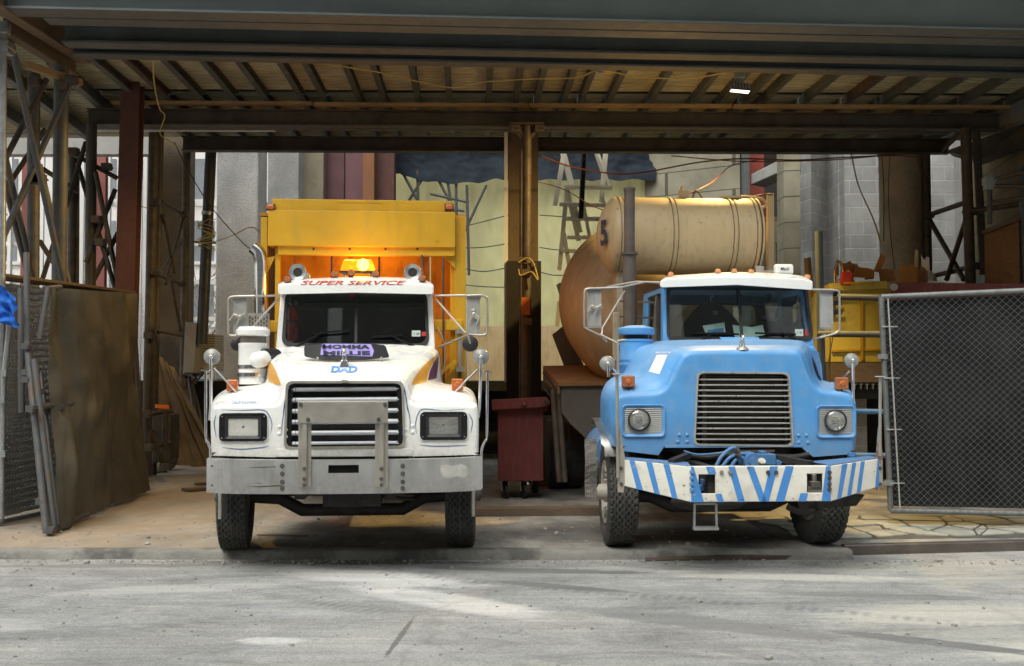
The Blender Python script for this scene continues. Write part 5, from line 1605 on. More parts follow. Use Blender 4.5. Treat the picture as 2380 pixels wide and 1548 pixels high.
# face with slot: build as strips, leaving an opening in the middle
def strip(u0, u1, z0f, z1f, k=10):
    P = []
    for i in range(k+1):
        u = u0+(u1-u0)*i/k; x, y = bump_prof(u); lift = .035*(abs(x)/1.22)**2
        lo, hi = zb+lift*.4, zt_+lift*.5
        P.append((mb.bm.verts.new((x, y, lo+(hi-lo)*z0f)), mb.bm.verts.new((x, y, lo+(hi-lo)*z1f))))
    for (a, b2_), (c_, d_) in zip(P, P[1:]): mb.bm.faces.new((a, c_, d_, b2_))
ul, ur = (-.145+1.225)/2.45, (.125+1.225)/2.45
strip(0, ul, 0, .62, 14); strip(0, ul, .62, .86, 14); strip(0, ul, .86, 1, 14)
strip(ul, ur, 0, .62, 3); strip(ul, ur, .86, 1, 3)
strip(ur, 1, 0, .62, 14); strip(ur, 1, .62, .86, 14); strip(ur, 1, .86, 1, 14)
bmesh.ops.remove_doubles(mb.bm, verts=mb.bm.verts[:], dist=.0005)
mb.solid((0,.012,0))
# return flanges top and bottom
for lo in (True, False):
    for i in range(n):
        (a0, a1), (b0_, b1_) = A[i], A[i+1]
        p, q = (a0, b0_) if lo else (a1, b1_)
        dz = Vector((0,0,-.0005 if lo else .0005))
        vs = [p+Vector((0,.013,0))+dz, q+Vector((0,.013,0))+dz, q+Vector((0,.12,0))+dz, p+Vector((0,.12,0))+dz]
        mb.bm.faces.new([mb.bm.verts.new(v) for v in vs])
bmp = mb.build('front_bumper', MT['steel'], wt, smooth=35)
def bolt(par, p, r_=.014, mat='galv_dark', d=(0,-1,0)):
    d = Vector(d); p = Vector(p)
    return MB().cyl(p, p+d*.006, r_*1.5, n=12).cyl(p+d*.006, p+d*.018, r_, n=6).build('bolt', MT[mat], par)
for x in (656, 936):
    for y in (1083,1101,1120,1135): bolt(bmp, W_(x, y, -.001))
for x, yy in ((494,.093),(1107,.11)):
    for y in (1083,1128): bolt(bmp, W_(x, y, yy-.01), .011)
bvf = bvh_of(bmp)
rd_ = random.Random(4)
for px_, y0_, y1_ in ((502,1072,1118),(507,1070,1132),(511,1072,1105),(516,1071,1137),(524,1070,1098),(498,1072,1095),(1022,1084,1104),(1087,1076,1112),(1090,1080,1126)):
    P = [(px_-.5,y0_),(px_+.6,y0_),(px_+.4+rd_.uniform(-.6,.6),y1_),(px_-.3,y1_)]
    decal(TW, bvf, P, .002, 12).build('cement_drip', MT['rim'], bmp)
for P in ([(569,1087),(600,1085.5),(640,1084),(641,1085.5),(600,1087.5)], [(572,1131),(610,1129.5),(655,1127),(655,1130),(605,1132.5)], [(585,1122),(608,1123),(607,1124.5)]):
    decal(TW, bvf, P, .002, 8).build('scrape', MT['rust'], bmp)
decal(TW, bvf, [(1021,1082),(1035,1079),(1052,1083),(1070,1078),(1086,1084),(1090,1100),(1078,1112),(1062,1106),(1046,1112),(1030,1108),(1024,1098)], .0015, 10).build('bright_patch', M('bare_scoured_steel', (.66,.65,.61), .42, .6, .15, 14, .05, 40), bmp)
# push guard
pg = MB(); a, b_ = W_(692,983,-.06), W_(902,933,-.06)
pg.box(a.x, b_.x, -.075, -.06, a.z, b_.z); pg.box(a.x, b_.x, -.0745, -.03, b_.z-.004, b_.z+.006)
guard = pg.build('push_guard', MT['steel_dull'], wt, bevel=.004)
for (x0, x1) in ((692,723),(871,902)):
    a, b_ = W_(x0,1132,-.06), W_(x1,984,-.06)
    w3 = (b_.x-a.x)/3
    m = MB()
    prof = [(a.x,-.045),(a.x,-.055),(a.x+w3*.9,-.055),(a.x+w3,-.085),(a.x+2*w3,-.085),(a.x+2.1*w3,-.055),(b_.x,-.055),(b_.x,-.045),(a.x+2*w3+.006,-.045),(a.x+2*w3-.006,-.072),(a.x+w3+.006,-.072),(a.x+w3-.006,-.045)]
    m.prism([Vector((x, y+.02, a.z)) for x, y in prof], (0,0,b_.z-a.z))
    m.box(a.x+w3, a.x+2*w3, -.045, -.002, a.z+.05, a.z+.30)
    u = m.build('upright', MT['steel_dull'], guard)
    xc = (a.x+b_.x)/2
    for y in (1089,1113,1127): bolt(u, Vector((xc, -.066, W_(x0,y,-.06).z)), .011)
for x, y in ((699,940),(895,940),(716,975),(880,975)): bolt(guard, W_(x, y, -.076), .012)
# guide posts by the bumper ends
for s_, pts in ((-1, [(478,862),(478,1010),(481,1025),(488,1040),(489,1060),(488,1135)]), (1, [(1133,864),(1132,1010),(1129,1022),(1121,1040),(1119,1062),(1119,1135)])):
    P = [W_(x, y, .12) for x, y in pts]
    gp = MB().tube(smoothline(P, 2), .0125, 10).build('guide_post', MT['chrome'], wt, smooth=50)
    MB().cyl(P[0], P[0]+Vector((0,0,.008)), .045, n=20).build('guide_cap', MT['chrome'], gp)
# bumper brackets / tow eyes at ends
for s_ in (-1, 1):
    m = MB(); m.box(s_*1.16, s_*1.19, .5, .8, .40, .85)
    m.build('bumper_bracket', MT['steel_dull'], wt, bevel=.004)
# air cleaner (left)
cc = W_(587, 880, 1.15)
def dia(x0, x1, yl): return (W_(x1,900,yl).x-W_(x0,900,yl).x)/2
ra = dia(549, 615, 1.15)
z = lambda py: W_(587, py, 1.15).z
ac = MB().lathe([(0,z(893)),(ra*.93,z(893)),(ra*.93,z(870)),(ra,z(868)),(ra,z(805)),(ra*1.02,z(803)),(ra*1.02,z(798)),(ra*.9,z(797)),(0,z(797))], (cc.x,1.15,0), (0,0,1), 40).build('air_cleaner', MT['white'], wt, smooth=35)
for y0, y1 in ((848,857),(866,875)):
    MB().lathe([(ra*.985,z(y1)),(ra*1.03,z(y1)),(ra*1.03,z(y0)),(ra*.985,z(y0))], (cc.x,1.15,0), (0,0,1), 40).build('band', MT['chrome'], ac, smooth=30)
MB().lathe([(ra*.93,z(798)),(ra*.93,z(780)),(0,z(780))], (cc.x,1.15,0), (0,0,1), 40).build('filter_window', M('smoky_plastic', (.14,.12,.10), .25), ac, smooth=30)
MB().lathe([(ra*.95,z(782)),(ra*1.18,z(779)),(ra*1.2,z(768)),(ra*1.15,z(766)),(ra*1.1,z(765)),(ra*.98,z(760)),(ra*.4,z(759)),(0,z(759))], (cc.x,1.15,0), (0,0,1), 40).build('rain_cap', MT['white'], ac, smooth=35)
p, q = W_(605,830,1.05), W_(640,834,1.25)
MB().tube(smoothline([Vector((cc.x,1.15,z(838))), W_(604,836,1.0), W_(618,832,1.08)], 5), .080, 16).build('intake_elbow', MT['white'], ac, smooth=60)
MB().tube([W_(612,833,1.05), W_(620,831,1.10), W_(638,830,1.28)], .088, 18).build('intake_hose', MT['black'], ac, smooth=60)
text_mb('RD', .05, lambda x, zz: Vector((cc.x-ra*.93, 1.15-ra*.45, z(830)))+Vector((zz*.1, -.01, x))).build('cleaner_plate', MT['ink'], ac)
# exhaust
m = MB(); P = [W_(607,780,2.9+.5), W_(606,640,3.4), W_(605,605,3.4), W_(600,585,3.4), W_(588,574,3.4)]
m.tube(smoothline(P, 5), .078, 18, cap=False)
exh = m.build('exhaust_stack', MT['chrome'], wt, smooth=60)
MB().tube(smoothline(P[-2:], 3), .070, 18).build('exhaust_mouth', MT['dark'], exh)
a, b_ = W_(575,770,3.3), W_(627,728,3.3)
m = MB(); m.box(a.x, b_.x, 3.28, 3.29, a.z-.6, b_.z)
hs = m.build('heat_shield', MT['steel_dull'], exh)
m = MB()
for i in range(7):
    for j in range(5):
        x = a.x+.03+(b_.x-a.x-.06)*i/6; zz = b_.z-.05-j*.05-(.02 if i % 2 else 0)
        m.box(x-.006,x+.006,3.274,3.279,zz-.016,zz+.016)
m.build('shield_slots', MT['dark'], hs)

# chassis
m = MB(); m.box(-.45,-.36,.1,9.5,.62,.88); m.box(.36,.45,.1,9.5,.62,.88)
m.box(-.44,.44,.42,.5,.62,.9)
m.build('frame_rails', MT['dark'], wt)
m = MB(); m.tube([(-1.0,1.33,.52),(-.72,1.33,.50),(-.5,1.33,.38),(.5,1.33,.38),(.72,1.33,.50),(1.0,1.33,.52)], .065, 10)
m.build('front_axle', MT['dark'], wt, smooth=50)
m = MB(); m.box(-.25,.3,.7,1.6,.48,1.1); m.ball((0,1.1,.55), .22, (1,1.4,.7)); m.cyl((-.5,1.0,.62),(.62,1.1,.5),.02,n=8)
m.build('engine', MT['dark'], wt, bevel=.03)
m = MB(); m.box(-.95,-.5,1.95,3.0,.45,.95); m.box(.5,.95,1.95,3.0,.45,.95)
m.build('steps_and_tanks', MT['dark'], wt, bevel=.03)
make_wheel('front_wheel', wt, (-1.16, 1.36, .53), .53, .30, 3, -1, 'rimgrey')
make_wheel('front_wheel', wt, (1.09, 1.36, .53), .53, .30, -3.5, 1, 'rimgrey')
# grey inner fender edge visible right and mud guard
for s_ in (-1,1):
    m = MB(); m.prism([Vector((s_*1.14,.85+.62+ .62*math.cos(R(a)), .55+.60*math.sin(R(a)))) for a in range(0,181,15)], (s_*.035,0,0)); 
    m.build('fender_liner', MT['dark'], wt)
rw = None
for yy in (6.4, 7.75):
    for s_ in (-1, 1):
        r0 = MB().lathe([(0,-.28),(.3,-.28),(.5,-.27),(.53,-.24),(.53,-.04),(.5,-.01),(.5,.01),(.53,.04),(.53,.24),(.5,.27),(.3,.28),(0,.28)], (s_*.93, yy, .53), (1,0,0), 40)
        r0.build('rear_wheel', MT['tyre'], wt, smooth=30)

# yellow body
yb = 3.35
def yb_box(x0, y0, x1, y1, ya, th, name, mat, par=wt, bevel=.008):
    a, b_ = TW.pt(x0, y1, ya), TW.pt(x1, y0, ya)
    return MB().box(a.x, b_.x, ya, ya+th, a.z, b_.z).build(name, mat, par, bevel=bevel)
body = yb_box(603, 505, 622, 905, yb+.12, .14, 'yellow_body', MT['yellow'])
body.name = 'yellow_body'
yb_box(1057, 503, 1083, 905, yb+.12, .14, 'side_post', MT['yellow'], body)
yb_box(622, 493, 1058, 571, yb, .30, 'header_box', MT['yellow'], body)
hb = yb_box(632, 467, 1052, 494.5, yb+.05, .30, 'top_box', MT['yellow'], body)
yb_box(645, 570, 1057, 592, yb+.04, .10, 'lower_rail', MT['yellow'], body)
a, b_ = TW.pt(783,490,yb+.04), TW.pt(888,471,yb+.04)
nm = ring_mb(rrect(a.x,b_.x,a.z,b_.z,.004,1), scale_loop(rrect(a.x,b_.x,a.z,b_.z,.004,1), -.006,-.006), lambda x, z_: Vector((x, yb+.044, z_)), (0,.006,0)).build('name_plate', MT['yellow'], hb)
for x in (628, 1044):
    c = TW.pt(x, 481, yb-.0)
    ml = MB().bx(c, (.085,.05,.055)).build('marker_light', MT['amber'], body, bevel=.012)
    MB().bx(c+Vector((0,.035,0)), (.11,.02,.08)).build('light_base', MT['rust'], ml)
for x in (729,813,896,970): 
    c = TW.pt(x, 579, yb+.038); MB().cyl(c, c+Vector((0,-.008,0)), .015, n=12).build('rail_bolt', MT['rust'], body)
yb_box(637, 575, 651, 900, yb+.10, .12, 'inner_post', MT['yellow'], body)
yb_box(1046, 590, 1058, 900, yb+.16, .08, 'inner_post', MT['yellow'], body)
# recessed panels
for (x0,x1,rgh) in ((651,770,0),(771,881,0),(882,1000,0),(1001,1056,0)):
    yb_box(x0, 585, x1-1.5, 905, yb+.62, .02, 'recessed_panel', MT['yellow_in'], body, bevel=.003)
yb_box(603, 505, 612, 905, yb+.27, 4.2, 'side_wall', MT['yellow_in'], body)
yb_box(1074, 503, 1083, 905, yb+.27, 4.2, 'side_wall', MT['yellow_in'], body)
a, b_ = TW.pt(603, 500, yb+.3), TW.pt(1083, 480, yb+.3)
MB().box(a.x, b_.x, yb+.36, yb+4.4, a.z, a.z+.04).build('body_roof', MT['yellow_in'], body)
yb_box(1010, 743, 1075, 768, yb+.08, .06, 'cross_rail', MT['yellow'], body)
yb_box(612, 745, 650, 772, yb+.08, .06, 'cross_rail', MT['yellow'], body)
for pts in (((1030,592),(1058,592),(1058,625)), ((1058,900),(1058,850),(1025,895)), ((640,595),(615,600),(612,640),(622,632))):
    MB().prism([TW.pt(x,y,yb+.10) for x,y in pts], (0,.06,0)).build('gusset_plate', MT['yellow'], body)
MB().bar(TW.pt(1022,868,yb+.0), TW.pt(1060,838,yb+.0), .06, .04).build('diagonal_brace', MT['yellow'], body)
for pts, r_, mt_ in (((( 980,592),(985,640),(990,700)),.015,'rust'), (((1068,770),(1068,895)),.025,'galv_dark'), (((1030,600),(1031,900)),.014,'rust')):
    MB().tube([TW.pt(x,y,yb+.05) for x,y in pts], r_, 8).build('hydraulic_pipe', MT[mt_], body, smooth=40)
MB().tube(smoothline([TW.pt(x,y,yb-.1) for x,y in ((1016,760),(1030,790),(1034,830),(1030,865),(1022,875))], 5), .009, 8).build('air_hose', MT['galv'], body, smooth=40)
MB().tube([TW.pt(x,y,yb+.02) for x,y in ((1069,768),(1069,862))], .03, 10).bx(TW.pt(1069,858,yb+.0), (.1,.1,.06)).bx(TW.pt(1068,770,yb+.0), (.1,.1,.06)).build('ram', MT['steel_dull'], body, smooth=40)
# ================================================================ blue mixer truck
TB = TF(2.177, 10.9, 4.0)
bt = thing('mixer_truck', 'sky blue long-nosed cement mixer truck with a white roof and a blue striped bumper', 'truck', TB.O, TB.a)
Q = TB.pt
C0 = [(1440,1040),(1430,1000),(1427,945),(1432,922),(1450,914),(1490,912),(1525,909),(1545,898),(1562,868),(1578,836),(1592,820),(1625,813),(1730,812),(1838,813),(1862,820),(1872,838),(1884,872),(1900,899),(1920,907),(1960,911),(1982,921),(1990,945),(1990,1000),(1988,1048)]
C1 = [(1412,1035),(1405,985),(1402,930),(1410,902),(1428,886),(1455,881),(1482,872),(1503,856),(1520,840),(1540,824),(1562,812),(1600,805),(1730,803),(1842,804),(1868,812),(1880,832),(1890,868),(1905,893),(1925,900),(1960,904),(1980,914),(1989,940),(1989,995),(1987,1045)]
C2 = [(1402,1030),(1396,980),(1396,925),(1404,898),(1418,882),(1436,875),(1450,868),(1460,850),(1470,830),(1484,812),(1505,803),(1560,797),(1728,794),(1842,796),(1870,804),(1884,825),(1893,862),(1905,886),(1925,894),(1957,898),(1978,910),(1985,935),(1985,990),(1983,1040)]
C3 = [(1404,1025),(1400,975),(1400,920),(1408,892),(1424,878),(1440,872),(1454,864),(1466,845),(1478,822),(1492,806),(1512,797),(1560,791),(1727,788),(1845,790),(1872,797),(1884,812),(1892,850),(1903,876),(1920,886),(1945,890),(1965,900),(1972,925),(1972,980),(1970,1030)]
gh = rpoly([(1622,866),(1832,868),(1842,1036),(1614,1033)], 14, 5)
hole = [Vector((Q(x, y, 0).x, 0, Q(x, y, 0).z)) for x, y in gh]
mb, rows = loft_body(TB, [(0,C0),(.32,C1),(.8,C2),(1.42,C3)], 6, 7, .06, [(1986,1055),(1890,1062),(1862,1040),(1545,1036),(1530,1058),(1445,1048)], hole)
bh = mb.build('hood', MT['blue'], bt, smooth=50)
bvb = bvh_of(bh)
for b4 in ((-1.1,-.5,1.36,1.4,.55,1.5),(.5,1.1,1.36,1.4,.55,1.5),(-.56,.56,.16,.18,.75,1.6)): MB().box(*b4).build('splash_panel', MT['dark'], bt)
lp = [(p.x,p.z) for p in hole]
gr = ring_mb(scale_loop(lp, .012, .012), scale_loop(lp, -.006, -.006), lambda x, z_: Vector((x, -.016, z_)), (0,.05,0)).build('grille', MT['silver'], bt)
ring_mb(scale_loop(lp, -.008, -.008), scale_loop(lp, -.012, -.012), lambda x, z_: Vector((x, .03, z_)), (0,.12,0)).build('grille_surround', MT['dark'], gr)
for i in range(12):
    yy = 882 + i*(1021-882)/11
    k = (yy-866)/168
    x0, x1 = 1624-8*k+1, 1832+8*k-1
    p, q = Q(x0, yy, .012), Q(x1, yy+.5, .012)
    MB().prism([p+Vector((0,0,.007)), p+Vector((0,.0,-.007)), p+Vector((0,.05,-.004)), p+Vector((0,.05,.004))], q-p).build('grille_slat', MT['silver'], gr, bevel=.002)
a, b_ = Q(1620,1034,.15), Q(1838,868,.15)
m = MB(); m.box(a.x, b_.x, .13, .14, a.z, b_.z); m.build('radiator', MT['radiator'], gr)
for xx in (a.x+.06, b_.x-.06):
    m = MB(); m.box(xx-.02, xx+.02, .09, .12, a.z, b_.z); m.build('radiator_post', M('grey_brown_post', (.14,.12,.10), .7), gr)
m = MB()
for i in range(34):
    z_ = a.z+(b_.z-a.z)*(i+.5)/34; m.box(a.x+.09, b_.x-.09, .112, .128, z_-.005, z_+.005)
m.build('radiator_fins', M('brown_fins', (.11,.09,.07), .6, .3), gr)
# headlights
for (x0,y0,x1,y1,cx,cy) in ((1447,943,1543,1013,1486,976),(1899,945,1985,1015,1943,978)):
    a, b_ = Q(x0,y1,0), Q(x1,y0,0)
    lp_ = rrect(a.x, b_.x, a.z, b_.z, .045, 5)
    hl = ring_mb(scale_loop(lp_, .012,.012), lp_, lambda x, z_: Vector((x,-.022,z_)), (0,.03,0)).build('headlight', MT['blue'], bt, bevel=.006)
    inner = scale_loop(lp_, -.022, -.022)
    mb = MB(); A = [mb.bm.verts.new((x,-.018,z_)) for x, z_ in lp_]; B = [mb.bm.verts.new((x,-.003,z_)) for x, z_ in inner]
    for i in range(len(A)):
        j = (i+1) % len(A); mb.bm.faces.new((A[i],A[j],B[j],B[i]))
    mb.build('recess_wall', MT['blue'], hl)
    xs_ = [p[0] for p in inner]; zz = [p[1] for p in inner]
    mb = MB(); mb.grid(lambda u, v: (min(xs_)+(max(xs_)-min(xs_))*u, -.004-.004*abs(math.sin(v*PI*13)), min(zz)+(max(zz)-min(zz))*v), 2, 104)
    mb.build('backplate', MT['silver'] if 0 else M('ribbed_silver_plate', (.34,.34,.33), .4, .6), hl, smooth=30)
    c = Q(cx, cy, -.03); r_ = .102
    MB().lathe([(r_*1.08,.02),(r_*1.08,-.004),(r_,-.008),(r_*.97,.0),(r_*.97,.02)], c, (0,1,0), 36).build('lamp_ring', MT['black'], hl, smooth=30)
    MB().lathe([(r_*.97,.008),(r_*.7,.018),(.03,.0245),(0,.0245)], c, (0,1,0), 32).build('reflector', MT['reflector'], hl, smooth=60)
    MB().lathe([(r_*.96,.0),(r_*.8,-.012),(r_*.5,-.021),(r_*.2,-.026),(0,-.027)], c, (0,1,0), 32).build('lens', MT['headlens'], hl, smooth=60)
    MB().ball(c+Vector((0,.004,0)), .016).build('bulb', MT['chrome'], hl, smooth=60)
for x, y in ((1579,1011),(1597,1011),(1575,1027),(1597,1027),(1856,1012),(1874,1012),(1856,1029),(1878,1029)):
    MB().ball(Q(x,y,0), .020, (1,.5,1), 12, 6).build('rivet', MT['blue'], bt, smooth=60)
m = MB(); a, b_ = Q(1545,1040,-.004), Q(1865,1034,-.004); m.box(a.x, b_.x, -.012, -.003, a.z-.004, b_.z); m.build('fascia_strip', MT['blue'], bt, bevel=.002)
# white panel and small lettering on the hood side
decal(TB, bvb, [(1527,825),(1552,825),(1533,870),(1508,864)], .003, 6).build('white_patch', MT['white_plain'], bt)
decal_text(TB, bvb, 'EMPIRE TRANSIT MIX', 1542, 820, 36, 4, .004, bold=.02, shear=.2, cuts=1).build('hood_lettering', MT['white_plain'], bt)
# ornament
c = cast(TB, bvb, 1725, 811, 0)
m = MB().lathe([(0,0),(.065,-.012),(.062,0),(.04,.018),(.03,.03),(0,.03)], c, (0,0,1), 24)
orn = m.build('hood_ornament', MT['steel_dull'], bt, smooth=50)
dog_mb(.115, lambda p: p + c + Vector((0,0,.025))).build('ornament_figure', MT['chrome'], orn, smooth=60)
# hood handle plate
a, b_ = Q(1672,798,1.38), Q(1763,784,1.38)
MB().prism([Vector((a.x-.0,1.36,b_.z)), Vector((b_.x,1.36,b_.z)), Vector((b_.x,1.33,a.z)), Vector((a.x+.03,1.33,a.z))], (0,.012,0)).build('hood_flap', MT['blue'], bt, bevel=.002)
# cab (offset to the driver's side)
g = cab(TB, bt, 1548, 665, 1886, 789, 1.45, 660, 1541, 1892, 2.02, MT['blue'], 1.35, .09)
xl, xr, zs, zt = g['xl'], g['xr'], g['zs'], g['zt']
mb = MB(); mb.box(xl-.012, xr+.012, 1.44, 2.82, .9, zs+.004); mb.build('cab_lower', MT['blue'], bt, bevel=.03)
mb = MB(); mb.prism([(xl,1.33,1.98),(xr,1.33,1.98),(xr,1.45,2.06),(xl,1.45,2.06)], (0,.02,-.12)); mb.build('scuttle', MT['blue'], bt, bevel=.01)
# right cowl bulge
P = [Q(x, y, 1.30) for x, y in ((1870,800),(1893,806),(1905,822),(1912,850),(1915,893),(1880,893))]
cw = MB().prism(P, (0,.5,0)).build('cowl', MT['blue'], bt, bevel=.03)
MB().flatpoly([Vector((p[0],1.294,p[1])) for p in rpoly([((Q(x,y,1.3)).x, (Q(x,y,1.3)).z) for x,y in ((1888,814),(1903,818),(1908,874),(1893,880))], .012, 3)]).solid((0,.01,0)).build('cowl_vent', MT['blue_dark'], cw)
# roof
RS = [(1.25, [(1535,666),(1536,655),(1545,648),(1585,645),(1712,642),(1850,646),(1885,653),(1890,658),(1890,672)]),
      (1.6, [(1541,655),(1543,649),(1552,643),(1600,638),(1715,633),(1840,638),(1872,645),(1882,652),(1884,660)]),
      (2.1, [(1536,658),(1538,652),(1548,646),(1600,640),(1712,634),(1830,640),(1862,647),(1872,654),(1874,662)]),
      (2.82, [(1530,666),(1532,660),(1542,655),(1595,649),(1705,645),(1815,649),(1845,655),(1855,662),(1857,670)])]
mb, rr = loft_body(TB, RS, 4, 4, .02, [(1890,674),(1712,662),(1535,668)])
vs = [Vector(p) for p in rr[-1]]
mb.flatpoly(vs + [Vector((vs[-1].x, vs[-1].y, zt-.02)), Vector((vs[0].x, vs[0].y, zt-.02))])
broof = mb.build('roof', MT['white'], bt, smooth=40)
m = MB(); m.box(xl+.03, xr-.03, 1.55, 2.78, zt-.03, zt+.01); m.build('roof_lining', MT['interior'], bt)
f = g['f']; xm = Q(1722,720,1.5).x
MB().bar(f(xm, g['a'].z-.01)+Vector((0,-.008,0)), f(xm, g['b'].z+.01)+Vector((0,-.008,0)), .028, .03).build('windscreen_divider', MT['black'], bt)
m = MB(); m.box(xl+.06, xr-.06, 1.58, 1.85, 1.8, 2.05); m.build('dashboard', M('grey_dash', (.10,.115,.115), .7), bt, bevel=.02)
seat_mb((xl+.45, 2.35, 1.45), .5).build('seat', MT['interior'], bt, bevel=.04)
seat_mb((xr-.42, 2.35, 1.45), .5).build('seat', MT['interior'], bt, bevel=.04)
steering(bt, (xr-.42, 1.98, 2.08))
def on_glass_b(px, py, dy=0):
    q = TB.pt(px, py, 1.55); q = TB.pt(px, py, g['y'](q.z)); return Vector((q.x, g['y'](q.z)+dy, q.z))
def gp_(x0, y0, x1, y1, mat, name):
    m = MB(); m.flatpoly([on_glass_b(*c, .004) for c in ((x0,y0),(x1,y0),(x1,y1),(x0,y1))]); return m.build(name, mat, bt)
st_ = gp_(1848,765,1867,781, MT['sticker'], 'inspection_sticker')
text_mb('4  08', .06, lambda x, z_: on_glass_b(1857.5,773,.0)+Vector((x,.22*z_,z_))).build('sticker_print', MT['ink'], st_)
gp_(1871,766,1878,780, MT['redink'], 'red_sticker')
wiper(TB, bt, (1623,796), (1656,774), (1613,774), (1718,777), 1.40, 1.47)
wiper(TB, bt, (1865,797), (1815,773), (1755,774), (1850,777), 1.40, 1.47)
# papers behind the windscreen (loose on the dash)
def paper(label, quad, lines, mat='paper'):
    P = [TB.wld(TB.pt(x, y, yy)) for x, y, yy in quad]
    o = thing('paper_sheet', label, 'paper')
    m = MB(); m.flatpoly([P[0],P[1],P[2],P[3]]); m.build('sheet', MT[mat], o)
    return o, P
po, P = paper('pale newspaper page with blue print lying behind the left half of the blue truck windscreen', [(1633,757,1.62),(1684,749,1.68),(1686,772,1.60),(1640,775,1.58)], 2)
text_mb('17 WINS A 6-12 SHOT', .20, lambda x, z_: P[0].lerp(P[1], .5)+ (P[1]-P[0]).normalized()*x + Vector((0,-.012,-.03+z_))).build('headline', MT['pinstripe'], po)
text_mb('The Best Thing in Town', .21, lambda x, z_: P[0].lerp(P[1], .5)+ (P[1]-P[0]).normalized()*x + Vector((0,-.014,-.055+z_))).build('headline', MT['ink'], po)
m = MB(); m.flatpoly([P[3].lerp(P[0],.42)+Vector((.03,-.012,0)), P[2].lerp(P[1],.42)+Vector((-.02,-.012,0)), P[2]+Vector((-.02,-.012,.01)), P[3]+Vector((.03,-.012,.01))]); m.build('printed_picture', MT['blueink'], po)
paper('open pale green paper behind the middle of the blue truck windscreen', [(1702,755,1.64),(1745,760,1.60),(1746,786,1.55),(1708,784,1.58)], 0)
paper('creased pale green sheet leaning right of the windscreen divider in the blue truck', [(1742,761,1.60),(1773,755,1.66),(1778,778,1.60),(1743,786,1.56)], 0)
# roof lights
for x, y in ((1559,637),(1669,630),(1707,630),(1746,631),(1877,643)):
    c = Q(x, y, 1.52)
    MB().prism([c+Vector((-.033,-.03,-.026)), c+Vector((.033,-.03,-.026)), c+Vector((.028,-.01,.022)), c+Vector((-.022,-.01,.026))], (0,.07,0)).build('marker_light', M('dusty_orange_lens', (.52,.21,.08), .45) if x == 1559 else bpy.data.materials['dusty_orange_lens'], bt, bevel=.012)
c = Q(1821, 626, 1.75)
wl = MB().bx(c, (.215,.09,.115)).build('work_light', MT['white_plain'], bt, bevel=.025)
MB().bx(c+Vector((0,-.049,0)), (.12,.008,.065)).build('light_label', MT['white_plain'], wl, bevel=.003)
text_mb('Mack', .105, lambda x, z_: c+Vector((x,-.056,z_)), bold=.02, shear=.2).build('light_lettering', MT['ink'], wl)
MB().bar(c+Vector((-.1,.02,-.02)), c+Vector((-.24,.02,-.03)), .03, .03).bx(c+Vector((-.27,.02,-.02)), (.09,.02,.12)).build('light_bracket', MT['steel_dull'], wl)
m = MB(); m.cyl(c+Vector((-.05,.0,-.06)), c+Vector((-.05,0,-.12)), .015, n=8); m.build('light_stalk', MT['steel_dull'], wl)
# mirrors
mirror_set(TB, bt, -1, 1366,671,1398,762, 1.3, [(1440,668),(1395,670),(1366,671),(1359,677),(1358,700),(1358,755),(1360,762),(1370,768),(1395,780),(1410,795)],
           [[(1398,671,1.3),(1420,665,1.35),(1480,655,1.4),(1545,657,1.45)],[(1452,675,1.35),(1400,762,1.3),(1398,785,1.25)],[(1395,777,1.25),(1470,815,.95)],[(1440,669,1.3),(1500,655,1.4)]], (1381,716))
mirror_set(TB, bt, 1, 1910,676,1936,765, 1.25, [(1890,673),(1936,674),(1948,677),(1951,688),(1951,760),(1947,771),(1935,777),(1905,785)],
           [[(1893,790,1.4),(1918,778,1.25)]], None)
spot_mirror(TB, bt, 1412, 845, -.1, [(1413,848,-.13),(1414,858,-.13),(1414,876,-.13)], .075, brace=[(1420,852,-.1),(1440,873,.05)])
spot_mirror(TB, bt, 1980, 838, .2, [(1982,845,.15),(1983,940,.05)], .075, brace=[(1975,862,.15),(1943,893,.25)])
turn_signal(TB, bt, 1447, 873, 1476, 900, .05, 'amberdirty')
turn_signal(TB, bt, 1944, 877, 1973, 906, .05, 'amberdirty')
# black wire handles on hood sides
MB().tube(smoothline([Q(x,y,.9) for x,y in ((1464,868),(1474,846),(1490,830),(1494,826))], 4), .014, 8).build('hood_latch', MT['black'], bt, smooth=50)
MB().tube(smoothline([Q(x,y,1.0) for x,y in ((1882,826),(1892,845),(1900,870),(1907,885))], 4), .016, 8).build('hood_latch', MT['black'], bt, smooth=50)
# air cleaner
yac = 1.05
cc = Q(1479, 860, yac); za = lambda py: Q(1479, py, yac).z
ra = (Q(1516,850,yac).x-Q(1440,850,yac).x)/2
ac = MB().lathe([(0,za(900)),(ra,za(900)),(ra,za(852)),(ra*1.03,za(850)),(ra*1.03,za(846)),(ra,za(844)),(ra,za(840)),(ra*1.03,za(838)),(ra*1.03,za(834)),(ra,za(832)),(ra,za(795)),(ra*1.04,za(794)),(ra*1.04,za(789)),(ra*.75,za(788)),(0,za(788))], (cc.x,yac,0), (0,0,1), 40).build('air_cleaner', MT['blue_dark'] if 0 else MT['blue'], bt, smooth=35)
MB().lathe([(ra*.7,za(789)),(ra*.7,za(776)),(0,za(776))], (cc.x,yac,0), (0,0,1), 30).build('filter_neck', MT['dark'], ac, smooth=30)
MB().lathe([(ra*.7,za(779)),(ra*1.08,za(778)),(ra*1.12,za(774)),(ra*1.12,za(764)),(ra*1.06,za(762)),(ra*.5,za(757)),(0,za(756))], (cc.x,yac,0), (0,0,1), 40).build('rain_cap', MT['blue'], ac, smooth=35)
MB().tube(smoothline([Q(x,y,.85) for x,y in ((1438,880),(1436,800),(1440,792),(1455,790))], 3), .012, 8).build('grab_wire', MT['steel_dull'], ac, smooth=40)
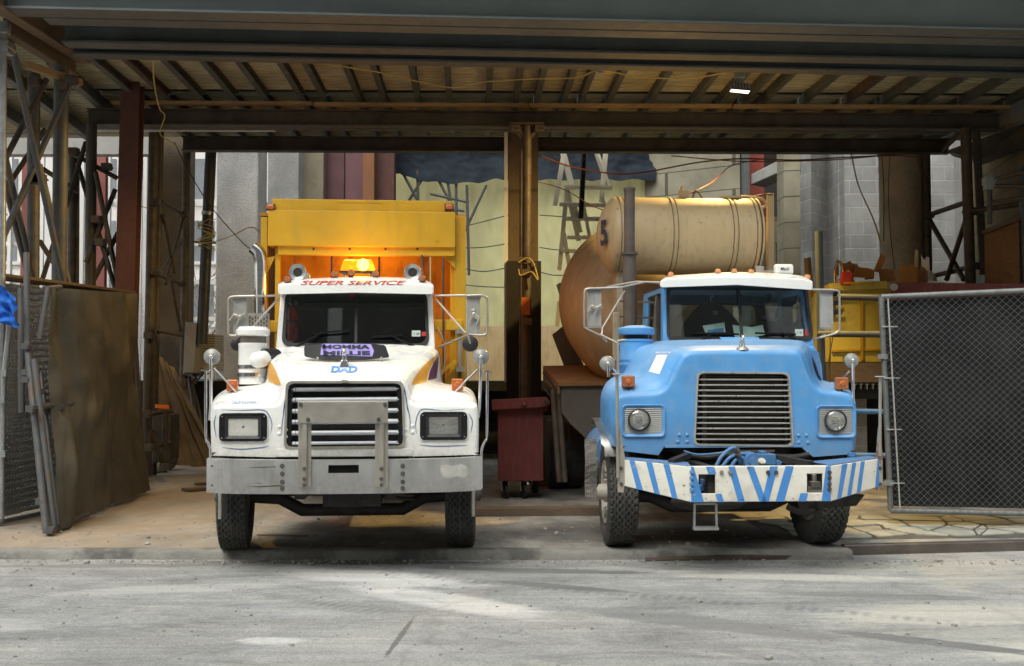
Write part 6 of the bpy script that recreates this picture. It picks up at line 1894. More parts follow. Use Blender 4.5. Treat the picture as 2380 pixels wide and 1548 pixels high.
# exhaust stack
yes_ = 1.75
def es(x, y): return Q(x, y, yes_)
MB().cyl(es(1465,905), es(1463,585), .078, n=20).build('exhaust_stack', MT['rust'], bt, smooth=50).name = 'exhaust_stack'
stk = [o for o in bpy.data.objects if o.name.startswith('exhaust_stack') and o.parent == bt][0]
m = MB(); m.tube([es(1463,590), es(1463,441)], .062, 20, cap=False); m.build('stack_pipe', MT['rust'], stk, smooth=50)
MB().cyl(es(1463,592), es(1463,588), .10, n=20).build('stack_collar', MT['rust'], stk)
MB().lathe([(.064,0),(.068,0),(.068,.03),(.056,.03)], es(1463,443), (0,0,1), 20).build('stack_lip', MT['rust'], stk)
for y in (700, 736):
    MB().bar(es(1440,y), es(1520,y+3), .025, .02).build('stack_bracket', MT['rust'], stk)
# bumper
pts = [(-1.195,-.44),(-.62,-.80),(.63,-.80),(1.225,-.44)]
zl, zh = Q(1765,1166,-.8).z, Q(1765,1084,-.8).z
ends = [(Q(1449,1129,-.44).z, Q(1449,1068,-.44).z), (zl, zh), (zl, zh), (Q(2045,1130,-.44).z, Q(2045,1066,-.44).z)]
xs0, xs1 = Q(1449,1100,-.44).x, Q(2045,1100,-.44).x
pts[0] = (xs0, -.44); pts[3] = (xs1, -.44)
pts[1] = (Q(1606,1100,-.8).x, -.8); pts[2] = (Q(1932,1100,-.8).x, -.8)
def bface(u, v, off=0):
    """u in 0..3 along the bumper, v 0..1 up"""
    i = min(int(u), 2); k = u-i
    (x0,y0),(x1,y1) = pts[i], pts[i+1]
    lo = ends[i][0]*(1-k)+ends[i+1][0]*k; hi = ends[i][1]*(1-k)+ends[i+1][1]*k
    d = Vector((x1-x0, y1-y0, 0)).normalized(); nn = Vector((d.y, -d.x, 0))
    return Vector((x0+(x1-x0)*k, y0+(y1-y0)*k, lo+(hi-lo)*v)) + nn*off
def uof(px, i):
    """u of a picture x on bumper segment i"""
    lo, hi = 0.0, 1.0
    for _ in range(30):
        m_ = (lo+hi)/2; P = TB.wld(bface(i+m_, .5))
        X = 1190 + FPX*P.x/(P.y*math.cos(PITCH)+(P.z-EYE)*math.sin(PITCH))
        if X < px: lo = m_
        else: hi = m_
    return i+(lo+hi)/2
mb = MB()
# plates with two square openings in the centre section
L0, L1, R0, R1 = uof(1624,1), uof(1663,1), uof(1876,1), uof(1912,1)
def cell(u0, u1, v0, v1): 
    P = [bface(u0,v0), bface(u1,v0), bface(u1,v1), bface(u0,v1)]
    mb.bm.faces.new([mb.bm.verts.new(p) for p in P])
v0, v1 = .24, .78
for u0, u1 in ((0,.9999),(1,L0),(L1,R0),(R1,1.9999),(2,2.9999)):
    cell(u0,u1,0,v0); cell(u0,u1,v0,v1); cell(u0,u1,v1,1)
for u0, u1 in ((L0,L1),(R0,R1)): cell(u0,u1,0,v0); cell(u0,u1,v1,1)
bmesh.ops.remove_doubles(mb.bm, verts=mb.bm.verts[:], dist=.002)
mb.solid((0,.022,0))
bmp = mb.build('front_bumper', MT['whitepaintflat'], bt, bevel=.006)
# tread plate tops of the wings and lower returns
for (ia, ib) in ((0,1),(2,3)):
    A, B = bface(ia if ia == 0 else 2, 1), bface(ib if ib == 1 else 2.9999, 1)
    up = Vector((0,0,.003))
    m = MB()
    if ia == 0: P = [A+up+Vector((.01,.02,0)), B+up+Vector((0,.02,0)), Vector((B.x+.06, B.y+.40, B.z+.003)), Vector((A.x+.02, A.y+.22, A.z+.003))]
    else: P = [A+up+Vector((0,.02,0)), B+up+Vector((-.01,.02,0)), Vector((B.x-.02, B.y+.22, B.z+.003)), Vector((A.x-.06, A.y+.40, A.z+.003))]
    m.prism(P, (0,0,.008)); m.build('tread_plate', MT['tread'] if 'tread' in MT else MT.setdefault('tread', M('blue_tread_plate', (.16,.30,.55), .4, .3, .2, 30, .8, 60)), bmp)
m = MB(); A, B = bface(1,1), bface(1.9999,1); m.box(A.x, B.x, A.y+.023, A.y+.12, A.z-.012, A.z-.002); A, B = bface(1,0), bface(1.9999,0); m.box(A.x,B.x,A.y+.023,A.y+.12,A.z+.002,A.z+.012)
m.build('bumper_flange', MT['whitepaintflat'], bmp)
def slash(i, xt0, xt1, xb0, xb1, off=.0035, cut=None):
    ut0, ut1, ub0, ub1 = uof(xt0,i), uof(xt1,i), uof(xb0,i), uof(xb1,i)
    rng = [(0, 1)] if cut is None else cut
    for va, vb in rng:
        P = []
        for (ub, ut, v) in ((ub0,ut0,va),(ub1,ut1,va),(ub1,ut1,vb),(ub0,ut0,vb)):
            P.append(bface(min(max(ub+(ut-ub)*v, i), i+.9999), v, off))
        MB().flatpoly(P).build('painted_stripe', MT['stripe'], bmp)
for a_ in ((0,1463,1475,1480,1495),(0,1502,1516,1521,1534),(0,1542,1556,1562,1575)): slash(*a_)
slash(1,1606,1612,1606,1636, cut=[(0,1)]); slash(1,1641,1660,1668,1682, cut=[(0,.23)]); slash(1,1641,1660,1668,1682, cut=[(.79,1)])
for a_ in ((1,1693,1708,1715,1731),(1,1736,1752,1765,1781),(1,1790,1808,1770,1786),(1,1826,1845,1802,1822),(1,1876,1893,1855,1873)): slash(*a_, cut=None if a_[1] != 1876 else [(0,.23)])
slash(1,1920,1931,1909,1930)
for a_ in ((2,1957,1970,1945,1954),(2,1981,1990,1968,1977),(2,2001,2010,1990,1999),(2,2040,2044,2033,2042)): slash(*a_)
for x, y in ((1605,1097),(1605,1111),(1605,1125),(1605,1138),(1930,1098),(1930,1111),(1930,1125),(1930,1137),(1675,1098),(1695,1098),(1787,1098),(1806,1098)):
    p = Q(x+2 if x < 1700 else x-2, y, -.806); bolt(bmp, p, .013, 'rust' if x > 1780 else ('blue' if x < 1640 else 'steel_dull'))
bvbb = bvh_of(bmp); rd_ = random.Random(9)
chips = [(1502,1131),(1545,1139),(1590,1150),(1603,1164),(1640,1158),(1652,1164),(1700,1166),(1724,1161),(1770,1166),(1826,1164),(1843,1158),(1872,1165),(1901,1150),(1921,1165),(1940,1164),(1962,1157),(1561,1100),(1740,1088),(1843,1108),(1690,1120),(1952,1085),(2032,1096),(1530,1114),(1626,1155),(1590,1128)]
for cx_0, cy_0 in chips:
    r0 = rd_.uniform(.8, 2.4); k_ = rd_.uniform(.9, 2.4)
    P = [(cx_0+r0*k_*math.cos(2*PI*i/7)*rd_.uniform(.6,1.2), cy_0+r0*.7*math.sin(2*PI*i/7)*rd_.uniform(.6,1.2)) for i in range(7)]
    if cast(TB, bvbb, cx_0, cy_0, 0, Vector((0,99,0))).y < 50: decal(TB, bvbb, P, .0045, 6).build('rust_chip', MT['rust'] if rd_.random() < .6 else MT['rustchip'] if 'rustchip' in MT else MT.setdefault('rustchip', M('orange_rust', (.22,.08,.03), .8)), bmp)
# rusty end plates and rods
for s_, P, rod in ((-1, [(1437,975),(1441,995),(1452,1060),(1452,1122),(1449,1146),(1436,1144)], [(1436,1110),(1434,870)]), (1, [(2043,995),(2046,990),(2052,1060),(2052,1136),(2040,1140),(2037,1075)], [(2045,1060),(2046,876)])):
    yl_ = -.45
    ep = MB().prism([Q(x,y,yl_-.0) for x, y in P], (0,.03,0)).build('end_plate', MT['rustplate'], bmp, bevel=.003)
    rd = MB().tube([Q(*rod[0],yl_-.02), Q(*rod[1],yl_-.02)], .015, 10).build('guide_rod', MT['steel_dull'], bmp, smooth=40)
    tp = Q(*rod[1],yl_-.02); MB().cyl(tp, tp+Vector((0,0,.009)), .048, n=20).build('rod_cap', MT['mirror'], rd)
    for y in (1088,1125): bolt(ep, Q(1444 if s_ < 0 else 2046, y, yl_-.001), .011)
# posts through the bumper opening, cap
c = Q(1980,1070,-.25)
MB().cyl(c+Vector((0,0,-.08)), c+Vector((0,0,.04)), .03, n=14).cyl(c+Vector((0,0,.04)), c+Vector((0,0,.075)), .037, n=14).build('filler_cap', MT['blue_dark'], bmp, smooth=40)
for x, y, mt_ in ((1642,1120,'blue_dark'),(1892,1125,'steel_dull')):
    c = Q(x, y, -.55)
    m = MB(); m.bx(c, (.09,.10,.05)); m.cyl(c+Vector((0,0,.02)), c+Vector((0,0,.09)), .025, n=8); m.cyl(c+Vector((-.08,0,-.05)), c+Vector((.07,0,-.05)), .03, n=10)
    m.build('tow_fitting', MT[mt_], bmp, bevel=.005)
# step below
m = MB()
a, b_ = Q(1611,1234,-.74), Q(1668,1168,-.74)
st = MB().tube([Vector((a.x+.015,-.74,b_.z-.01)), Vector((a.x+.01,-.74,a.z+.01))], .012, 8).build('step', MT['galv'], bt)
MB().tube([Vector((b_.x-.015,-.74,b_.z-.01)), Vector((b_.x-.01,-.74,a.z+.01))], .012, 8).build('side_bar', MT['galv'], st)
MB().tube([Vector((a.x+.015,-.74,b_.z-.01)), Vector((b_.x-.015,-.74,b_.z-.01))], .010, 8).build('top_bar', MT['galv'], st)
m = MB(); m.box(a.x, b_.x, -.78, -.70, a.z+.01, a.z+.035)
for i in range(12): m.bx((a.x+.02+i*.016, -.76, a.z+.04), (.006,.03,.012))
m.build('tread', MT['galv'], st)
# pump and hoses in front of the radiator
c = Q(1742,1066,-.35)
pm = MB().cyl(c+Vector((0,-.14,-.02)), c+Vector((0,.1,-.02)), .085, n=20).build('hydraulic_pump', MT['blue_dark'], bt, smooth=40, bevel=.004)
MB().bx(c+Vector((.14,-.06,.0)), (.15,.14,.10)).bx(c+Vector((.10,-.08,.05)), (.06,.08,.06)).build('pump_body', MT['blue_dark'], pm, bevel=.008)
MB().cyl(c+Vector((0,-.15,-.02)), c+Vector((0,-.19,-.02)), .05, n=8).build('pump_fitting', MT['blue_dark'], pm); MB().cyl(c+Vector((.24,-.14,-.03)), c+Vector((.24,.0,-.03)), .025, n=10).build('pump_fitting', MT['blue_dark'], pm)
for pts_ in (((1665,1082),(1678,1060),(1700,1042),(1712,1044),(1716,1056)), ((1680,1083),(1695,1065),(1715,1055),(1735,1056),(1745,1062)), ((1700,1083),(1712,1068),(1728,1064)), ((1760,1072),(1775,1082),(1790,1084)), ((1590,1048),(1620,1056),(1660,1054),(1700,1048))):
    MB().tube(smoothline([Q(x,y,-.42) for x,y in pts_], 5), .018 if pts_[0][0] != 1590 else .008, 10).build('hose', MT['blue_dark'], pm, smooth=50)
for x, y in ((1712,1046),(1716,1058)):
    c_ = Q(x, y, -.44); MB().lathe([(.02,-.02),(.027,-.02),(.027,.02),(.02,.02)], c_, (.6,0,-.6), 14).build('hose_clamp', MT['rust'], pm)
MB().bar(Q(1700,1049,-.3), Q(1800,1048,-.3), .012, .02).build('linkage', MT['rust'], pm)
m = MB(); c_ = Q(1770,1074,-.6); m.lathe([(0,-.01),(.035,-.01),(.035,.02),(0,.02)], c_, (0,-.7,.7), 16); m.build('cap_disc', MT['rim'], pm)
# frame horns, engine mass, axle
m = MB(); m.box(-.46,-.37,-.74,9,.66,.90); m.box(.37,.46,-.74,9,.66,.90); m.box(-.36,.36,-.05,.05,.62,.86)
m.build('frame_rails', MT['dark'], bt)
MB().bar(Q(1780,1058,-.2), Q(1885,1078,-.6), .08, .05).build('frame_horn', MT['dark'], bt); MB().bar(Q(1600,1058,-.2), Q(1560,1074,-.6), .06, .05).build('frame_horn', MT['dark'], bt)
m = MB(); m.tube(smoothline([Q(x,y,-.1) for x,y in ((1590,1056),(1640,1062),(1690,1056),(1750,1058),(1840,1062),(1880,1056))], 4), .025, 8); m.build('front_crossmember', MT['dark'], bt)
m = MB(); m.tube([(-1.0,.62,.52),(-.72,.62,.50),(-.5,.62,.40),(.5,.62,.40),(.72,.62,.50),(1.0,.62,.52)], .07, 10); m.build('front_axle', MT['dark'], bt, smooth=50)
m = MB(); m.box(-.28,.3,.2,1.3,.42,1.1); m.ball((-.3,-.1,.52), .2, (1.9,.9,.45)); m.build('engine_sump', MT['dark'], bt, bevel=.03)
m = MB(); m.tube(smoothline([Q(x,y,-.2) for x,y in ((1830,1178),(1860,1190),(1890,1188),(1910,1178))], 4), .03, 8); m.build('steering_link', MT['dark'], bt, smooth=40)
m = MB(); a, b_ = Q(1885,1182,-.3), Q(1995,1160,-.3); m.prism([Q(1900,1182,-.3),Q(1990,1176,-.3),Q(2010,1150,-.3),Q(1900,1150,-.3)], (0,.1,0)); m.build('bumper_bracket', MT['dark'], bt)
make_wheel('front_wheel', bt, (-1.05, .66, .54), .54, .31, -2.5, -1, 'rim', 4)
make_wheel('front_wheel', bt, (1.03, .66, .54), .54, .31, 2, 1, 'rim', 3)
# metal mud guard and caked flap at the left wheel
mb = MB()
cx_, cy_, cz_ = -1.12, .60, .64
def guard(u, v):
    a = R(28+ 88*u); r_ = .60+.03*math.sin(u*9)
    return (cx_-.17+.24*v + (.03 if u < .1 else 0), cy_+ .1 - r_*math.cos(a)*-1*-1 + .0, cz_+r_*math.sin(a)*1.05)
mb.grid(guard, 22, 4); mb.solid((0,.006,.004)); 
mg = mb.build('mud_guard', MT['fender_metal'], bt, smooth=60)
mb = MB(); mb.grid(lambda u, v: (-1.30+.13*u, 1.30+.02*math.sin(v*8), .42+.62*v), 3, 12); mb.solid((0,.03,0)); mb.build('mud_flap', MT['mudcake'], bt, smooth=60)
# blue water tank beside the frame, left
mb = MB(); mb.lathe([(0,-.4),(.24,-.4),(.27,-.37),(.27,.37),(.24,.4),(0,.4)], (-.84,2.4,.86), (0,1,0), 32)
mb.build('side_tank', MT['blue_dark'], bt, smooth=40)
for yy in (4.9+1.5, 6.2+1.5):
    for s_ in (-1, 1):
        MB().lathe([(0,-.28),(.3,-.28),(.5,-.27),(.53,-.24),(.53,-.04),(.5,-.01),(.5,.01),(.53,.04),(.53,.24),(.5,.27),(.3,.28),(0,.28)], (s_*.93, yy, .53), (1,0,0), 40).build('rear_wheel', MT['tyre'], bt, smooth=30)
# water tank across behind the cab
yt = 3.2
a, b_ = Q(1422,640,yt), Q(1745,640,yt)
rT = (Q(1600,461,yt).z - Q(1600,640,yt).z)/2*.99
zc = Q(1600,550,yt).z
prof = [(0,-.20),(rT*.35,-.17),(rT*.65,-.12),(rT*.88,-.05),(rT*.985,-.01),(rT,.01)]
Lt = b_.x-a.x
full = prof + [(rT, Lt*.3), (rT, Lt-.01)] + [(r_, Lt-h*0.9) for r_, h in reversed(prof)]
wtk = MB().lathe(full, (a.x, yt, zc), (1,0,0), 64).build('water_tank', MT['tan_tank'], bt, smooth=35)
for fr in (.04, .40, .82, .985):
    for dx, rr_ in ((0,.012),(.06,.006)):
        MB().lathe([(rT-.01,-.02),(rT+.003,-.018),(rT+.003,-.012),(rT-.01,-.010)], (a.x+Lt*fr+dx-.006, yt, zc), (1,0,0), 64).build('band_gap', MT['dark'], wtk)
        MB().lathe([(rT-.01, -.012),(rT+rr_, -.010),(rT+rr_,.010),(rT-.01,.012)], (a.x+Lt*fr+dx, yt, zc), (1,0,0), 64).build('tank_band', MT['tan_tank'], wtk, smooth=30)
# the figure 5 on the tank end
def t5(x, z_):
    r2 = math.hypot(x, z_)/rT
    return Vector((a.x - .205*(1-r2**2.2) - .006, yt + x - .05, zc + z_ + .02))
V5 = text_mb('5', .16, lambda x, z_: Vector((a.x - .17*(1-min(1,abs(-.27-x)/rT)**2.2) - .03, yt - .30 - x*.9, zc + z_ + .0)), bold=.03, hscale=1.2)
V5.build('tank_number', MT['ink'], wtk)
m = MB(); tp = zc+rT
for x in (1590,):
    c = Vector((Q(x,452,yt).x, yt, tp)); m.bx(c+Vector((0,0,.05)), (.12,.12,.10)); m.cyl(c+Vector((-.03,0,.08)), c+Vector((-.03,0,.16)), .02, n=8)
m.build('tank_valve', MT['tan_tank'], wtk, bevel=.006)
MB().tube(smoothline([Vector((Q(1608,455,yt).x,yt,tp)), Vector((Q(1618,440,yt).x,yt,tp+.10)), Vector((Q(1632,452,yt).x,yt,tp+.01))], 5), .012, 8).build('tank_hose', MT['rust'], wtk, smooth=50)
m = MB(); c = Vector((Q(1697,458,yt).x, yt, tp-.012)); m.cyl(c, c+Vector((0,0,.03)), .16, n=24); m.build('tank_hatch', MT['tan_tank'], wtk, smooth=40)
MB().tube(smoothline([Q(x,y,yt-.02) for x,y in ((1722,457),(1745,459),(1768,462),(1778,468),(1780,478),(1768,484))], 5), .018, 8).build('tank_pipe', MT['tan_tank'], wtk, smooth=50)
MB().tube(smoothline([Q(x,y,yt+.1) for x,y in ((1728,452),(1750,456),(1775,452),(1796,451))], 5), .008, 8).build('tank_wire', MT['rust'], wtk, smooth=50)
MB().bar(Q(1790,450,yt+.15), Q(1790,660,yt+.15), .085, .07).build('tank_post', MT['tan_tank'], bt, bevel=.006)
m = MB(); m.box(-.8,.9,yt-.2,yt+.2,1.0,1.15)
for x in (-.6,.75): m.box(x-.06,x+.06,yt-.15,yt+.15,1.15,zc-rT+.05)
m.build('tank_cradle', MT['tan_drum'], bt)
# drum
ax0 = Vector((.12, 3.7, 2.28)); ax1 = Vector((.12, 7.8, 3.42))
d = (ax1-ax0); Ld = d.length; d.normalize()
prof = [(0,0),(.45,.0),(.62,.08),(.85,.35),(1.05,.8),(1.17,1.25),(1.20,1.6),(1.20,2.0),(1.16,2.4),(1.0,3.0),(.8,3.6),(.62,4.1),(.58,4.1),(.0,4.0)]
pp = []
P3 = [Vector((r_, h, 0)) for r_, h in prof[1:-2]]
for q_ in smoothline(P3, 5): pp.append((q_.x, q_.y))
dr = MB().lathe([(0,0)]+pp+[(.5,4.05),(0,3.9)], ax0, d, 90).build('mixer_drum', MT['tan_drum'], bt, smooth=40)
# spiral seam bands
m = MB()
for h in (.8, 2.0):
    r_ = [p for p in pp if abs(p[1]-h) < .12][0][0]
    m.lathe([(r_-.01,h-.03),(r_+.012,h-.02),(r_+.012,h+.02),(r_-.01,h+.03)], ax0, d, 90)
m.build('drum_seam', MT['tan_drum'], dr, smooth=30)
for s_ in (-1, 1):
    MB().bar((s_*.75,7.3,.9), (s_*.55,7.4,2.4), .1, .1).build('rear_pedestal', MT['blue_dark'], bt)
MB().prism([(-.6,8.2,2.7),(.6,8.2,2.7),(.8,8.2,3.3),(-.8,8.2,3.3)], (0,.5,0)).build('charge_hopper', MT['tan_drum'], bt)
m = MB(); P = [Q(x,y,6.4) for x,y in ((1283,778),(1308,758),(1322,770),(1370,880),(1318,870))]; m.prism(P, (.05,.4,0)); m.build('discharge_chute', MT['galv_dark'], bt, bevel=.01)
m = MB(); m.box(-.7,.7,2.85,2.95,1.0,2.0); m.bx((-.55,2.9,2.1),(.1,.1,.9)); m.bx((-.7,2.9,2.2),(.08,.06,.6)); m.build('cab_rear_rack', MT['tan_drum'], bt, bevel=.01)

# jacket on a hanger in the cab, driver: things of their own
def skin_obj(name, verts, edges, radii, mat, parent=None, sub=2):
    me = bpy.data.meshes.new(name); me.from_pydata([Vector(v) for v in verts], edges, [])
    o = bpy.data.objects.new(name, me); COL.objects.link(o)
    if parent is not None: o.parent = parent
    sk = o.modifiers.new('skin', 'SKIN'); sk.use_smooth_shade = True
    for i, r_ in enumerate(radii):
        me.skin_vertices[0].data[i].radius = r_ if isinstance(r_, tuple) else (r_, r_)
    me.skin_vertices[0].data[0].use_root = True
    s_ = o.modifiers.new('sub', 'SUBSURF'); s_.levels = sub; s_.render_levels = sub
    dg = bpy.context.evaluated_depsgraph_get(); dg.update()
    m2 = bpy.data.meshes.new_from_object(o.evaluated_get(dg)); 
    o.modifiers.clear(); o.data = m2; m2.materials.clear(); m2.materials.append(mat)
    for p in m2.polygons: p.use_smooth = True
    return o
cj = Q(1652, 705, 2.35)
def jk(u, v):
    # u around, v down
    a = 2*PI*u
    wv = .06 + .27*min(1, v*2.4)**.7 + .05*v
    th = .05+.10*v
    fold = .012*math.sin(a*7+v*5)
    return (cj.x + wv*math.cos(a)*(1+fold), 2.35 + (th+fold)*math.sin(a), cj.z+.02 - v*.62 - .05*abs(math.cos(a))*v)
jt = thing('hanging_jacket', 'dark jacket on a hanger inside the left half of the blue truck cab', 'jacket'); top_at(TB, jt)
MB().grid(jk, 40, 20).build('jacket_body', MT['jacket'], jt, smooth=80)
MB().tube(smoothline([cj+Vector((0,0,.02)), cj+Vector((0,0,.07)), cj+Vector((.02,0,.09)), cj+Vector((.03,0,.07))], 3), .005, 6).build('hanger_hook', MT['steel'], jt)
MB().bx(cj+Vector((.02,-.135,-.12)), (.06,.006,.05)).build('collar_label', MT['greycloth'], jt)
# driver
dh = Q(1792, 700, 2.22)       # head centre
hx, hy, hz = dh
sh = hz-.27
verts = [(hx-.02,hy+.16,sh-.58),(hx-.02,hy+.14,sh-.35),(hx,hy+.10,sh-.10),(hx,hy+.06,sh+.02),(hx,hy+.03,sh+.10),
         (hx-.19,hy+.08,sh-.06),(hx-.27,hy-.0,sh-.30),(hx-.17,hy-.24,sh-.36),
         (hx+.19,hy+.08,sh-.06),(hx+.27,hy-.02,sh-.30),(hx+.14,hy-.24,sh-.33),
         (hx-.13,hy-.02,sh-.62),(hx-.16,hy-.42,sh-.60),(hx+.12,hy-.02,sh-.62),(hx+.16,hy-.42,sh-.60),(hx-.16,hy-.47,sh-1.0),(hx+.16,hy-.47,sh-1.0)]
edges = [(0,1),(1,2),(2,3),(3,4),(2,5),(5,6),(6,7),(2,8),(8,9),(9,10),(0,11),(11,12),(12,15),(0,13),(13,14),(14,16)]
radii = [(.17,.13),(.18,.14),(.19,.12),(.09,.09),(.06,.06),.085,.07,.05,.085,.07,.05,.10,.08,.10,.08,.06,.06]
person = skin_obj('person', verts, edges, radii, MT['jacket'])
tag(person, 'driver in a dark jacket and pale collar sitting behind the wheel of the blue truck', 'person'); top_at(TB, person)
# head: one sculpted surface
def head_mb(c, look=0.25):
    mb = MB(); nu, nv = 48, 36
    def hp(u, v):
        th = PI*v; ph = 2*PI*u
        x, y, z_ = math.sin(th)*math.sin(ph), -math.sin(th)*math.cos(ph), math.cos(th)
        r_ = Vector((x*.076, y*.098, z_*.118))
        fr = max(0, -y)
        if z_ < -.2: r_.x *= 1-.35*(-.2-z_); 
        if z_ < -.3 and y < 0: r_.y -= .012*fr
        g_ = lambda cx, cz, s_: math.exp(-((x-cx)**2+(z_-cz)**2)/s_)
        if y < 0:
            r_.y -= .026*g_(0,-.15,.018) + .014*g_(0,.05,.012) + .010*g_(0,-.50,.02) - .013*g_(.36,.08,.02) - .013*g_(-.36,.08,.02) + .008*g_(.35,.28,.03)+.008*g_(-.35,.28,.03) + .010*g_(0,-.85,.06)
        r_.x += .018*math.copysign(1,x)*math.exp(-((y-.05)**2)/.012 - ((z_+.05)**2)/.04) if abs(x) > .6 else 0
        return r_
    mb.grid(hp, nu, nv)
    rot = Matrix.Rotation(look, 3, 'Z') @ Matrix.Rotation(R(16), 3, 'X')
    for v in mb.bm.verts: v.co = rot @ v.co + Vector(c)
    bmesh.ops.remove_doubles(mb.bm, verts=mb.bm.verts[:], dist=.0005)
    return mb, rot
mb, rot = head_mb((hx, hy, hz-.02), .3)
mb.cyl((hx,hy+.02,hz-.06),(hx,hy+.04,hz-.2),.052,.06,14)
head = mb.build('head', MT['skin'], person, smooth=80)
mb = MB()
def hair(u, v):
    th = PI*.52*v; ph = 2*PI*u
    x, y, z_ = math.sin(th)*math.sin(ph), -math.sin(th)*math.cos(ph), math.cos(th)
    k = 1.07+.03*noise.noise(Vector((x*5,y*5,z_*5)))
    lift = .30 if y < -.3 else 0
    return (x*.078*k, y*.100*k+.006, (z_+lift*max(0,-y)*v*.8)*.122*k)
mb.grid(hair, 40, 14)
for v in mb.bm.verts: v.co = rot @ v.co + Vector((hx,hy,hz-.02))
mb.build('hair', MT['hair'], person, smooth=80)
for s_ in (-1,1):
    e = rot @ Vector((s_*.030,-.083,.008)) + Vector((hx,hy,hz-.02))
    MB().ball(e, .012, (1.2,.5,.6)).build('eye', MT['ink'], head, smooth=60)
    e = rot @ Vector((s_*.030,-.095,.03)) + Vector((hx,hy,hz-.02))
    MB().ball(e, .014, (1.6,.4,.35)).build('eyebrow', MT['hair'], head, smooth=60)
MB().ball(rot @ Vector((0,-.098,-.062)) + Vector((hx,hy,hz-.02)), .016, (1.5,.4,.3)).build('mouth', M('lip_skin', (.28,.12,.09), .5), head, smooth=60)
pts_ = [Vector((hx+.09*math.cos(a_), hy+.03-.10*math.sin(a_), sh+.09-.045*math.sin(a_))) for a_ in [PI*i/12 for i in range(13)]]
MB().tube(pts_, .013, 8).build('collar', MT['greycloth'], person, smooth=60)
# hands on the wheel
for s_, wr in ((-1,(hx-.17,hy-.24,sh-.36)),(1,(hx+.14,hy-.24,sh-.33))):
    wr = Vector(wr)
    vs_ = [wr, wr+Vector((0,-.05,.02)), wr+Vector((0,-.09,.035))]; es_ = [(0,1),(1,2)]; rs_ = [.030,(.042,.022),(.040,.018)]
    for k in range(4):
        b0_ = wr+Vector((-.030+.02*k,-.10,.04)); i0 = len(vs_)
        vs_ += [b0_, b0_+Vector((0,-.035,.005)), b0_+Vector((0,-.05,-.02)), b0_+Vector((0,-.035,-.04))]; es_ += [(2,i0),(i0,i0+1),(i0+1,i0+2),(i0+2,i0+3)]; rs_ += [.0095,.009,.0085,.008]
    i0 = len(vs_); tb = wr+Vector((-s_*.045,-.05,.02)); vs_ += [tb, tb+Vector((-s_*.012,-.03,.01)), tb+Vector((-s_*.006,-.055,.0))]; es_ += [(1,i0),(i0,i0+1),(i0+1,i0+2)]; rs_ += [.013,.011,.009]
    skin_obj('hand', vs_, es_, rs_, MT['skin'], person, 1)
# ================================================================ fences
def chain_mb(f, w_, h, pitch=.078, r=.0015):
    """diamond mesh; f maps (x, z, off) -> world"""
    mb = MB()
    def wire(x0, z0, x1, z1, o0):
        n = max(1, int(round(math.hypot(x1-x0, z1-z0)/(pitch*.7))))
        pts = [f(x0+(x1-x0)*i/n, z0+(z1-z0)*i/n, (o0 if i % 2 else -o0)) for i in range(n+1)]
        if len(pts) > 1: mb.tube(pts, r, 4)
    k = -h
    while k < w_:
        x0, z0, x1, z1 = k, 0, k+h, h
        if x0 < 0: z0 = -x0; x0 = 0
        if x1 > w_: z1 = h-(x1-w_); x1 = w_
        if z1-z0 > .02:
            wire(x0, z0, x1, z1, .004)
            wire(x0, h-z0, x1, h-z1, -.004)
        k += pitch*1.0
    return mb
def fence_panel(name, label, bl, br, tl, tr, rail_r, mesh=True, screen='netblack', pipe='galv', front=-1, wr=.0028, sag=.03, off=.06):
    bl, br, tl, tr = map(Vector, (bl, br, tl, tr))
    t = thing(name, label, 'fence')
    w_ = (br-bl).length; h = (tl-bl).length
    def P(u, v): return bl.lerp(br, u).lerp(tl.lerp(tr, u), v)
    nn = (br-bl).cross(tl-bl).normalized()
    if nn.y > 0: nn = -nn
    for a, b_ in ((bl,tl),(tl,tr),(br,tr),(bl,br)):
        MB().cyl(a, b_, rail_r, n=14).build('frame_pipe', MT['galv_dull' if pipe == 'galv' else pipe], t, smooth=40)
    if mesh:
        chain_mb(lambda x, z, o: P(x/w_, z/h) + nn*(rail_r+.006+o), w_, h, r=wr).build('wire_mesh', MT.setdefault('wiremesh', M('dull_wire', (.17,.175,.175), .5, .3, .1, 9)) if pipe == 'galv' else MT['galv_dark'], t)
    c = cloth(lambda u, v: P(.02+u*.96, .02+v*.96) - nn*off, 60, 50, sag, random.random()*9, 2, True, nn)
    c.build('privacy_screen', MT[screen], t, smooth=180)
    return t, P, nn
t, P, nn = fence_panel('chain_link_gate', 'galvanised chain-link gate with a black screen at the right, before the yellow container',
    at(2070,1187,12.95), at(2440,1195,12.6), at(2048,690,12.9), at(2440,673,12.55), .032, sag=.03, wr=.0019)
for v in (.14,.38,.62,.87):
    a = P(0, 1-v); MB().bar(a+Vector((-.02,-.04,0)), a+Vector((.16,-.04,.0)), .02, .012).build('tension_clip', MT['mirror'], t)
MB().bar(P(.035,.99)+Vector((0,-.03,0)), P(.055,.01)+Vector((0,-.03,0)), .012, .02).build('tension_bar', MT['mirror'], t)
for v in (.72,.13):
    a = P(0, v); m = MB(); m.cyl(a+Vector((0,0,-.03)), a+Vector((0,0,.03)), .05, n=14); m.bx(a+Vector((-.05,-.03,0)), (.07,.04,.05)); m.build('hinge', MT['galv'], t)
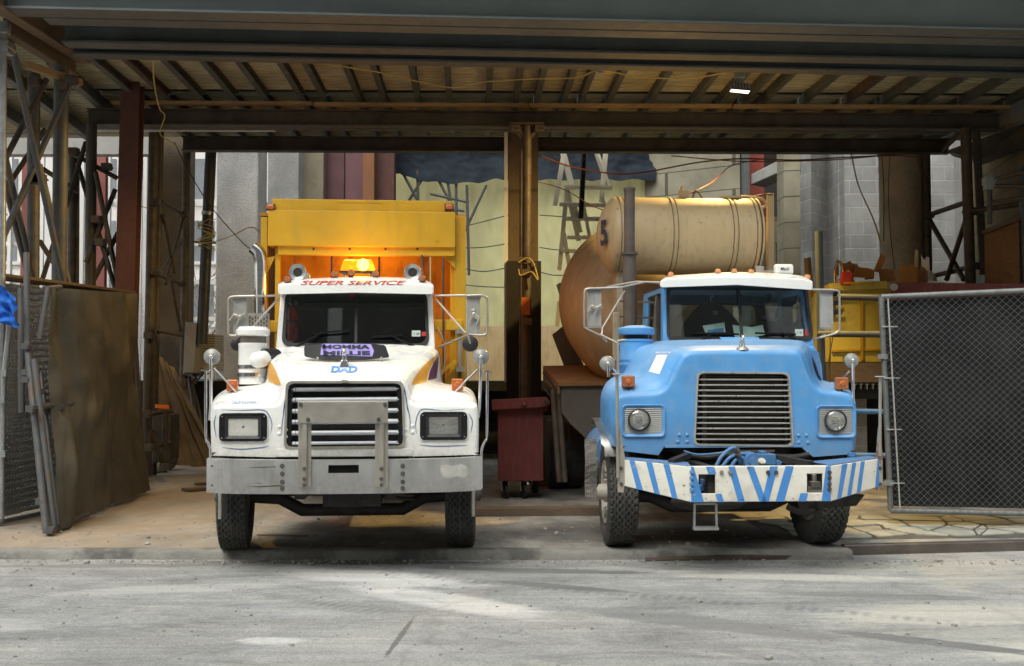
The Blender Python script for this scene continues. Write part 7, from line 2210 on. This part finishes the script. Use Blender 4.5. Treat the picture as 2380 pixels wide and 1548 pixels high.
# pipe rails and posts left of that gate
t = thing('pipe_rail', 'dark pipe guard rail with an upright post in front of the yellow container', 'railing')
MB().cyl(at(1903,538,15.6), at(1912,1000,15.6), .055, n=14).build('post', MT['beam'], t, smooth=40)
MB().cyl(at(1950,690,15.2), at(2050,692,14.6), .045, n=14).build('rail', MT['beam'], t, smooth=40)
MB().cyl(at(1905,776,15.5), at(2050,777,14.6), .045, n=14).build('rail', MT['beam'], t, smooth=40)
for y in (956, 1058):
    o = MB().cyl(at(1985,y,14.8), at(2060,y+1,14.8), .035, n=12).build('blue_rail', MT['blue_dark'], t, smooth=40)
# left fence and gate
t, P, nn = fence_panel('chain_link_fence', 'dark screened chain-link fence panel at the left edge, behind the leaning gate',
    at(-30,1222,12.9), at(336,1142,16.6), at(-30,642,12.9), at(308,682,16.6), .035, mesh=False, screen='netting', pipe='pipe_brown', sag=.05)
def Pn(u, v): return P(u, v)
chain_mb(lambda x, z, o: P(x/4.0*.42, z/2.75) + nn*(.05+o), 4.0, 2.7, r=.0022).build('wire_mesh', MT['galv'], t)
t = thing('timber_rail', 'long brown timber laid along the top of the left fence', 'timber')
MB().bar(at(-20,636,12.95), at(312,680,16.5), .06, .04).build('rail', MT['plank_dark'], t, bevel=.005)
gt = thing('screened_gate', 'leaning gate covered in brown screen cloth, left of the white truck', 'gate')
A, B, C, D = at(112,670,13.1), at(313,682,16.2), at(118,1232,12.35), at(343,1138,16.3)
c = cloth(quadP(A, B, C, D), 130, 90, .15, 4, 1.5, True, Vector((.9,-.3,0)))
GP = quadP(A, B, C, D)
chain_mb(lambda x, z, o: GP(x/4.2, 1-z/2.7) + Vector((.13+o, -.05, 0)), 4.2, 2.7, r=.0013, pitch=.085).build('wire_mesh', MT['galv_dark'], gt)
c.build('screen_cloth', MT['netting'], gt, smooth=180)
for a, b_, r_ in ((at(62,588,12.75), at(63,800,12.6), .05), (at(63,795,12.6), at(108,1238,12.1), .055), (at(112,668,12.95), at(92,790,12.8), .045), (at(80,835,12.5), at(125,1225,12.2), .05), (at(95,870,12.9), at(135,1220,12.3), .03),
                  (at(74,948,12.3), at(172,938,13.4), .045), (at(72,956,12.35), at(150,952,13.2), .035), (at(112,1236,12.15), at(205,1194,13.6), .05), (at(104,672,13.0), at(140,668,13.4), .05), (at(48,670,13), at(50,960,12.8), .05)):
    MB().cyl(a, b_, r_*.72, n=14).build('gate_pipe', MT['galv_dark'] if r_ != .045 else MT['galv_dark'], gt, smooth=40)
for x, y, Y in ((62,805,12.55),(62,865,12.55),(72,950,12.25),(95,1165,12.2),(140,945,12.9),(150,1220,12.6),(90,910,12.5),(118,1232,12.1),(62,882,12.5)):
    m = MB(); clamp(m, at(x, y, Y), .034); m.build('coupler', MT['galv_dark'], gt)
t = thing('light_pole', 'pale thin gate pole with hinges at the left edge, below the blue tarpaulin', 'pole')
MB().tube([at(24,730,12.6), at(8,880,12.6), at(4,1205,12.6)], .028, 10).build('pole', MT['galv'], t, smooth=40)
for x, y in ((24,735),(10,868),(6,930),(8,1055)): MB().bx(at(x,y,12.55), (.07,.07,.07)).build('hinge', MT['galv'], t)
def bt_(u, v):
    return at(-25+62*u-22*v*(1-u)+4*math.sin(v*9), 648+ (20+30*u)*u + 105*v - 40*u*v, 12.45) + Vector((0, .12*noise.noise(Vector((u*4,v*5,0))), 0))
tag(MB().grid(bt_, 30, 30).build('blue_tarpaulin', MT['tarp_blue'], smooth=180), 'crumpled bright blue tarpaulin hanging at the left edge of the photo', 'tarpaulin')

# ================================================================ yard clutter
t = thing('dumpster', 'faded dark red steel bin on casters between the two trucks', 'bin')
a, b_ = at(1157,1118,15.6), at(1263,945,15.6)
m = MB(); m.box(a.x, b_.x, 15.6, 16.7, a.z, b_.z); m.build('body', MT['red_paint'], t, bevel=.01)
m = MB(); m.bar(at(1143,941,15.5), at(1274,934,15.5), .05, .14); m.build('rim', MT['red_paint'], t, bevel=.006)
for s_ in (a.x-.03, b_.x+.03):
    MB().box(s_-.03, s_+.03, 15.55, 16.7, b_.z-.07, b_.z+.06).build('side_rim', MT['red_paint'], t, bevel=.006)
MB().cyl(at(1269,935,15.46), at(1269,935,15.42), .05, n=16).build('tube_end', MT['red_paint'], t)
MB().cyl(at(1269,935,15.42), at(1269,935,15.40), .03, n=16).build('tube_bore', MT['dark'], t)
MB().ball(at(1218,940,15.44), .035).build('rim_knob', MT['red_paint'], t, smooth=60)
for x, y in ((at(1217,1135,15.7).x, 15.75), (a.x+.1, 15.75), (a.x+.1, 16.5), (b_.x-.1, 16.5)):
    cs = MB().lathe([(0,-.03),(.07,-.03),(.11,-.02),(.11,.02),(.07,.03),(0,.03)], (x, y, .11), (1,.35,0), 24).build('caster', MT['black'], t, smooth=35)
    MB().bar((x-.05,y,a.z), (x-.04,y,.11), .02, .05).bar((x+.05,y,a.z), (x+.04,y,.11), .02, .05).build('caster_fork', MT['steel_dull'], cs)
def lumber(label, p, q, wa, wb, mat='plank_dark', name='timber', group=None, cat='timber'):
    return tag(MB().bar(p, q, wa, wb).build(name, MT[mat], bevel=.004), label, cat, group)
lumber('long timber sleeper lying across the yard between the trucks', atz(1085,1189,.05), atz(1450,1186,.05), .22, .10)
lumber('short flat board on the ground left of the white truck bumper', atz(425,1140,.03)+Vector((0,.1,0)), atz(486,1134,.03), .22, .04, 'plank_dark')
lumber('shorter board piece behind the flat one, left of the white truck', atz(452,1124,.03), atz(500,1122,.03), .14, .03, 'plank_dark')
lumber('pale wooden block on the dark floor under the work table', atz(1240,1120,.06), atz(1312,1117,.06), .12, .10, 'plank')
lumber('small pale block right of the other block behind the blue front wheel', atz(1340,1122,.05), atz(1392,1122,.05), .12, .09, 'plank')
lumber('thin orange-brown stick on the ground beneath the white truck', atz(598,1243,.012), atz(716,1245,.012), .03, .02, 'plank')
# work table / steel hopper between the trucks
t = thing('steel_hopper', 'grey steel hopper box with a sloping brown lid between the trucks', 'hopper')
A = [at(1298,891,15.2), at(1440,889,15.2), at(1400,848,17.0), at(1262,850,17.0)]
m = MB(); m.prism([A[0],A[1],A[2],A[3]], (0,0,-.04)); m.build('lid', MT['ply_brown'], t, bevel=.004)
m = MB(); m.prism([A[3]+Vector((0,-.02,-.05)), A[0]+Vector((-.01,.02,-.05)), A[0]+Vector((-.01,.02,-.14)), A[3]+Vector((0,-.02,-.22))], (.03,0,0)); m.build('lid_edge', MT['plank_dark'], t)
p = at(1305,1020,15.25); q = at(1440,893,15.25)
m = MB(); m.prism([at(1303,893,15.25),at(1440,893,15.25),at(1440,1018,15.25),at(1360,1018,15.25),at(1325,985,15.25),at(1305,960,15.25)], (0,1.5,0)); m.build('tank', M('grimy_grey_plate', (.10,.095,.085), .6, .2, .2, 3), t, bevel=.01)
for x in (1285, 1298): 
    MB().cyl(at(x,905,15.3), at(x+15,1120,15.3), .04, n=10).build('leg', MT['pipe_brown'], t, smooth=40)
for y0 in (905, 940):
    MB().tube(smoothline([at(1262,y0-40,15.4), at(1290,y0,15.35), at(1296,y0+60,15.35)], 4), .015, 6).build('hose', MT['dark'], t)
MB().ball(at(1222+5,1128,14.9)+Vector((0,0,.02)), .02).build('brass_fitting', MT['steel'], t, smooth=50)

# yellow container on the dock, with rubbish on top
t = thing('yellow_container', 'yellow steel rubbish container on the dock behind the blue truck', 'container')
a, b_ = at(1931,842,17.6), at(2062,672,17.6)
m = MB(); m.box(a.x, b_.x+1.2, 17.6, 19.4, a.z, b_.z); m.build('body', MT.setdefault('lemon', M('lemon_container_paint', (.66,.56,.10), .55, 0, .12, 1.5, .05, 40, dirt=(.28,.24,.08), ds=2, d0=.5, d1=.7)), t, bevel=.01)
m = MB(); m.prism([at(1884,842,19.4), at(1884,690,19.4), at(1930,672,17.59), at(1930,842,17.59)], (.02,.03,0)); m.build('side_panel', M('rusty_orange_side', (.40,.17,.03), .6, 0, .3, 3, .1, 40, dirt=(.12,.05,.02), ds=6, d0=.45, d1=.6, dstretch=(3,3,1)), t)
m = MB(); m.bar(at(1928,668,17.5), at(2060,662,17.5), .10, .12); m.build('rim', MT['lemon'], t, bevel=.008)
m = MB(); m.bar(at(1880,692,19.2), at(1932,668,17.6), .10, .12); m.build('side_rim', MT['yellow'], t, bevel=.008)
MB().bar(at(1960,658,17.4), at(2025,656,17.4), .03, .03).build('handle', MT['yellow'], t)
m = MB(); [m.bar(at(x,690,17.57), at(x,838,17.57), .04, .02) for x in (2003,)]; m.bar(at(1931,815,17.57), at(2052,812,17.57), .03, .02); m.build('seam', MT['yellow'], t)
text_mb('E', .22, lambda x, z_: at(1940,705,17.55)+Vector((x,-.02,z_)), bold=.03).build('lettering', MT['ink'], t)
text_mb('LINE', .5, lambda x, z_: at(1905,716,18.6)+Vector((x*.3,-.05+x*-.9,z_-.05*0)), bold=.03).build('lettering', MT['ink'], t)
o = lumber('weathered timber sleeper under the yellow container, on the dock edge', at(1926,866,17.3), at(2075,866,17.3), .3, .30); 
t = thing('red_container', 'scuffed red steel container rim showing above the right fence', 'container')
m = MB(); m.bar(at(2072,668,16.6), at(2420,672,15.6), .12, .14); m.build('rim', MT['red_paint'], t, bevel=.01)
a = at(2080,676,16.8); m = MB(); m.prism([a, at(2420,678,15.8), at(2420,870,15.8), at(2080,870,16.8)], (.2,1.2,0)); m.build('body', MT['red_paint'], t)
for x in (2078, 2148, 2200): MB().cyl(at(x,667,16.45), at(x,667,16.38), .055, n=16).build('tube_end', MT['steel_dull'], t, smooth=40)
junk = [('leaning brown box lid above the left of the yellow container', (1968,632,30,44,8,17.9,'cardboard')), ('torn brown carton flaps in the pile, left', (1984,630,22,30,-25,18.1,'cardboard_o')), ('crumpled orange carton in the middle of the pile', (2008,634,46,24,5,17.8,'cardboard_o')),
        ('tilted brown board standing where the yellow cable ends', (2046,612,16,46,22,18,'cardboard_o')), ('low brown carton under the tilted board', (2060,640,34,36,-10,17.9,'cardboard')), ('large upright brown carton on the red container', (2110,640,46,56,3,17.2,'cardboard_o')),
        ('second upright brown carton, right of the large one', (2140,645,26,44,-2,17.5,'cardboard')), ('pale wood offcut standing behind the cartons', (2130,612,8,60,2,18,'ply')), ('white board standing right of the cartons', (2152,632,18,70,-2,17.8,'mullion')),
        ('small white board at the right end of the pile', (2164,645,10,40,0,17.7,'mullion')), ('pale flat sheet lying on the red container', (2185,660,60,12,4,17.0,'paper')), ('brown scrap at the right end of the pile', (2172,652,14,30,-4,17.8,'cardboard')),
        ('thin upright lath at the left of the pile', (1946,622,6,38,-4,18.2,'plank')), ('short lath behind the orange bag', (1972,622,7,34,12,18.3,'plank'))]
for lab, (x, y, w_, h, rot_, Y, mt_) in junk:
    c = at(x, y, Y); s_ = Y/2600
    R_ = Matrix.Rotation(R(rot_), 3, 'Y') @ Matrix.Rotation(R(random.uniform(-30,30)), 3, 'Z')
    rj = random.Random(int(x)); W2, H2 = w_*s_/2, h*s_/2
    ol = [(-W2*rj.uniform(.85,1.1), -H2), (W2*rj.uniform(.8,1.1), -H2*rj.uniform(.8,1)), (W2*rj.uniform(.85,1.15), H2*rj.uniform(.5,1)), (W2*.3, H2*rj.uniform(.8,1.25)), (-W2*.2, H2*rj.uniform(.6,1.0)), (-W2*rj.uniform(.7,1), H2*rj.uniform(.8,1.15))]
    m = MB(); m.prism([c + R_ @ Vector((a_, 0, b_)) for a_, b_ in ol], R_ @ Vector((0,.02,0)))
    if w_ > 20: m.prism([c + R_ @ Vector(q) for q in ((W2,0.001,-H2),(W2,.001,H2*.7),(W2*.7,.26,H2*.8),(W2*.7,.26,-H2))], R_ @ Vector((.012,0,0)))
    o = m.build('rubbish_piece', MT[mt_])
    tag(o, lab, 'rubbish', 'rubbish piled on the containers')
o = MB(); o.grid(lambda u, v: at(1955+30*u+3*math.sin(v*7), 655-28*v*math.sin(PI*min(1,u*.9+.1)), 17.6+.1*math.sin(u*9+v*5)), 16, 10)
tag(o.build('rubbish_bag', M('orange_bag', (.60,.22,.08), .6, 0, .2, 8), smooth=80), 'crumpled orange plastic bag on the yellow container', 'bag')
tag(MB().bx(at(1966,648,17.45), (.16,.12,.20), Matrix.Rotation(R(10),3,'Y')).build('red_packet', M('red_packet', (.60,.04,.02), .5), bevel=.01), 'bright red packet in front of the orange bag on the yellow container', 'packet')
tag(MB().tube(smoothline([at(1941,660,17.9), at(1941,625,17.9), at(1950,608,17.9), at(1958,622,17.9), at(1960,650,17.9)], 6), .022, 10).build('brass_hoop', M('brass_pipe', (.6,.42,.2), .25, .9), smooth=60), 'bent brass hoop standing in the rubbish on the yellow container', 'hoop')
lumber('orange brown stud standing just right of the blue cab roof', at(1873,600,18.5), at(1878,700,18.5), .06, .05, 'plank')
lumber('second orange brown stud leaning beside the first, right of the cab roof', at(1880,598,18.6), at(1890,690,18.6), .05, .04, 'plank')
# underside details of the right dock
t = thing('dock_channel', 'row of small steel channels under the dock edge, behind the right fender', 'channels')
for i in range(6):
    c = at(1985+i*14, 893, 17.2); MB().bx(c, (.05,.1,.012)).bx(c+Vector((0,0,-.04)), (.012,.1,.07)).build('channel', MT['galv'], t)
tag(MB().box(at(1975,960,18).x, at(2010,960,18).x, 17.9, 18.2, 0, at(1975,905,18).z).build('block_pier', MT['block']), 'grey block pier under the right dock', 'pier')
# left clutter: stacked trays, cart, plastic sheeting
t = thing('pallet_stack', 'stack of grey slatted trays beside the bright rough column', 'stack')
for i in range(15):
    z0 = at(460,862,21.6).z + i*.048
    MB().box(at(455,800,21.6).x, at(499,800,21.6).x, 21.6, 22.3, z0, z0+.038).build('tray', MT['galv_dark'] if 0 else MT['concrete_smooth'], t, bevel=.006)
t = thing('grey_cabinet', 'tilted grey metal cabinet on a cart behind the left scaffold frame', 'cabinet')
m = MB(); m.prism([at(430,748,21.1), at(457,750,21.1), at(449,876,21.1), at(425,870,21.1)], (0,.7,0)); m.build('body', M('grey_metal_cabinet', (.26,.25,.24), .5, .2, .15, 3), t, bevel=.01)
MB().lathe([(0,-.03),(.10,-.03),(.12,0),(.10,.03),(0,.03)], at(452,880,21.2), (1,0,0), 20).build('cart_wheel', MT['black'], t, smooth=40)
m = MB(); m.bx(at(462,868,21.3), (.4,.5,.03)); m.cyl(at(448,895,21), at(480,860,21.1), .02, n=8); m.build('cart_frame', MT['dark'], t)
def drape(u, v):
    x = 345 + 60*u + (95+25*math.sin(v*2))*v*(.35+.65*u) ; y = 800+ 60*u + (280-55*u)*v
    return at(x, y, 19.5+.6*u) + Vector((0, .25*noise.noise(Vector((u*6, v*2, 1)))+.04*noise.noise(Vector((u*13, v*9, 1))), 0))
tag(MB().grid(drape, 60, 40).build('plastic_dust_sheet', MT['plastic'], smooth=180), 'crumpled brownish dust sheet sagging to the floor left of the white truck', 'sheet')
for k, (x, y, s_) in enumerate(((372,1086,.22),(390,1070,.2),(352,1092,.18),(455,1078,.16))):
    mb = MB(); mb.ball(atz(x,y,.05)+Vector((0,0,.03)), s_, (1.3,.8,.45), 14, 8)
    for v in mb.bm.verts: v.co += Vector((noise.noise(v.co*6), noise.noise(v.co*7+Vector((5,0,0))), noise.noise(v.co*8)))*.05
    tag(mb.build('rubble', MT['concrete_tan'], smooth=60), ['rubble lump beside the foot of the dust sheet', 'rubble lump just right of the brown scaffold feet', 'rubble lump at the foot of the brown scaffold posts', 'rubble lump at the right end of the dust sheet'][k], 'rubble', 'rubble along the left side')
tag(MB().bar(at(362,944,17.8), at(392,946,17.9), .08, .06).build('orange_block', M('orange_marker', (.8,.18,.02), .5), bevel=.006), 'small bright orange block on the stub rail left of the white truck', 'block')
def barrel(u, v):
    pass
t = thing('dark_crate', 'dark crate of scrap behind the stub rails left of the white truck', 'crate')
m = MB(); m.prism([at(352,965,18.8), at(398,962,18.8), at(396,1070,18.8), at(352,1078,18.8)], (0,.5,0)); m.build('box', MT['beam_brown'], t, bevel=.02)
t = thing('dock_clutter', 'dark sacks and hoses hanging below the dock left of the white truck', 'sacks')
for x, y in ((448,960),(462,990)):
    MB().tube(smoothline([at(440,880,22), at(x,y-30,21.8), at(x+8,y+40,21.6), at(x+2,y+85,21.4)], 4), .05, 8).build('hose', MT['black'], t, smooth=50)

# ================================================================ cables and lamps
def cable(label, pts, r_, mat):
    P = smoothline([at(*p) for p in pts], 8)
    return tag(MB().tube(P, r_, 6).build('cable', MT[mat], smooth=60), label, 'cable', 'cables strung under the deck')
cable('thin yellow cable sagging under the joists from the left to the lamp', [(720,141,15.0),(830,160,15.5),(890,170,15.7),(1000,196,16),(1060,203,16),(1130,190,16),(1250,183,15.8),(1340,180,15.6),(1396,163,15.4),(1480,178,15.6),(1600,182,15.6),(1690,168,15.2)], .009, 'wire_y')
cable('thin yellow cable hanging down from the deck at the left, past the mid beam', [(355,130,15.2),(358,190,15.6),(370,250,16.5),(383,270,17.4),(372,310,17.8),(395,328,18),(410,340,18.2)], .009, 'wire_y')
cable('dark cable running down from the left frame to the exhaust of the white truck', [(405,330,18.2),(440,400,19),(490,480,20.4),(560,560,20.8),(585,580,20)], .010, 'wire_k')
cable('yellow cable looped left of the bright windows', [(300,470,20),(360,490,19.4)], .008, 'wire_y')
cable('red brown cable sagging from the middle post across to the right', [(1256,362,18),(1330,388,18.4),(1430,404,19),(1500,400,19.4),(1620,378,19.6),(1720,369,19.6),(1850,372,19.6),(1960,366,19.8),(2080,360,20)], .014, 'wire_r')
cable('second brown cable just below the beam at the right', [(1560,362,19.6),(1700,374,19.6),(1800,375,19.6),(1930,372,19.7),(2060,362,20),(2135,365,20)], .010, 'wire_r')
cable('brown cable falling from the red one to the valve on the tank', [(1760,372,19.6),(1700,385,18.5),(1660,420,16.5),(1625,440,14.6),(1600,450,14.2)], .008, 'wire_r')
cable('cable from the middle post down to the mixer drum', [(1240,420,18.2),(1310,440,18),(1380,480,17),(1430,494,16)], .008, 'wire_r')
cable('yellow cable hanging in front of the block wall to the rubbish', [(1979,360,20.5),(1995,430,20.3),(2030,510,19),(2049,572,18.2)], .013, 'wire_y')
cable('grey cable hanging beside the round column', [(2050,362,20.3),(2054,440,20.2),(2054,560,18.2)], .010, 'galv_dark')
cable('dark red cable down the side of the round column', [(2068,362,20.2),(2065,440,20.2),(2068,520,20.2),(2076,600,20.2),(2080,625,20)], .008, 'wire_r')
cable('pale cable down the right of the round column', [(2128,366,20.4),(2140,420,20.3),(2132,500,20.3),(2126,560,20.3)], .010, 'plank')
cable('thin black cable hanging across the yellow container', [(1938,770,17.4),(1925,850,17.2),(1922,905,17.1)], .010, 'wire_k')
cable('frayed yellow rope tied round the middle post', [(1205,610,17.7),(1225,600,17.7),(1240,612,17.7),(1250,650,17.7),(1235,632,17.7),(1210,640,17.7),(1205,625,17.7)], .012, 'wire_y')
# flood lamp under the deck (lit)
fl = thing('flood_lamp', 'lit grey flood lamp hanging under the joists, upper right', 'lamp')
c = at(1719,203,15.6)
R_ = Matrix.Rotation(R(6), 3, 'Y')
m = MB(); m.prism([c+Vector((-.13,-.08,.06)), c+Vector((.13,-.08,.035)), c+Vector((.145,-.08,-.055)), c+Vector((-.12,-.08,-.03))], (0,.2,0)); m.build('housing', MT['galv_dark'], fl, bevel=.006)
MB().prism([c+Vector((-.13,-.08,-.02)), c+Vector((.145,-.08,-.045)), c+Vector((.145,-.08,-.066)), c+Vector((-.13,-.08,-.042))], (0,.015,0)).build('front_lip', MT['galv_dark'], fl)
for i in range(6): MB().bar(c+Vector((-.10+i*.042,-.085,.055-i*.004)), c+Vector((-.09+i*.042,-.085,-.02-i*.004)), .008, .012).build('fin', MT['galv'], fl)
m = MB(); m.prism([c+Vector((-.12,-.05,-.03)), c+Vector((.135,-.05,-.057)), c+Vector((.135,.09,-.057)), c+Vector((-.12,.09,-.03))], (0,0,-.012)); m.build('lamp_glass', emis('lit_lamp_glass', (1,.80,.70), 1.3), fl)
MB().bx(c+Vector((.0,0,.19)), (.14,.10,.13)).build('junction_box', MT['galv'], fl, bevel=.008)
MB().cyl(c+Vector((0,0,.13)), c+Vector((0,0,.05)), .02, n=8).cyl(c+Vector((0,0,.25)), c+Vector((0,0,.5)), .015, n=8).build('bracket', MT['galv'], fl)
WARM = (1.0, .64, .20)
lamp('flood_light', 'SPOT', c+Vector((-.03,.03,-.12)), 950, WARM, fl, .12, (c.x-1.9, 16.3, 2.0), 140)
fl.location = (0,0,0)
# assumed flood lamp, added unseen behind the front beams, to warm the left bay
assumed_lamp = thing('flood_lamp', 'assumed second flood lamp, added out of view behind the front beams above the left bay', 'lamp')
c2 = Vector((-4.1, 15.12, 6.16))
MB().bx(c2, (.3,.2,.1)).build('housing', MT['galv_dark'], assumed_lamp, bevel=.006)
MB().bx(c2+Vector((0,0,-.06)), (.26,.16,.012)).build('lamp_glass', bpy.data.materials['lit_lamp_glass'], assumed_lamp)
MB().bar(c2+Vector((0,-.05,.05)), c2+Vector((0,-.05,.3)), .03, .03).build('bracket', MT['galv'], assumed_lamp)
lamp('flood_light', 'SPOT', c2+Vector((0,0,-.10)), 260, WARM, assumed_lamp, .12, (-5.0, 15.9, 0), 120)  # assumed source for the warm light over the left bay
sf = tag(MB().bx(at(1396,163,15.38), (.07,.07,.10)).cyl(at(1390,163,15.36), at(1402,163,15.36), .02, n=10).build('cable_junction', MT['galv'], bevel=.004), 'small grey junction box on the yellow cable under the joists', 'box')

# building across the street (behind the viewer): only its mirror image shows in the windscreens and steel
t = thing('opposite_building', 'stone building across the street, mirrored in the windscreens and headlamps', 'building')
MB().box(-40, 40, -16, -14, 0, 22).build('wall', M('opposite_stone', (.16,.15,.135), .9, 0, .2, .5), t)
for i in range(20):
    x = -38+i*4
    MB().box(x, x+(.5,1.3,.8)[i%3], -13.99, -13.7, 0, 22).build('pilaster', M('opposite_pilaster', (.80,.79,.76), .9) if i == 0 else bpy.data.materials['opposite_pilaster'], t)
